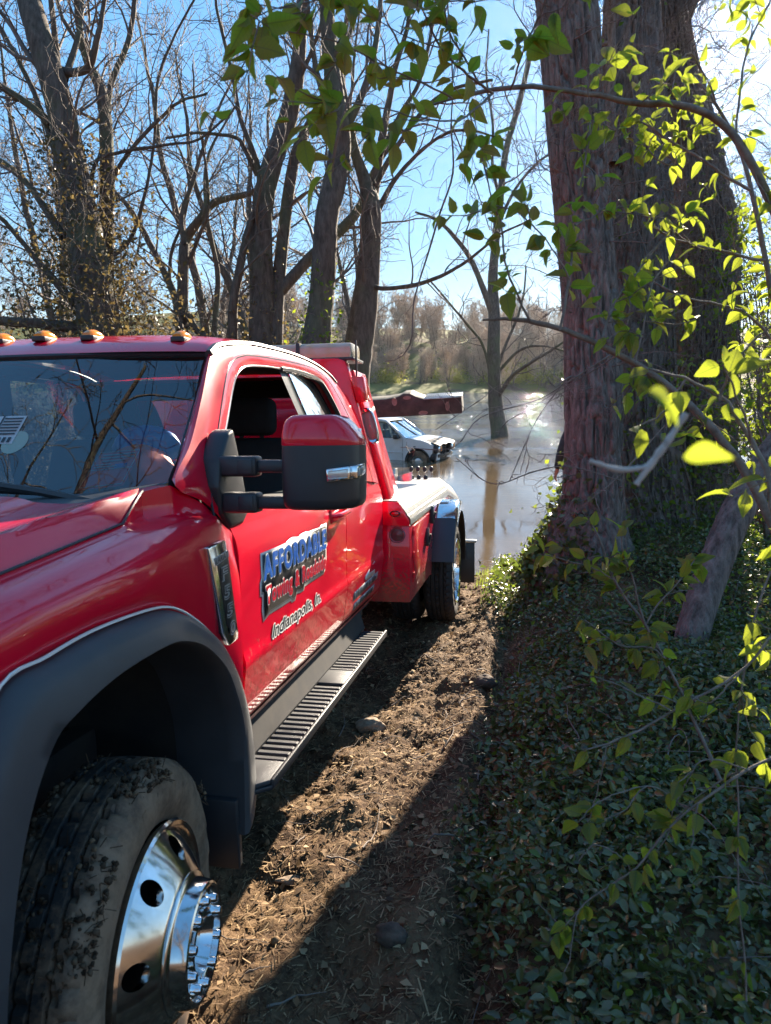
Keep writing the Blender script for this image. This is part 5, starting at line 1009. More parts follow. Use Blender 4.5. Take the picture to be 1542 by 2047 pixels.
# ================================================================== VEGETATION
def unit(v): return v / max(1e-9, np.linalg.norm(v))
class Branches:
    """collects polylines with radii; batches the thin ones"""
    def __init__(s): s.L = []
    def add(s, P, r): s.L.append((np.asarray(P, float), np.asarray(r, float)))
def grow(out, P, r, level, rg, n, lenf, up=.25, droop=0, t0=.15, spread=.9, minr=.0015, kink=.16, maxlev=3, ns=(9, 7, 6), decay=.62, ratio=.55):
    """side shoots along a parent polyline, recursively"""
    P = np.asarray(P); k = len(P); d = np.concatenate([[0], np.cumsum(np.linalg.norm(np.diff(P, axis=0), axis=1))])
    for q in range(n):
        t = t0 + (1 - t0) * (q + rg.random()) / n; s = t * d[-1]; i = min(k - 2, max(0, np.searchsorted(d, s) - 1)); f = (s - d[i]) / max(1e-6, d[i + 1] - d[i])
        p = P[i] * (1 - f) + P[i + 1] * f; rr = (r[i] * (1 - f) + r[i + 1] * f); tan = unit(P[i + 1] - P[i])
        side_ = rg.normal(0, 1, 3); side_ -= side_ @ tan * tan; side_ = unit(side_)
        dr = unit(tan * (1 - spread * .5) + side_ * spread + np.array([0, 0, up])); L = lenf * rg.uniform(.5, 1.25) * (1 - .45 * t)
        m = 7 if level < maxlev else 5; pts = [p]
        for j in range(m): 
            dr = unit(dr + rg.normal(0, kink, 3) + np.array([0, 0, (up * .18 - droop * (j / m))])); pts.append(pts[-1] + dr * L / m)
        r0 = max(minr * 1.6, rr * ratio * rg.uniform(.6, 1)); r0 = min(r0, L * .016 + minr); rad_ = np.linspace(r0, max(minr, r0 * .3), m + 1)
        pts = np.array(pts); out.add(pts, rad_)
        if level < maxlev: grow(out, pts, rad_, level + 1, rg, ns[min(level, len(ns) - 1)], L * decay, up, droop, .2, spread, minr, kink * 1.1, maxlev, ns, decay, ratio)
def batch_tubes(mb, lines, sides):
    by = {}
    for P, r in lines: by.setdefault(len(P), []).append((P, r))
    for k, ls in by.items():
        P = np.stack([a for a, _ in ls]); r = np.stack([b for _, b in ls]); T = np.gradient(P, axis=1); T /= np.maximum(1e-9, np.linalg.norm(T, axis=2))[..., None]
        ref = np.array([.31, .74, .59]); Nn = np.cross(T, ref); Nn /= np.maximum(1e-6, np.linalg.norm(Nn, axis=2))[..., None]; B = np.cross(T, Nn); a = np.linspace(0, 2 * np.pi, sides, endpoint=False)
        G = P[:, :, None] + r[:, :, None, None] * (np.cos(a)[None, None, :, None] * Nn[:, :, None] + np.sin(a)[None, None, :, None] * B[:, :, None])
        n = len(ls); I = np.arange(n * k * sides).reshape(n, k, sides); I2 = np.roll(I, -1, 2)
        F = np.stack([I[:, :-1], I2[:, :-1], I2[:, 1:], I[:, 1:]], -1).reshape(-1, 4); mb.add(G.reshape(-1, 3), F)
def bark_tube(mb, P, r, n, sides, amp=.03, vs=3.0, hs=9, seed=1, root=None):
    """trunk with real ridged bark"""
    Q = spl(np.column_stack([P, r]), n); C_ = Q[:, :3]; rr = Q[:, 3]; T, Nn, B = frames(C_)
    a = np.linspace(0, 2 * np.pi, sides, endpoint=False); d = np.concatenate([[0], np.cumsum(np.linalg.norm(np.diff(C_, axis=0), axis=1))])
    A, D = np.meshgrid(a, d, indexing='xy'); u = A / (2 * np.pi) * hs
    wob = .35 * (vnoise(A / (2 * np.pi) * 6, D * 2.2, seed + 9, 6) - .5); u = u + wob * 2
    nz = vnoise(u, D * vs, seed, hs) ; nz2 = vnoise(u * 2.0, D * vs * 2.2, seed + 3, hs * 2)
    h = np.minimum(1, np.abs(nz - .5) * 9); h2 = np.minimum(1, np.abs(nz2 - .5) * 7)
    lump = vnoise(A / (2 * np.pi) * 4, D * .8, seed + 5, 4) - .5
    R_ = rr[:, None] * (1 + .16 * lump) + amp * (h * .65 + h2 * .35 - .5)
    if root is not None: R_ = R_ * (1 + root * np.exp(-d[:, None] / .35) * (.5 + .5 * np.cos(A * 5 + seed)))
    G = C_[:, None] + R_[..., None] * (np.cos(A)[..., None] * Nn[:, None] + np.sin(A)[..., None] * B[:, None]); mb.grid(G, cv=True, flip=True)

def leaf_cards(mb, C_, size, rg, flat=0.0, asp=.55, bend=.25):
    """many folded leaves (2 quads each) at points C_"""
    n = len(C_); ax = rg.normal(0, 1, (n, 3)); ax[:, 2] *= (1 - flat); ax /= np.linalg.norm(ax, axis=1)[:, None]; nr = rg.normal(0, 1, (n, 3)); nr[:, 2] = nr[:, 2] * (1 - flat) + flat * 3
    nr -= (nr * ax).sum(1)[:, None] * ax; nr /= np.linalg.norm(nr, axis=1)[:, None]; sd = np.cross(ax, nr)
    L = (size * rg.uniform(.6, 1.25, n))[:, None]; W = L * asp * .5
    p0 = C_; p3 = C_ + ax * L - nr * L * bend; pm_ = C_ + ax * L * .45; a1 = pm_ + sd * W + nr * W * .35; a2 = pm_ - sd * W + nr * W * .35
    V = np.stack([p0, a1, p3, a2, pm_], 1).reshape(-1, 3); b = np.arange(n)[:, None] * 5
    F = np.concatenate([b + np.array([0, 1, 4]), b + np.array([1, 2, 4]), b + np.array([2, 3, 4]), b + np.array([3, 0, 4])]); mb.add(V, F)

def leaf_round(mb, C_, size, rg, flat=0.0, asp=.6, bend=.2):
    """rounder leaves (6-point outline round a midrib point) for the ones close to us"""
    n = len(C_); ax = rg.normal(0, 1, (n, 3)); ax[:, 2] *= (1 - flat); ax /= np.linalg.norm(ax, axis=1)[:, None]; nr = rg.normal(0, 1, (n, 3)); nr[:, 2] = nr[:, 2] * (1 - flat) + flat * 3
    nr -= (nr * ax).sum(1)[:, None] * ax; nr /= np.linalg.norm(nr, axis=1)[:, None]; sd = np.cross(ax, nr); L = (size * rg.uniform(.45, 1.3, n))[:, None]; W = L * asp * .5
    pt = lambda t, w, h: C_ + ax * L * t + sd * W * w + nr * (W * .35 * abs(w) - L * bend * t * t) + nr * h * L
    V = np.stack([pt(0, 0, 0), pt(.22, .8, 0), pt(.58, .95, 0), pt(.86, .45, 0), pt(1, 0, 0), pt(.86, -.45, 0), pt(.58, -.95, 0), pt(.22, -.8, 0), pt(.5, 0, -.02)], 1).reshape(-1, 3); b = np.arange(n)[:, None] * 9
    mb.add(V, np.concatenate([b + np.array([i, (i + 1) % 8, 8]) for i in range(8)]))
def bare_tree(key, label, seed, n1=9, len1=2.6, nb=8, ns=(8, 8, 5), mat='bark', maxlev=3, minr=.0034, amp=.02, sides=28, limb_n=7, limb_len=1.7, group=None, up=.3, extra=None, floor=.0):
    rg = np.random.default_rng(seed); root = empty('bare_tree', Matrix.Identity(4), label, 'tree', group)
    paths = PATHS[key]; mb = MB(); br = Branches()
    for k, p in enumerate(paths):
        p = np.array(p, float); P, r = p[:, :3], p[:, 3] * (.9 if key != 'flooded_tree' else 1)
        if k == 0:
            g = float(ground_z(P[0, 0], P[0, 1])) - .15
            if P[0, 2] > g: P = np.vstack([[P[0, 0] + (P[0, 0] - P[1, 0]) * .5, P[0, 1], min(g, P[0, 2] - .3)], P]); r = np.concatenate([[r[0] * 1.2], r])
            bark_tube(mb, P, r, 150, sides, amp, 2.2, 11, seed, .15)
        else: 
            Q = spl(np.column_stack([P, r]), 40); Q[:, :3] += np.cumsum(rg.normal(0, .006, (40, 3)), 0) * np.linspace(0, 1, 40)[:, None]
            bark_tube(mb, Q[:, :3], Q[:, 3], 44, 10, min(amp * .5, .25 * r.min() + .002), 2, 7, seed + k)
        Q = spl(np.column_stack([P, r]), 24)
        sel = slice(8, None) if k == 0 else slice(3, None)
        grow(br, Q[sel, :3], Q[sel, 3], 1 if k == 0 else 2, rg, n1 if k == 0 else limb_n, len1 if k == 0 else limb_len, up, .1, .1, .9, minr, .17, maxlev, ns, .6)
    if extra: extra(br, rg)
    t_ = mb.build('trunk', M[mat], root, ang=180)
    thick = [l for l in br.L if l[1][0] > .012]; thin = [l for l in br.L if l[1][0] <= .012]
    mb = MB(); batch_tubes(mb, thick, 6); batch_tubes(mb, thin, 3); mb.build('crown', M['twig'], root, ang=180); return root, br

t1, b1 = bare_tree('ivy_tree', 'thick leaning bare tree at far left, its trunk wrapped in dry vine leaves', 3, 14, 2.8, maxlev=3, limb_n=8, ns=(8, 8, 5))
t2, b2 = bare_tree('twisted_tree', 'slender bare tree with a kinked elbow right beside the vine wrapped trunk', 5, 10, 2.0, sides=18, ns=(8, 8, 5))
t3, b3 = bare_tree('forked_tree', 'small many-stemmed bare tree forking low above the cab roof', 7, 7, 1.7, sides=16, limb_n=8, limb_len=1.3, ns=(8, 8, 5))
t4, b4 = bare_tree('leaning_tree', 'dark bare tree curving to the right behind the cab, slim second stem beside it', 9, 9, 2.0, sides=22)
t5, b5 = bare_tree('vine_tree', 'dark tall bare tree with green vine leaves on its lower trunk, behind the light bar', 12, 9, 2.0, sides=22)
t6, b6 = bare_tree('pale_trunk_tree', 'grey bare tree forking in two above the light bar, nearest the river', 14, 7, 2.0, sides=24, limb_n=7)
t7, b7 = bare_tree('flooded_tree', 'lone bare tree standing in the flooded river', 17, 5, 3.6, sides=18, limb_n=6, limb_len=2.4, minr=.008, up=.2, ns=(6, 6, 3))

# bare wood further back on the left: three shapes, each tree an object
wood = []
for k in range(4):
    rg = np.random.default_rng(700 + k); h = rg.uniform(11, 14); mbt = MB(); br = Branches()
    for s_ in range(1 + k % 3):
        a = rg.uniform(0, 6.28); P = np.array([(0, 0, -1.5), (math.cos(a) * .3, math.sin(a) * .3, h * .3), (math.cos(a) * 1.2, math.sin(a) * 1.2, h * .65), (math.cos(a) * 1.7, math.sin(a) * 1.7, h)]); Q = spl(np.column_stack([P, np.array([.17, .13, .08, .02])]), 24); Q[:, :3] += np.cumsum(rg.normal(0, .04, (24, 3)), 0); tube(mbt, Q[:, :3], Q[:, 3], 9); grow(br, Q[6:, :3], Q[6:, 3], 1, rg, 14, 3.6, .3, .05, .05, .9, .005, .18, 3, (9, 8, 5))
    tm = mbt.mesh('wood_trunk', ang=180); tm.materials.append(M['bark']); mbc = MB(); batch_tubes(mbc, br.L, 3); cm = mbc.mesh('wood_crown', ang=180); cm.materials.append(M['twig']); wood.append((tm, cm))
for k, (x, y) in enumerate(((-12, 19), (-9.5, 22), (-15, 24), (-7.2, 18.5), (-5.2, 23), (-11, 29), (-3.4, 20), (-17, 31), (-7.5, 33), (-2.6, 27), (-13, 36), (-5, 38), (-20, 38), (-1.3, 35))):
    r_ = empty('bare_tree', Matrix.Translation((x, y, .2)) @ Matrix.Rotation(k * 2.1, 4, 'Z') @ Matrix.Scale(.85 + .05 * (k % 5), 4), 'bare tree in the flooded wood behind the front row on the left', 'tree', 'bare trees in the wood on the left'); link('trunk', wood[k % 4][0], None, r_); link('crown', wood[k % 4][1], None, r_)
# dry vine leaves clinging to the trunks
def vine(root, key, n, spread, seed, mat, size=.085, hmax=4.6, low=1.5, name='vine_leaves'):
    rg = np.random.default_rng(seed); p = np.array(PATHS[key][0]); Q = spl(p, 120); Q = Q[Q[:, 2] < hmax]
    w_ = np.exp(-(Q[:, 2] - Q[:, 2].min()) / low); i = rg.choice(len(Q), n, p=w_ / w_.sum()); a = rg.uniform(0, 2 * np.pi, n); rr = Q[i, 3] + np.abs(rg.normal(0, 1, n)) * spread * (.35 + w_[i])
    C_ = Q[i, :3] + np.stack([np.cos(a) * rr, np.sin(a) * rr, rg.normal(0, .12, n)], 1); mb = MB(); leaf_cards(mb, C_, size, rg); mb.build(name, mat, root, smooth=False, kind='stuff')
    mb = MB(); ls = []
    for k in range(n // 22):
        q = Q[rg.integers(0, len(Q))]; P = [q[:3] + np.array([math.cos(k) * q[3], math.sin(k) * q[3], 0])]; d = np.array([math.cos(k), math.sin(k), rg.uniform(-.2, .9)])
        for j in range(6): d = unit(d + rg.normal(0, .35, 3)); P.append(P[-1] + d * spread * .38)
        ls.append((np.array(P), np.linspace(.005, .002, 7)))
    batch_tubes(mb, ls, 3); mb.build('vine_stems', M['twig'], root, ang=180, kind='stuff')
vine(t1, 'ivy_tree', 6500, .8, 31, M['deadleaf'], .09, 6.6, 1.9)
vine(t2, 'twisted_tree', 900, .35, 32, M['deadleaf'], .085, 5.5, 1.5)
vine(t4, 'leaning_tree', 700, .22, 33, M['deadleaf'], .08, 5.0, 1.6)
vine(t5, 'vine_tree', 520, .16, 34, M['leaf'], .08, 4.6, 1.0)
vine(t3, 'forked_tree', 500, .6, 35, M['deadleaf'], .08, 3.6, .9)

# hanging bare twigs over the river
rg = np.random.default_rng(8); mb = MB(); br = Branches()
hroot = empty('hanging_branch', Matrix.Identity(4), 'thin bare branch hanging down in front of the river', 'branch')
for p in PATHS['hang']:
    Q = spl(np.array(p), 40); tube(mb, Q[:, :3], np.maximum(.003, Q[:, 3]), 5); grow(br, Q[:, :3], Q[:, 3], 2, rg, 12, .55, -.1, .35, .1, .8, .0022, .2, 3, (4, 4, 4))
batch_tubes(mb, br.L, 3); mb.build('stem', M['twig'], hroot, ang=180)
Pp = np.array([(-.9, 7.2, 8.9), (-.1, 7.6, 9.2), (.9, 8.0, 9.0)]); mb = MB(); tube(mb, spl(Pp, 20), np.linspace(.03, .012, 20), 6); mb.build('bough', M['bark'], hroot)

# ---- the big clump on the right: four stems with furrowed red-brown bark
big = empty('big_tree', Matrix.Identity(4), 'huge multi-stemmed tree with furrowed red brown bark on the right', 'tree')
for k, p in enumerate(PATHS['big_trunks']):
    p = np.array(p); g = float(ground_z(p[0, 0], p[0, 1])) - .25; P = np.vstack([[p[0, 0], p[0, 1], min(g, p[0, 2] - .2)], p[:, :3]]); r = np.concatenate([[p[0, 3] * 1.15], p[:, 3]])
    mb = MB(); bark_tube(mb, P, r, 820, 190, .055, 2.9, 30, 40 + k, .18); t_ = mb.build('trunk', M['bark_big'], big, ang=180); t_['label'] = ['leftmost stem of the clump, nearest the water', 'broad middle stem', 'third stem, ivy and twigs in front', 'rightmost stem, leaning outwards'][k]
rg = np.random.default_rng(44); br = Branches(); mb = MB()
for p in PATHS['big_limbs']:
    p = np.array(p); Q = spl(p, 30); bark_tube(mb, Q[:, :3], Q[:, 3], 60, 16, .008, 2, 9, 3); grow(br, Q[:, :3], Q[:, 3], 1, rg, 8, 1.8, .2, .1, .2, .9, .004, .17, 3, (6, 5, 4))
mb.build('limb', M['bark_big'], big, ang=180)
for p in PATHS['big_trunks']: Q = spl(np.array(p), 40); grow(br, Q[28:, :3], Q[28:, 3] * .4, 1, rg, 9, 2.6, .3, .1, .2, .9, .004, .16, 3, (7, 6, 4))
mb = MB(); batch_tubes(mb, [l for l in br.L if l[1][0] > .012], 6); batch_tubes(mb, [l for l in br.L if l[1][0] <= .012], 3); mb.build('crown', M['twig'], big, ang=180)
# dead twigs and young shoots that sprout out of the clump
br = Branches()
for k in range(420):
    p = np.array(PATHS['big_trunks'][rg.choice([0, 1, 1, 2, 2, 2, 3])]); Q = spl(p, 80); q = Q[rg.integers(4, 50)]; a = rg.uniform(-2.9, -.2); d = np.array([math.cos(a), math.sin(a), rg.uniform(-.3, .6)]); c = q[:3] + d * q[3] * .9; P = [c]; L = rg.uniform(.3, 1.1)
    for j in range(7): d = unit(d + rg.normal(0, .26, 3)); P.append(P[-1] + d * L / 7)
    P = np.array(P); r_ = np.linspace(rg.uniform(.003, .008), .0015, 8); br.add(P, r_); grow(br, P, r_, 2, rg, 5, L * .5, .15, 0, .2, .9, .0014, .22, 3, (4, 4, 4))
mb = MB(); batch_tubes(mb, br.L, 4); mb.build('dead_twigs', M['stem'], big, ang=180)
mb = MB()
for k in range(46):
    p = np.array(PATHS['big_trunks'][[1, 2, 2, 1, 2][k % 5]]); Q = spl(p, 200); i0, i1 = 4, int(rg.uniform(50, 170)); a = rg.uniform(3.3, 5.6) + np.cumsum(rg.normal(0, .035, i1 - i0)); rr = Q[i0:i1, 3] * 1.0 + .035 + .02 * np.abs(np.sin(np.arange(i1 - i0) * .13 + k)); P = Q[i0:i1, :3] + np.stack([np.cos(a) * rr, np.sin(a) * rr, 0 * a], 1); tube(mb, P[::3], np.linspace(rg.uniform(.004, .014), .003, len(P[::3])), 5)
mb.build('climbing_stems', M['stem'], big, ang=180)
# ivy and young leaves at the foot of the clump
def scatter_leaves(parent, name, centre, sig, n, size, mat, seed, keep=None):
    rg = np.random.default_rng(seed); C_ = np.array(centre) + rg.normal(0, 1, (n, 3)) * np.array(sig); g = ground_z(C_[:, 0], C_[:, 1], False) + .02; C_[:, 2] = np.maximum(C_[:, 2], g + rg.uniform(0, .06, n)); mb = MB(); leaf_cards(mb, C_, size, rg, .25, .75, .15); return mb.build(name, mat, parent, smooth=False, kind='stuff')
p = np.array(PATHS['big_trunks'][0]); rgi = np.random.default_rng(61); Q = spl(p, 200); Q = Q[Q[:, 2] < 2.05]
def trunk_ivy(Q, n, a0, a1, hs, off, mat, name, size):
    w_ = np.exp(-(Q[:, 2] - Q[:, 2].min()) / hs); i = rgi.choice(len(Q), n, p=w_ / w_.sum()); a = rgi.uniform(a0, a1, n); rr = Q[i, 3] + .02 + np.abs(rgi.normal(0, off, n)) * (.4 + w_[i] * 1.6); C_ = Q[i, :3] + np.stack([np.cos(a) * rr, np.sin(a) * rr, rgi.normal(0, .03, n)], 1); mb = MB(); leaf_cards(mb, C_, size, rgi, .1, .8, .1); mb.build(name, mat, big, smooth=False, kind='stuff')
trunk_ivy(Q, 1300, 1.9, 4.6, .24, .07, M['vinca'], 'ivy', .065)
for k in (1, 2): trunk_ivy(spl(np.array(PATHS['big_trunks'][k]), 200)[:60], 900, 3.3, 6.2, .35, .12, M['vinca'], 'ivy', .06)
for k in (2, 3): trunk_ivy(spl(np.array(PATHS['big_trunks'][k]), 200)[10:140], 420, 3.4, 6.2, 1.3, .3, M['leaf'], 'young_leaves', .06)
for k in (1, 2): trunk_ivy(spl(np.array(PATHS['big_trunks'][k]), 200)[10:110], 700, 3.4, 6.2, .9, .25, M['vinca2'], 'ivy', .05)
trunk_ivy(spl(np.array(PATHS['big_trunks'][1]), 200)[10:140], 160, 3.4, 6.0, 1.2, .25, M['leaf'], 'young_leaves', .06)

# slanting trunk in front of it
sl_ = empty('slanting_tree', Matrix.Identity(4), 'slanting bare trunk leaning right, rooted in the ground cover', 'tree'); p = np.array(PATHS['slanted_trunk'][0]); P = np.vstack([[p[0, 0] - .03, p[0, 1], float(ground_z(p[0, 0], p[0, 1])) - .2], p[:, :3]]) if True else p; r = np.concatenate([[p[0, 3]], p[:, 3]])
mb = MB(); bark_tube(mb, P, r, 300, 64, .010, 3.5, 17, 77, .1); mb.build('trunk', M['bark_big'], sl_, ang=180)
br = Branches(); Q = spl(p, 30); grow(br, Q[18:, :3], Q[18:, 3], 1, rng, 6, 1.0, .3, 0, .2, .9, .002, .2, 3, (5, 4, 4)); mb = MB(); batch_tubes(mb, br.L, 4); mb.build('crown', M['stem'], sl_, ang=180)

# ---- foreground shrubs: stems with single leaves, each leaf an object
def leaf_mesh(L, W, curl, fold, tipk, seed):
    rg = np.random.default_rng(seed); t = np.linspace(0, 1, 9); prof = np.sin(np.pi * t ** .78) ** .85 * (1 - .25 * t ** 3); s = np.array([-1, -.55, 0, .55, 1.])
    G = np.zeros((9, 5, 3))
    for k, a in enumerate(t):
        wv = W / 2 * prof[k] * (1 + .05 * rg.normal()); z = -curl * L * a * a
        G[k, :, 0] = s * wv; G[k, :, 1] = a * L + 0 * s; G[k, :, 2] = z + np.abs(s) * wv * fold + rg.normal(0, .0006, 5) * (np.abs(s) > 0) + .03 * L * np.sin(a * 9 + seed) * np.abs(s) * .4
    mb = MB(); mb.grid(G); pet = [(0, -L * .14, L * .02), (0, -.05 * L, .0), (0, .02 * L, 0)]; tube(mb, pet, L * .013, 4); return mb.mesh('leaf', ang=180)
LM = []
for k in range(8):
    me = leaf_mesh(1.0, rng.uniform(.52, .72), rng.uniform(.0, .6), rng.uniform(.1, .6), 0, k); me.materials.append(M['shrubleaf']); LM.append(me)
def shrub(key, label, seed, size, dens, sub, sublen, group=None, skip0=.0, maxleaf=290, per=2, twigr=.0016, leafprob=1.0, hang=.35, thick=.75):
    rg = np.random.default_rng(seed); root = empty('leafy_shrub', Matrix.Identity(4), label, 'shrub', group); mb = MB(); spots = []
    for k, p in enumerate(PATHS[key]):
        Q = spl(np.array(p), max(14, int(14 * len(p) / 3))); nz_ = rg.normal(0, 1, (len(Q), 3)); nz_ = np.stack([np.convolve(nz_[:, j], np.ones(5) / 5, 'same') for j in range(3)], 1); Q[1:, :3] += nz_[1:] * .006; tube(mb, Q[:, :3], np.maximum(.0012, Q[:, 3] * thick), 7)
        big_ = k == 0 and len(p) > 8
        lo = int(len(Q) * .3) if not big_ else len(Q)
        d = np.linalg.norm(np.diff(Q[:, :3], axis=0), axis=1).sum(); n = max(1, int(d / dens))
        if not big_:
            for q in range(n): i = int(rg.uniform(.18, .999) * (len(Q) - 1)); spots.append((Q[i, :3], unit(Q[i + 1, :3] - Q[i, :3])))
            spots.append((Q[-1, :3], unit(Q[-1, :3] - Q[-2, :3])))
        for q in range(int(sub * d / .3) if not big_ else int(sub * .4 * d / .3)):
            i = int(rg.uniform(.1, .95 if not big_ else .6) * (len(Q) - 1)); tan = unit(Q[min(i + 1, len(Q) - 1), :3] - Q[i, :3]); dr = unit(tan + rg.normal(0, .8, 3)); P = [Q[i, :3]]; L = sublen * rg.uniform(.5, 1.3)
            for j in range(5): dr = unit(dr + rg.normal(0, .22, 3)); P.append(P[-1] + dr * L / 5)
            P = np.array(P); tube(mb, P, np.linspace(.0018, .0009, 6) * (twigr / .0016), 4)
            for q2 in range(max(1, int(L / dens))): j = rg.integers(1, 5); spots.append((P[j], unit(P[j + 1] - P[j])))
            spots.append((P[-1], unit(P[-1] - P[-2])))
    mb.build('branches', M['stem'], root, ang=180)
    rg.shuffle(spots); c = 0
    for P, tn_ in spots:
        for s_ in (1, -1):
            if c >= maxleaf or rg.random() > leafprob: continue
            sd = np.cross(tn_, rg.normal(0, 1, 3)); sd = unit(sd); d = unit(tn_ * .5 + sd * s_ + rg.normal(0, .3, 3) + np.array([0, 0, -hang])); nr = rg.normal(0, .55, 3) + np.array([0, -.35, .7]); nr = unit(nr - nr @ d * d); xx = np.cross(d, nr); L = size * rg.uniform(.55, 1.25)
            o = bpy.data.objects.new('leaf', LM[rg.integers(0, 8)]); COL.objects.link(o); o.parent = root
            o.matrix_local = Matrix(((xx[0] * L, d[0] * L, nr[0] * L, P[0] + d[0] * L * .12), (xx[1] * L, d[1] * L, nr[1] * L, P[1] + d[1] * L * .12), (xx[2] * L, d[2] * L, nr[2] * L, P[2] + d[2] * L * .12), (0, 0, 0, 1))); c += 1
    return root
shrub('top_arch', 'long arching twiggy branch with broad green leaves across the top of the view', 71, .058, .060, 2.9, .19, maxleaf=295)
shrub('mid_branch', 'leafy branch reaching left before the big trunk, with yellow green leaves', 72, .050, .050, 2.6, .17, maxleaf=295)
shrub('right_shrub', 'sunlit small-leaved yellow green sprays at upper right under the sun', 73, .05, .06, 2.8, .22, maxleaf=295)
shrub('low_shrub', 'large bright leaves on the nearest twigs at the right edge', 74, .052, .09, 1.2, .1, maxleaf=36)
shrub('fore_shrub', 'young leafy shoots in front of the foot of the big tree', 75, .066, .075, 2.0, .18, maxleaf=150, thick=.55)
shrub('near_shrub', 'thin crossing twigs with scattered leaves over the ground cover, lower right', 76, .043, .075, 1.3, .11, maxleaf=150, leafprob=.8, thick=.45)
for k, (x, y, h, lb_) in enumerate(((3.5, 6.6, 3.0, 'tall backlit shrub with small fresh leaves between the big trunk and the right edge'), (4.3, 8.0, 3.6, 'tallest backlit leafy shrub at the right edge behind the slanting trunk'), (3.0, 5.2, 1.7, 'low backlit leafy shrub beside the foot of the slanting trunk'))):
    rg = np.random.default_rng(800 + k); root = empty('leafy_shrub', Matrix.Identity(4), lb_, 'shrub'); g = float(ground_z(x, y)); br = Branches(); tips = []
    for j in range(9):
        a = rg.uniform(0, 6.28); sp_r = rg.uniform(.3, .9); Q = spl(np.array([(x, y, g - .1), (x + math.cos(a) * .2, y + math.sin(a) * .2, g + h * .35), (x + math.cos(a) * sp_r * .7, y + math.sin(a) * sp_r * .7, g + h * .75), (x + math.cos(a) * sp_r * 1.3, y + math.sin(a) * sp_r * 1.3, g + h * rg.uniform(.75, 1.05))]), 16); r_ = np.linspace(.014, .003, 16); br.add(Q, r_); grow(br, Q[3:], r_[3:], 2, rg, 9, .8, .25, .1, .1, .9, .0016, .2, 3, (5, 5, 4))
    mb = MB(); tube_lines = br.L; batch_tubes(mb, tube_lines, 4); mb.build('branches', M['stem'], root, ang=180)
    P_ = np.concatenate([l[0][1:] for l in br.L if l[1][0] < .006]); C_ = P_[rg.choice(len(P_), min(len(P_), 1500 if k < 2 else 800), replace=False)]; mb = MB(); leaf_round(mb, C_, .05, rg, .0, .65, .2); mb.build('leaves', M['leaf'], root, smooth=False, kind='stuff')
rg = np.random.default_rng(91); br = Branches(); mb = MB(); bt = empty('bare_shrub', Matrix.Identity(4), 'bare knobbly twigs sticking out left of the big trunk over the water', 'shrub')
for p in PATHS['bare_twigs']:
    Q = spl(np.array(p), 26); Q[:, 3] *= .5 * (.8 + .5 * (rg.random(26) > .8)); tube(mb, Q[:, :3], Q[:, 3], 6); grow(br, Q[:, :3], Q[:, 3], 2, rg, 3, .3, .1, .1, .2, .9, .0012, .2, 3, (3, 3, 3))
batch_tubes(mb, br.L, 4); mb.build('stem', M['stem'], bt, ang=180)
mb = MB()
for p in PATHS['broken_stick']: Q = spl(np.array(p), 16); tube(mb, Q[:, :3], Q[:, 3] * (1 + .15 * rg.normal(0, 1, 16)), 8, True)
tag(mb.build('broken_stick', pm('bleached_wood', (.34, .29, .25), (.45, .4, .36), 60, .8), None), 'pale broken forked stick very close to the lens', 'stick')
# the one leaf almost touching the lens
nl = empty('near_leaf', Matrix.Identity(4), 'pair of out of focus yellow green leaves closest to the lens', 'leaves'); o = link('blade', LM[3], None, nl); d = unit(np.array([.93, -.2, .05])); nr = unit(np.array([.25, .75, .62])); nr = unit(nr - nr @ d * d); xx = np.cross(d, nr); L = .024; pp = (.150, .372, 2.758)
o.matrix_local = Matrix(((xx[0] * L, d[0] * L, nr[0] * L, pp[0]), (xx[1] * L, d[1] * L, nr[1] * L, pp[1]), (xx[2] * L, d[2] * L, nr[2] * L, pp[2]), (0, 0, 0, 1)))
o = link('blade', LM[5], None, nl); d = unit(np.array([.75, .3, -.45])); nr = unit(np.array([.1, -.5, .8])); nr = unit(nr - nr @ d * d); xx = np.cross(d, nr); L = .032; pp2 = (.140, .40, 2.790)
o.matrix_local = Matrix(((xx[0] * L, d[0] * L, nr[0] * L, pp2[0]), (xx[1] * L, d[1] * L, nr[1] * L, pp2[1]), (xx[2] * L, d[2] * L, nr[2] * L, pp2[2]), (0, 0, 0, 1)))
mb = MB(); tube(mb, spl([(.150, .372, 2.758), (.143, .376, 2.764), (.138, .386, 2.775)], 8), .0007, 5); mb.build('stalk', M['stem'], nl)

# ---- ground cover, grass and litter (past counting)
def on_ground(n, x0, x1, y0, y1, dens, seed):
    rg = np.random.default_rng(seed); x = rg.uniform(x0, x1, n); y = rg.uniform(y0, y1, n); k = rg.random(n) < dens(x, y); return x[k], y[k], rg
def qlat(x, y): return (x - TO[0]) * gl[0] + (y - TO[1]) * gl[1]
edge = lambda x, y: .70 + .10 * np.sin(y * 1.7) + .22 * (vnoise(x * 3, y * 3, 51) - .5) - .05 * (y - 3)
cover = lambda x, y: sstep(-.10, .16, qlat(x, y) - edge(x, y)) * np.clip(.25 + 1.1 * vnoise(x * 3.2, y * 3.2, 52), 0, 1) * sstep(.2, -.6, y - shore_y(x) + .3)
mb = MB()
for n, x0, x1, y0, y1, size, sd in ((54000, .2, 2.6, 1.2, 4.6, .038, 1), (90000, .4, 5.5, 4.4, 10.8, .042, 2)):
    x, y, rg = on_ground(n, x0, x1, y0, y1, cover, sd); z = ground_z(x, y) + rg.uniform(.0, .12, len(x)) * (.4 + 1.2 * vnoise(x * 2.5, y * 2.5, 8)); (leaf_round if y0 < 2 else leaf_cards)(mb, np.stack([x, y, z], 1), size, rg, .45, .55, .12)
tag(mb.build('ground_cover', M['vinca'], None, smooth=False), 'dense dark green low ground cover under the big tree', 'ground cover', kind='stuff')
mb = MB()
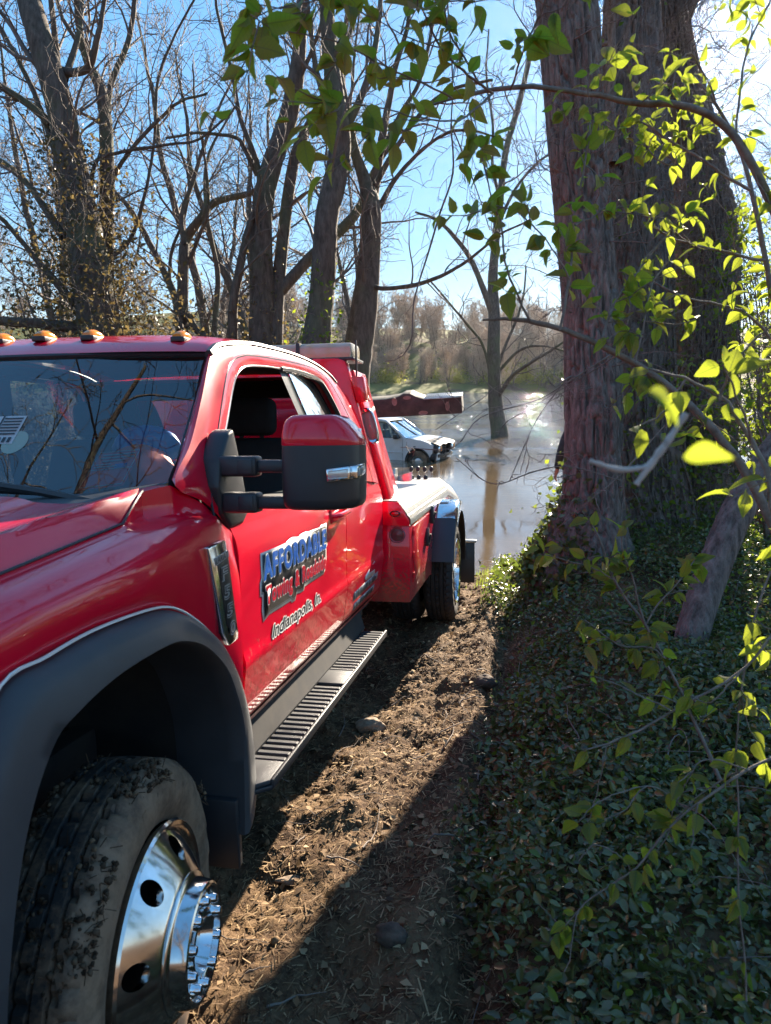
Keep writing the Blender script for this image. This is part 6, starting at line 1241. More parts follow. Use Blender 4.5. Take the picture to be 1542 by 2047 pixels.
for n, x0, x1, y0, y1, size, sd in ((2600, .2, 2.6, 1.2, 4.6, .036, 3), (5200, .4, 5.5, 4.4, 10.8, .045, 4)):
    x, y, rg = on_ground(n, x0, x1, y0, y1, cover, sd); z = ground_z(x, y) + rg.uniform(.06, .17, len(x)); leaf_round(mb, np.stack([x, y, z], 1), size, rg, .2, .55, .1)
tag(mb.build('fresh_ground_cover', M['vinca2'], None, smooth=False), 'bright young leaves sprinkled over the dark ground cover', 'ground cover', kind='stuff')
mb = MB(); rg = np.random.default_rng(5)
for (cx, cy, sx, sy, n) in ((1.14, 7.2, .14, .6, 500), (1.35, 8.3, .2, .4, 300), (1.0, 5.9, .10, .5, 160)):
    x = rg.normal(cx, sx, n); y = rg.normal(cy, sy, n); z = ground_z(x, y); h = rg.uniform(.03, .10, n); a = rg.uniform(0, 6.28, n); b = rg.normal(0, .4, n)
    p0 = np.stack([x - .003 * np.cos(a), y - .003 * np.sin(a), z - .01], 1); p1 = np.stack([x + .003 * np.cos(a), y + .003 * np.sin(a), z - .01], 1); p2 = np.stack([x + h * b * np.sin(a), y - h * b * np.cos(a), z + h], 1)
    mb.add(np.stack([p0, p1, p2], 1).reshape(-1, 3), np.arange(3 * n).reshape(n, 3))
tag(mb.build('grass', M['grass'], None, smooth=False), 'tufts of fresh grass at the edge of the muddy track by the water', 'grass', kind='stuff')
# straw, bark chips and rotting leaves pressed into the mud
mb = MB(); rg = np.random.default_rng(6); mudd = lambda x, y: sstep(1.15, .7, qlat(x, y)) * (.35 + .65 * vnoise(x * 4, y * 4, 53))
x, y, rg = on_ground(58000, -1.1, 1.5, 1.05, 6.0, mudd, 7); n = len(x); a = rg.normal(1.2, .9, n); L = rg.uniform(.006, .03, n) * (1 + .8 * (rg.random(n) > .93)); t = rg.uniform(.0007, .0024, n); z = ground_z(x, y) + .002; e = rg.normal(0, .25, n)
dx, dy = np.cos(a) * L, np.sin(a) * L; qx, qy = -np.sin(a) * t, np.cos(a) * t
V = np.stack([np.stack([x - dx + qx, y - dy + qy, z - e * L], 1), np.stack([x - dx - qx, y - dy - qy, z - e * L], 1), np.stack([x + dx - qx, y + dy - qy, z + e * L], 1), np.stack([x + dx + qx, y + dy + qy, z + e * L], 1), np.stack([x, y, z + t * 1.6], 1)], 1).reshape(-1, 3)
b = np.arange(n)[:, None] * 5; mb.add(V, np.concatenate([b + np.array(q) for q in ([0, 1, 4], [1, 2, 4], [2, 3, 4], [3, 0, 4])]))
x, y, rg = on_ground(7500, -1.3, 1.9, 1.0, 8, mudd, 8); leaf_cards(mb, np.stack([x, y, ground_z(x, y) + .008], 1), .036, rg, .7, .7, .05)
for k in range(1500):
    x = rg.uniform(-1.2, 1.3); y = rg.uniform(1.1, 6.5)
    if rg.random() > mudd(x, y): continue
    s_ = .004 + .014 * rg.random() ** 3; bb = bmesh.new(); bmesh.ops.create_icosphere(bb, subdivisions=1, radius=s_); c = Vector((x, y, float(ground_z(x, y)) + s_ * .3))
    for v in bb.verts: v.co = v.co * rg.uniform(.6, 1.3) + c
    mb.bm(bb)
tag(mb.build('leaf_litter', M['litter'], None, smooth=False), 'straw, bark chips and dead leaves trodden into the muddy track', 'litter', kind='stuff')
mb = MB(); ls = []
for k in range(90):
    x, y = rg.uniform(-.6, 1.5), rg.uniform(1.2, 5); d = np.array([rg.normal(.3, .6), rg.normal(.6, .6)]); d /= np.linalg.norm(d); L = rg.uniform(.08, .4); s = np.linspace(0, L, 8); bend = rg.normal(0, .25)
    px, py = x + d[0] * s - d[1] * bend * s * s / L, y + d[1] * s + d[0] * bend * s * s / L; ls.append((np.stack([px, py, ground_z(px, py) + .008 + .01 * np.sin(s / L * 3.1)], 1), np.linspace(rg.uniform(.002, .005), .001, 8)))
for k in range(70):
    x, y = rg.uniform(.7, 2.6), rg.uniform(1.3, 5.5); a = rg.uniform(0, 6.28); L = rg.uniform(.2, .9); s = np.linspace(0, L, 10); a2 = a + np.cumsum(rg.normal(0, .12, 10)); px, py = x + np.cumsum(np.cos(a2)) * L / 10, y + np.cumsum(np.sin(a2)) * L / 10; ls.append((np.stack([px, py, ground_z(px, py) + .05 + .09 * np.sin(s / L * 3.1)], 1), np.linspace(rg.uniform(.0015, .004), .001, 10)))
for n_ in (8, 10): batch_tubes(mb, [l for l in ls if len(l[0]) == n_], 5)
mb2 = mb; tag(mb.build('fallen_twigs', M['stem'], None, ang=180), 'thin fallen twigs strewn over the mud', 'twigs', kind='stuff')

# ---- trees beside and behind us: what the windshield and paint reflect
for k, (trunk_, limbs, lb_) in enumerate((
    ([(-5.6, -1.0, .8, .30), (-5.2, -.7, 3.2, .27), (-4.7, -.4, 5.5, .21), (-4.4, 0, 8, .13), (-4.3, .4, 11, .05)], [[(-5.0, -.6, 4.4, .17), (-3.9, .2, 5.5, .14), (-2.6, 1.0, 6.1, .11), (-1.6, 1.5, 6.9, .07), (-.4, 2.2, 7.2, .035)], [(-2.9, .8, 6.0, .09), (-2.3, .5, 7.0, .07), (-1.9, -.2, 8.2, .045), (-1.2, -.6, 9.5, .02)], [(-4.6, -.2, 6, .14), (-3.9, 1.2, 7.2, .1), (-3.6, 2.6, 8.3, .06), (-3.0, 3.6, 9.2, .025)], [(-5.1, -.7, 3.8, .12), (-5.9, .8, 5.0, .09), (-6.1, 2.2, 6.6, .05), (-5.8, 3.4, 8.0, .02)]], 'bare spreading tree left of the camera, mirrored in the windshield'),
    ([(1.8, -5.5, .9, .28), (1.4, -5.0, 4, .23), (.8, -4.4, 7.5, .15), (.5, -4, 11, .04)], [[(1.3, -4.9, 4.5, .13), (.1, -3.9, 6.2, .1), (-1.2, -2.9, 7.6, .06), (-2.2, -2.2, 9, .02)], [(1.0, -4.6, 6, .11), (1.9, -3.2, 7.6, .08), (2.4, -1.8, 9, .03)]], 'bare tree right behind the camera'),
    ([(-9, -8, .8, .3), (-8.6, -7.2, 4, .25), (-8, -6.4, 8, .15), (-7.8, -6, 12, .04)], [[(-8.5, -7.1, 4.5, .14), (-7, -5.8, 6.5, .1), (-5.8, -4.8, 8.5, .04)]], 'bare tree far behind the camera on the left'))):
    rg = np.random.default_rng(200 + k); root = empty('bare_tree', Matrix.Identity(4), lb_, 'tree'); mb = MB(); br = Branches()
    for j, p in enumerate([trunk_] + limbs):
        p = np.array(p); Q = spl(p, 40); Q[:, :3] += np.cumsum(rg.normal(0, .012, (40, 3)), 0) * np.linspace(0, 1, 40)[:, None]; bark_tube(mb, Q[:, :3], Q[:, 3], 60, 16, .012, 2, 9, k); grow(br, Q[10 if j == 0 else 4:, :3], Q[10 if j == 0 else 4:, 3], 1, rg, 13, 2.6, .22, .05, .05, .95, .004, .17, 3, (9, 7, 5))
    mb.build('trunk', M['bark'], root, ang=180); mb = MB(); batch_tubes(mb, br.L, 3); mb.build('crown', M['bark'], root, ang=180)

# ---- far bank: bare trees and early green bushes (a handful of shapes, each tree its own object)
far = []
for k in range(7):
    rg = np.random.default_rng(300 + k); h = rg.uniform(6.5, 10); ns_ = (2, 3, 4, 3, 5, 5, 4)[k]; mbt = MB(); br = Branches()
    for s_ in range(ns_):
        a = rg.uniform(0, 6.28); sp_ = .5 if ns_ == 1 else 1.8; P = np.array([(0, 0, -.4), (math.cos(a) * sp_ * .3, math.sin(a) * sp_ * .3, h * .35), (math.cos(a) * sp_ * .7, math.sin(a) * sp_ * .7, h * .7), (math.cos(a) * sp_, math.sin(a) * sp_, h)]) * (1 if s_ == 0 else rg.uniform(.7, .95)); r = np.array([.16, .12, .07, .02]) * (1 if ns_ == 1 else .7); Q = spl(np.column_stack([P, r]), 12); tube(mbt, Q[:, :3], Q[:, 3], 6)
        grow(br, Q[1:, :3], Q[1:, 3], 1, rg, 14, 3.0, .32, 0, .02, .9, .019, .22, 3, (8, 7, 4), .6)
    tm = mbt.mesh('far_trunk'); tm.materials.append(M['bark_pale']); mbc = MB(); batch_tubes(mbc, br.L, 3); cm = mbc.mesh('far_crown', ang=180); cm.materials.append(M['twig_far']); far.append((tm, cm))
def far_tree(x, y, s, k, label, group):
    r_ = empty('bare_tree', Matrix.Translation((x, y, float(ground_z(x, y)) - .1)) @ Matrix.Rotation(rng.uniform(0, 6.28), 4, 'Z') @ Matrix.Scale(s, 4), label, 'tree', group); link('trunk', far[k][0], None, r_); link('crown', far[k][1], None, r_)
for k in range(290):
    x = rng.uniform(-34, 62) if k < 230 else rng.uniform(-95, 95); y = 112.5 + .36 * max(0, x - 8) + 52 * rng.random() ** 1.15
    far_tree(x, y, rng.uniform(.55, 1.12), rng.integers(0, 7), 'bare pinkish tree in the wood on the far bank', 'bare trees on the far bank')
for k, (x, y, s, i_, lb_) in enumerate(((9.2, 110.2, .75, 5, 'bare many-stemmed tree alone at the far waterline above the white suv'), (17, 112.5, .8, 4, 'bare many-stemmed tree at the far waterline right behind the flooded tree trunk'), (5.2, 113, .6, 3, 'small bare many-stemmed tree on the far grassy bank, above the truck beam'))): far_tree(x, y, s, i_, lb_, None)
fb = []
for k in range(4):
    rg = np.random.default_rng(400 + k); n = 700; C_ = rg.normal(0, 1, (n, 3)) * np.array([1.3, 1.1, .75]) + np.array([0, 0, 1.1]); C_ = C_[C_[:, 2] > 0]; mb = MB(); leaf_cards(mb, C_, .26, rg); me = mb.mesh('bush', False); me.materials.append(M['bankleaf']); fb.append(me)
for k in range(54):
    x = rng.uniform(-45, 60); y = 111.5 + .36 * max(0, x - 8) + rng.uniform(0, 16); o = link('bush', fb[k % 4]); o.matrix_world = Matrix.Translation((x, y, float(ground_z(x, y)) - .1)) @ Matrix.Rotation(rng.uniform(0, 6), 4, 'Z') @ Matrix.Scale(rng.uniform(.5, 1.3), 4); tag(o, 'yellow green bush coming into leaf on the far bank', 'bush', 'bushes on the far bank')
# thicket along the left bank behind the truck
for k in range(36):
    x = rng.uniform(-10.5, -1.6); y = rng.uniform(13.4, 17.5); rg = np.random.default_rng(500 + k); br = Branches(); g = float(ground_z(x, y))
    if k < 6:
        for j in range(9):
            a = rg.uniform(0, 6.28); P = np.array([(0, 0, 0), (math.cos(a) * .3, math.sin(a) * .3, .8), (math.cos(a) * .8, math.sin(a) * .8, 1.5 + rg.uniform(0, .8)), (math.cos(a) * 1.4, math.sin(a) * 1.4, 1.9 + rg.uniform(-.3, 1.0))]); Q = spl(P, 10); r_ = np.linspace(.016, .005, 10); br.add(Q, r_); grow(br, Q, r_, 2, rg, 9, .9, .2, .1, .15, .9, .003, .2, 3, (6, 5, 4))
        mb = MB(); batch_tubes(mb, br.L, 3); me = mb.mesh('thicket', ang=180); me.materials.append(M['twig']); n = 800; C_ = rg.normal(0, 1, (n, 3)) * np.array([.6, .6, .5]) + np.array([0, 0, 1.3]); mb = MB(); leaf_cards(mb, C_, .085, rg); ml = mb.mesh('thicket_leaves', False); ml.materials.append(M['deadleaf']); thick_ = (thick_ if k else []) + [(me, ml)]
    r_ = empty('bramble_bush', Matrix.Translation((x, y, g - .1)) @ Matrix.Rotation(rng.uniform(0, 6), 4, 'Z') @ Matrix.Scale(rng.uniform(.7, 1.1), 4), 'tangled half-dry bush in the thicket behind the cab roof', 'bush', 'thicket behind the truck'); link('stems', thick_[k % 6][0], None, r_); link('dry_leaves', thick_[k % 6][1], None, r_, 'stuff')
# ================================================================== SUV stranded in the river (local: x forward, y to its left, z up)
fwd = np.array([.90, -.436, .012]); fwd /= np.linalg.norm(fwd); lf = np.cross([0, 0, 1], fwd); lf /= np.linalg.norm(lf); upv = np.cross(fwd, lf)
o0 = np.array([1.03, 23.74, -.03]) - (-.86) * lf - .36 * upv
SM = Matrix(((fwd[0], lf[0], upv[0], o0[0]), (fwd[1], lf[1], upv[1], o0[1]), (fwd[2], lf[2], upv[2], o0[2]), (0, 0, 0, 1)))
suv = empty('suv', SM, 'white SUV standing in the flooded river with its front end torn off', 'car')
M['suvwhite'] = pm('suv_white', (.72, .72, .72), (.62, .61, .58), 2, .3, coat=.6); M['suvdark'] = pm('suv_dark', (.02, .02, .022), (.05, .045, .04), 12, .6)
def sp_(name, mb, mat, par=suv, **k): return mb.build(name, mat, par, **k)
HW = .875
def arcp(cx, r, a0, a1, n=14): return [(cx + r * math.cos(t), .37 + r * math.sin(t)) for t in np.linspace(a0, a1, n)]
prof_b = [(-3.42, .45), (-3.45, .80), (-3.40, 1.13), (-.42, 1.10), (.10, 1.07), (.40, .99), (.52, .90), (.50, .66), (.46, .60)] + arcp(0, .42, .25, math.pi - .06) + [(-.45, .33), (-2.18, .33)] + arcp(-2.62, .42, .06, math.pi - .06) + [(-3.1, .38)]
mb = MB()
def flank(s_):
    """side skin with wheel cut-outs and a little belly, thickness inward"""
    m = bmesh.new(); V = [m.verts.new((x, s_ * (HW - .05 * abs(z - .72) ** 1.4 - .04 * max(0, x)), z)) for x, z in prof_b]; W = [m.verts.new((x, s_ * (HW - .16), z)) for x, z in prof_b]; n = len(V)
    m.faces.new(V if s_ < 0 else V[::-1])
    for i in range(n): m.faces.new((V[i], W[i], W[(i + 1) % n], V[(i + 1) % n]))
    bmesh.ops.recalc_face_normals(m, faces=m.faces[:]); bmesh.ops.triangulate(m, faces=[f for f in m.faces if len(f.verts) > 4]); return m
for s_ in (-1, 1): mb.bm(flank(s_))
body = sp_('body', mb, M['suvwhite'], ang=40)
mb = MB(); mb.box(-3.38, .30, -.74, .74, .34, .42); mb.box(-.35, .35, -.7, .7, .42, .95); sp_('underbody', mb, M['suvdark'])
mb = MB(); yv = np.linspace(-1, 1, 14)      # cowl, hood remains
mb.grid(np.stack([np.stack([np.full(14, x), yv * w2, z + .035 * (1 - yv ** 2)], -1) for x, w2, z in ((-.50, .80, 1.12), (-.30, .82, 1.115), (.0, .82, 1.075), (.22, .81, 1.03))])); sp_('hood', mb, M['suvwhite'])
mb = MB(); mb.grid(np.stack([np.stack([np.full(14, x), yv * w2, z + .03 * (1 - yv ** 2) + .02 * np.sin(yv * 9)], -1) for x, w2, z in ((.20, .80, 1.035), (.45, .74, 1.0), (.66, .70, .94), (.70, .70, .90))])); sp_('crumpled_hood_edge', mb, M['suvdark'])
# greenhouse
def gh(z): return HW - .06 - (z - 1.1) * .27
top = [(-.42, 1.10), (-1.10, 1.60), (-1.22, 1.655), (-1.6, 1.70), (-2.6, 1.715), (-3.15, 1.68), (-3.40, 1.12)]
mb = MB(); rx = np.array([(-1.14, 1.62), (-1.25, 1.665), (-1.6, 1.71), (-2.1, 1.725), (-2.7, 1.72), (-3.17, 1.68), (-3.22, 1.62)]); mb.grid(np.stack([np.stack([np.full(16, x), np.linspace(-1, 1, 16) * gh(z), z + .03 * (1 - np.linspace(-1, 1, 16) ** 4)], -1) for x, z in rx]), flip=True); sp_('roof', mb, M['suvwhite'])
for s_ in (-1, 1):
    def q(pts, w2, t_, mat, nm, par=suv):
        mb = MB(); P = spl([(x, s_ * gh(z), z) for x, z in pts], 16); tube(mb, P, w2, 6, True); return sp_(nm, mb, mat, par)
    q([(-.45, 1.09), (-.80, 1.37), (-1.12, 1.60), (-1.25, 1.66), (-1.7, 1.69), (-2.6, 1.70), (-3.15, 1.66)], .042, 0, M['suvwhite'], 'pillar')
    q([(-1.62, 1.10), (-1.64, 1.68)], .05, 0, M['suvdark'], 'pillar'); q([(-2.55, 1.10), (-2.50, 1.68)], .05, 0, M['suvwhite'], 'pillar'); q([(-3.36, 1.1), (-3.16, 1.66)], .07, 0, M['suvwhite'], 'pillar')
    for pts in ([(-.62, 1.12), (-1.12, 1.56), (-1.60, 1.63), (-1.58, 1.12)], [(-1.68, 1.12), (-1.70, 1.63), (-2.44, 1.64), (-2.48, 1.12)], [(-2.62, 1.12), (-2.58, 1.64), (-3.1, 1.60), (-3.28, 1.12)]):
        mb = MB(); mb.ngon([(x, s_ * (gh(z) - .006), z) for x, z in pts]); w2 = sp_('window', mb, M['suvglass'], smooth=False)
        mb = MB(); P = np.array([(x, s_ * (gh(z) + .001), z) for x, z in pts + pts[:1]]); [tube(mb, P[i:i + 2], .014, 5, True) for i in range(4)]; sp_('window_frame', mb, M['suvdark'], w2)
    q([(-1.5, 1.76), (-1.65, 1.80), (-2.9, 1.80), (-3.05, 1.75)], .018, 0, M['suvdark'], 'roof_rail')
    mb = MB(); mb.bm(rbox(-.80, -.62, min(s_ * .86, s_ * 1.05), max(s_ * .86, s_ * 1.05), 1.09, 1.24, .04)); sp_('mirror', mb, M['suvdark'])
    mb = MB(); mb.box(-1.5, -1.36, s_ * (HW + .005) - .012, s_ * (HW + .005) + .012, .93, .97, .008); mb.box(-2.3, -2.16, s_ * (HW + .005) - .012, s_ * (HW + .005) + .012, .93, .97, .008); sp_('door_handle', mb, M['suvdark'])
    mb = MB(); [tube(mb, [(x, s_ * (HW - .05 * abs(z - .72) ** 1.4 + .001), z) for z in np.linspace(.36, 1.08, 8)], .005, 4) for x in (-.52, -1.63, -2.5)]; mb.box(-.14, -.06, s_ * (HW - .004) - .006, s_ * (HW - .004) + .006, .84, .87, .003); sp_('door_seam', mb, M['suvdark'])
    mb = MB(); [tube(mb, [(x, s_ * (HW + .003), .66) for x in np.linspace(-2.1, -.5, 4)], .014, 4)]; sp_('side_moulding', mb, M['suvwhite'])
    for cx in (0, -2.62):
        mb = MB(); pr = [(-.10, .20), (-.11, .33), (-.08, .362), (.08, .362), (.11, .33), (.10, .20)]; a = np.linspace(0, 2 * np.pi, 40, endpoint=False)
        mb.grid(np.stack([np.stack([cx + r * np.cos(a), np.full(40, s_ * .76 + x), .36 + r * np.sin(a)], -1) for x, r in pr]), cv=True); w_ = sp_('wheel', mb, M['rubber']); mb = MB(); mb.grid(np.stack([np.stack([cx + r * np.cos(a), np.full(40, s_ * (.76 + x)), .36 + r * np.sin(a)], -1) for x, r in ((.10, .205), (.085, .19), (.05, .12), (.07, .05), (.07, .002))]), cv=True); sp_('rim', mb, M['steel'], w_)
        mb = MB(); tube(mb, [(x, s_ * (HW - .02), z) for x, z in arcp(cx, .425, .05, math.pi - .05, 24)], .028, 6, True); sp_('arch_trim', mb, M['suvdark'])
        mb = MB(); mb.grid(np.stack([[(x, s_ * y, z) for x, z in arcp(cx, .425, -.2, math.pi + .2, 24)] for y in (.86, .45)])); mb.ngon([(x, s_ * .45, z) for x, z in arcp(cx, .425, -.2, math.pi + .2, 24)]); sp_('wheel_well', mb, M['suvdark'])
mb = MB(); mb.grid(np.stack([np.stack([x + .09 * (1 - yv ** 2), yv * (gh(z) - .03), np.full(14, z)], -1) for x, z in ((-.47, 1.12), (-.80, 1.36), (-1.13, 1.60))])); sp_('windshield', mb, M['suvglass'], ang=180)
mb = MB(); mb.ngon([(-3.38, -.75, 1.13), (-3.38, .75, 1.13), (-3.19, .62, 1.62), (-3.19, -.62, 1.62)]); sp_('rear_window', mb, M['suvglass'], smooth=False)
mb = MB(); mb.box(-3.46, -3.36, -.8, .8, .45, 1.12, .03); sp_('tailgate', mb, M['suvwhite'])
for x in (-1.45, -2.3):
    for y in (-.38, .38):
        mb = MB(); mb.box(x - .25, x + .2, y - .22, y + .22, .6, .8, .05); mb.bm(prism([(x - .25, .75), (x - .12, .75), (x - .22, 1.28), (x - .32, 1.28)], 'y', y - .22, y + .22, .03)); s2 = sp_('seat', mb, M['seat']); mb = MB(); mb.box(x - .34, x - .22, y - .13, y + .13, 1.30, 1.50, .04); sp_('headrest', mb, M['seat'], s2)
mb = MB(); mb.box(-.75, -.35, -.72, .72, .8, 1.10, .05); sp_('dashboard', mb, M['seat'])
# exposed front: radiator support, beam, lamps hanging in their buckets, torn liner
mb = MB(); mb.box(.46, .52, -.70, .70, .86, .92, .01); mb.box(.46, .52, -.70, .70, .38, .46, .01); [mb.box(.46, .51, y - .03, y + .03, .4, .9, .008) for y in (-.66, -.28, .0, .3, .66)]; mb.box(.40, .45, -.6, .6, .42, .88); sp_('radiator_support', mb, M['suvdark'])
mb = MB(); mb.box(.56, .64, -.60, .64, .50, .60, .012); sp_('bumper_beam', mb, M['beam'])
for y in (-.58, .58):
    mb = MB(); mb.bm(rbox(.50, .66, y - .20, y + .20, .66, .90, .04)); hl = sp_('headlight', mb, M['suvdark'])
    b = bmesh.new(); bmesh.ops.create_uvsphere(b, u_segments=16, v_segments=10, radius=.09, matrix=Matrix.Translation((.64, y - .04, .79)) @ Matrix.Diagonal((.5, 1, 1, 1))); mb = MB(); mb.bm(b); sp_('lens', mb, M['chrome'], hl)
    mb = MB(); mb.box(.655, .675, y + .08, y + .17, .70, .86, .01); sp_('indicator', mb, M['amber'], hl)
mb = MB(); mb.bm(prism([(-.72, .42), (-.42, .40), (-.36, .62), (-.60, .68)], 'x', .56, .60, .01)); sp_('torn_panel', mb, M['suvwhite']); mb = MB(); mb.bm(prism([(-.84, .46), (-.62, .44), (-.6, .60), (-.8, .62)], 'x', .50, .53, .01)); sp_('torn_panel', mb, M['suvwhite']); mb = MB(); mb.bm(prism([(.2, .44), (.55, .42), (.5, .54), (.25, .55)], 'x', .58, .62, .01)); sp_('torn_panel', mb, M['suvwhite'])
mb = MB(); rg = np.random.default_rng(3)
for k in range(9): c = np.array([.55, rg.uniform(-.6, .6), rg.uniform(.5, .95)]); tube(mb, spl([c, c + rg.normal(0, .12, 3), c + rg.normal(0, .2, 3)], 8), .012, 5)
sp_('hoses', mb, M['suvdark'])
# torn dark plastic liner ahead of the wheel
mb = MB(); mb.bm(prism([(.36, .46), (.60, .42), (.62, .62), (.40, .66)], 'y', -.84, -.70, .03)); sp_('torn_liner', mb, M['suvdark'])

# ================================================================== PERSON on the bank behind the big trunk
px, py = 2.585, 9.72; pg = float(ground_z(px, py)) - .01
person = empty('person', Matrix.Translation((px, py, pg)) @ Matrix.Scale(.97, 4), 'person in a dark jacket standing behind the leftmost trunk, hand hanging at the side', 'person')
def skin(name, V, E, R_, mat, par, root=0, sub=2):
    me = bpy.data.meshes.new(name); me.from_pydata([tuple(v) for v in V], E, []); o = bpy.data.objects.new(name, me); COL.objects.link(o); o.modifiers.new('s', 'SKIN'); m2 = o.modifiers.new('u', 'SUBSURF'); m2.levels = sub; m2.render_levels = sub
    for i, r in enumerate(R_): sv = me.skin_vertices[0].data[i]; sv.radius = (r, r) if np.isscalar(r) else r; sv.use_root = i == root
    dg = bpy.context.evaluated_depsgraph_get(); me2 = bpy.data.meshes.new_from_object(o.evaluated_get(dg)); bpy.data.objects.remove(o); me2.polygons.foreach_set('use_smooth', np.ones(len(me2.polygons), bool)); me2.materials.clear(); me2.materials.append(mat); return link(name, me2, None, par)
V = [(0, 0, .93), (0, 0, 1.10), (0, 0, 1.30), (0, .01, 1.42), (0, .02, 1.50), (0, .03, 1.60), (0, .035, 1.70)]; E = [(i, i + 1) for i in range(6)]; Rr = [(.15, .11), (.14, .10), (.16, .11), (.10, .08), (.055, .055), (.085, .10), (.075, .09)]
def chain(pts, rs, start):
    global V, E, Rr
    prev = start
    for p_, r in zip(pts, rs): V.append(p_); Rr.append(r); E.append((prev, len(V) - 1)); prev = len(V) - 1
    return prev
HA = []
for s_ in (-1, 1):
    sh = (s_ * .185, 0, 1.37); el = (s_ * .285, -.02, 1.09); wr = (s_ * .315, .05, .84); e = chain([sh, el, wr, (s_ * .328, .07, .775)], [.058, .043, .028, (.022, .036)], 3); HA.append((s_, e))
    chain([(s_ * .10, 0, .86), (s_ * .11, .01, .49), (s_ * .115, -.02, .09), (s_ * .12, .13, .035)], [.085, .058, .042, .038], 0)
for s_, e in HA:
    w_ = V[e]
    for k, (dy, L) in enumerate(((-.030, .068), (-.010, .078), (.010, .074), (.028, .058))):
        b_ = (w_[0] + s_ * .004, w_[1] + dy, w_[2] - .018); chain([b_, (b_[0] + s_ * .002, b_[1] + .006, b_[2] - L * .5), (b_[0] - s_ * .014, b_[1] + .012, b_[2] - L * .82), (b_[0] - s_ * .030, b_[1] + .014, b_[2] - L * .90)], [.0105, .0095, .0088, .008], e)
    chain([(w_[0] - s_ * .012, w_[1] + .042, w_[2] - .004), (w_[0] - s_ * .022, w_[1] + .058, w_[2] - .034), (w_[0] - s_ * .026, w_[1] + .060, w_[2] - .058)], [.012, .0105, .009], e)
bod = skin('body', V, E, Rr, M['skin'], person)
jv = [(0, 0, .86), (0, 0, .98), (0, 0, 1.14), (0, 0, 1.30), (0, .01, 1.42), (0, .015, 1.475)]; je = [(i, i + 1) for i in range(5)]; jr = [(.185, .145), (.185, .14), (.178, .135), (.19, .135), (.12, .10), (.085, .085)]
for s_ in (-1, 1):
    b0 = len(jv); jv += [(s_ * .195, 0, 1.365), (s_ * .25, -.012, 1.22), (s_ * .288, -.022, 1.09), (s_ * .305, .02, .96), (s_ * .316, .05, .855)]; je += [(4, b0)] + [(b0 + i, b0 + i + 1) for i in range(4)]; jr += [.078, .068, .064, .055, .048]
skin('jacket', jv, je, jr, M['cloth'], person)
tv = [(0, 0, .93)]; te = []; tr_ = [(.165, .125)]
for s_ in (-1, 1): b0 = len(tv); tv += [(s_ * .10, 0, .84), (s_ * .11, .01, .49), (s_ * .115, -.02, .12)]; te += [(0, b0), (b0, b0 + 1), (b0 + 1, b0 + 2)]; tr_ += [.102, .078, .068]
skin('trousers', tv, te, tr_, M['denim'], person)
for s_ in (-1, 1): skin('shoe', [(s_ * .115, -.06, .05), (s_ * .117, .04, .05), (s_ * .12, .17, .04)], [(0, 1), (1, 2)], [.05, .055, .042], M['ink'], person)
# face (towards the river), ears and short hair
mb = MB()
for x in (-.032, .032): b = bmesh.new(); bmesh.ops.create_uvsphere(b, u_segments=10, v_segments=8, radius=.013, matrix=Matrix.Translation((x, .118, 1.645))); mb.bm(b)
mb.build('eyes', M['white'], person); mb = MB(); b = bmesh.new(); bmesh.ops.create_cone(b, segments=8, radius1=.018, radius2=.006, depth=.05, matrix=Matrix.Translation((0, .135, 1.62)) @ Matrix.Rotation(.3, 4, 'X')); mb.bm(b)
for x in (-.085, .085): b = bmesh.new(); bmesh.ops.create_uvsphere(b, u_segments=8, v_segments=8, radius=.03, matrix=Matrix.Translation((x, .03, 1.635)) @ Matrix.Diagonal((.4, .7, 1.1, 1))); mb.bm(b)
mb.box(-.026, .026, .115, .128, 1.572, 1.582, .004); mb.build('face', M['skin'], person)
b = bmesh.new(); bmesh.ops.create_uvsphere(b, u_segments=24, v_segments=14, radius=.118, matrix=Matrix.Translation((0, .012, 1.70)) @ Matrix.Diagonal((.88, 1.02, .92, 1)));
bmesh.ops.delete(b, geom=[v for v in b.verts if v.co.z < 1.64 or (v.co.y > .07 and v.co.z < 1.72)], context='VERTS'); mb = MB(); mb.bm(b); mb.build('hair', M['hair'], person)

# ================================================================== small things
def TL(P): P = np.asarray(P, float); return (np.outer(P[:, 0], tl) + np.outer(P[:, 1], ta) + np.outer(P[:, 2], tn) + TO)
def wpanel(x0, x1, v0, v1, skew, d, mat):
    u = lambda x: (x - XC) / .72; c = [(u(x0), v0), (u(x1), v0), (u(x1 + skew), v1), (u(x0 + skew), v1)]; P = np.array([wsh(np.array([a]), np.array([b]))[0] for a, b in c]) + np.array([0, .7, -.72]) * d; mb = MB(); mb.ngon(TL(P)); mb.ngon(TL(P + np.array([0, .001, -.001]))[::-1]); return mb, P
mb, P = wpanel(-.478, -.350, .05, .285, .02, .012, None)
notice = mb.build('notice', [M['paperred']], None, smooth=False); tag(notice, 'red printed notice standing inside the windshield by the pillar', 'notice')
mb = MB()
for a, b in ((0, 1), (1, 2), (2, 3), (3, 0)): tube(mb, TL(np.stack([P[a] * .94 + P.mean(0) * .06, P[b] * .94 + P.mean(0) * .06]) + np.array([0, -.003, .003])), .0012, 4)
mid0 = P[0] * .52 + P[3] * .48; mid1 = P[1] * .52 + P[2] * .48; tube(mb, TL(np.stack([mid0, mid1]) + np.array([0, -.003, .003])), .0012, 4)
mb.build('border', M['silver'], notice); mb = MB()
for k, (f0, f1, g) in enumerate(((.15, .9, .88), (.12, .92, .80), (.2, .7, .71), (.1, .45, .62), (.1, .62, .55))):
    a = (P[0] * (1 - g) + P[3] * g); b = (P[1] * (1 - g) + P[2] * g); tube(mb, TL(np.stack([a * (1 - f0) + b * f0, a * (1 - f1) + b * f1]) + np.array([0, -.003, .003])), .0022, 4)
mb.build('print_lines', M['silver'], notice)
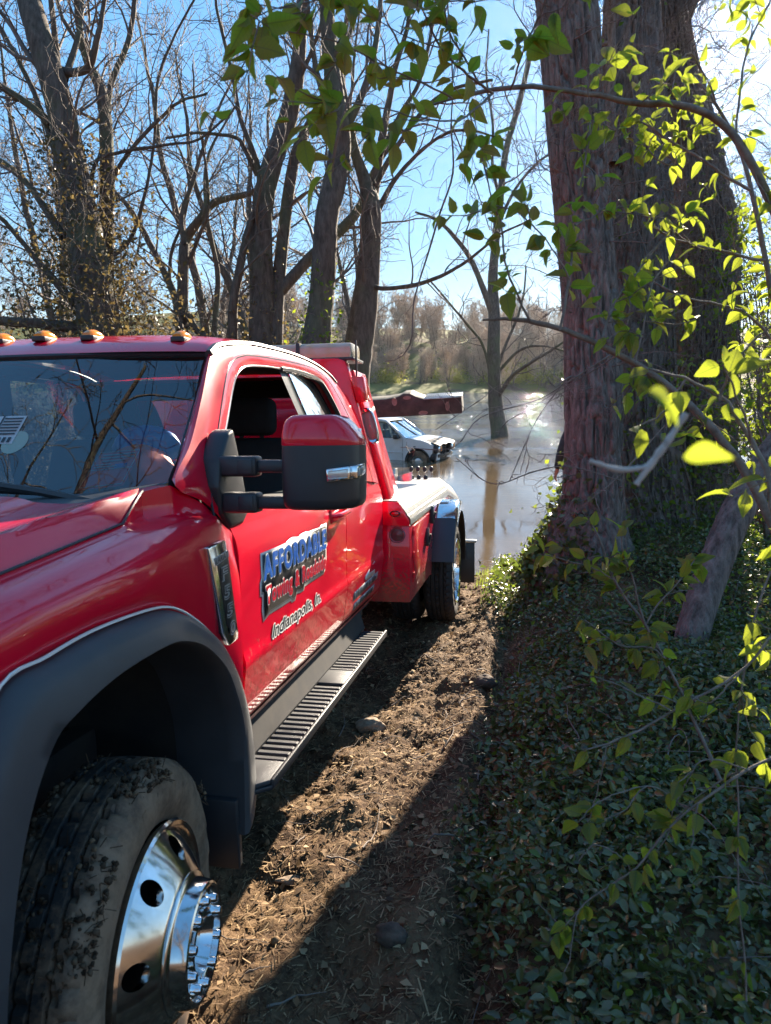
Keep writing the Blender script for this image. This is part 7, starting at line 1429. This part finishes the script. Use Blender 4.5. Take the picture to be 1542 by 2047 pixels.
mb = MB(); mb2, P2 = wpanel(-.395, -.36, .17, .195, .0, .0085, None); mb2.build('print_block', M['blue'], notice, smooth=False)
# bundled safety vest on the dashboard: orange below, blue-grey above
rg = np.random.default_rng(12); b = bmesh.new(); bmesh.ops.create_icosphere(b, subdivisions=4, radius=1)
for v in b.verts:
    n_ = .15 * (fbm(np.array(v.co.x * 2.2 + 5), np.array(v.co.y * 2.2 + v.co.z * 1.7), 5, 3)); co = v.co * (1 + float(n_)); v.co = Vector((-.385 + co.x * .12, .66 + co.y * .07, 1.08 + co.z * .075))
mb = MB(); mb.bm(b); mb.V = [TL(v) for v in mb.V]; vest = tag(mb.build('vest', M['orange'], None, ang=180), 'bundled orange vest lying on the dashboard behind the notice', 'vest')
b = bmesh.new(); bmesh.ops.create_icosphere(b, subdivisions=4, radius=1)
for v in b.verts:
    n_ = .15 * (fbm(np.array(v.co.x * 2.2 + 9), np.array(v.co.y * 2.2 + v.co.z * 1.7), 6, 3)); co = v.co * (1 + float(n_)); v.co = Vector((-.395 + co.x * .115, .73 + co.y * .06, 1.15 + co.z * .07))
mb = MB(); mb.bm(b); mb.V = [TL(v) for v in mb.V]; tag(mb.build('cap', M['blue'], None, ang=180), 'blue cap lying on the orange vest on the dashboard', 'cap')
def rock(name, x, y, sx, sy, sz, mat, seed, label, cat, sink=.3):
    b = bmesh.new(); bmesh.ops.create_icosphere(b, subdivisions=4, radius=1); z = float(ground_z(x, y))
    for v in b.verts: k = 1 + .35 * float(fbm(np.array(v.co.x * 1.6 + seed), np.array(v.co.y * 1.6 + v.co.z), seed, 4)); v.co = Vector((x + v.co.x * sx * k, y + v.co.y * sy * k, z + (v.co.z * k + 1 - 2 * sink) * sz))
    mb = MB(); mb.bm(b); return tag(mb.build(name, mat, None, ang=180), label, cat)
M['clod'] = pm('pale_clod', (.19, .13, .085), (.32, .24, .165), 30, .9, bmp=.6, bscale=80); M['mud2'] = pm('dark_clod', (.05, .032, .023), (.11, .075, .05), 25, .9, bmp=.6, bscale=80)
rock('mud_clod', -.09, 3.9, .085, .05, .045, M['clod'], 3, 'pale fibrous clod at the edge of the truck shadow', 'clod')
rock('mud_clod', .62, 4.35, .07, .06, .045, M['mud2'], 5, 'dark round clod in the rut beside the ground cover', 'clod')
rock('wood_chip', -.34, 2.46, .07, .022, .012, M['clod'], 8, 'pale splinter of wood lying in the sunlit mud', 'wood chip')
rock('mud_clod', .02, 2.0, .05, .04, .03, M['mud2'], 11, 'small mud clod in the sunlit mud near the front wheel', 'clod')
rock('stone', -.35, 5.9, .14, .11, .08, M['clod'], 14, 'pale lump of churned mud under the cab behind the step', 'clod')
rock('red_scrap', 1.28, 9.35, .09, .05, .03, M['redink'], 17, 'small red scrap on the mud at the water edge', 'litter')
rock('mud_clod', 1.05, 9.2, .2, .12, .07, M['mud2'], 19, 'dark heap of mud at the water edge behind the rear wheel', 'clod')
# ================================================================== thin haze, its scattering shaped to add a sun glow, one box round everything
m = bpy.data.materials.new('haze'); m.use_nodes = True; n = m.node_tree; n.nodes.clear(); o = N(n, 'ShaderNodeOutputMaterial'); v = N(n, 'ShaderNodeVolumePrincipled')
v.inputs['Color'].default_value = (.93, .94, .97, 1); v.inputs['Density'].default_value = .00009; v.inputs['Anisotropy'].default_value = .85; n.links.new(v.outputs[0], o.inputs['Volume'])
mb = MB(); zs_ = ground_z(gx[:, None] + 0 * gy[None], gy[None] + 0 * gx[:, None]); mb.box(gx[0] - 20, gx[-1] + 20, gy[0] - 20, gy[-1] + 20, float(zs_.min()) - 1, 32)
hz = mb.build('haze', m, smooth=False); tag(hz, kind='stuff'); hz['label'] = 'thin haze over the river, shaped to add a glow around the sun'
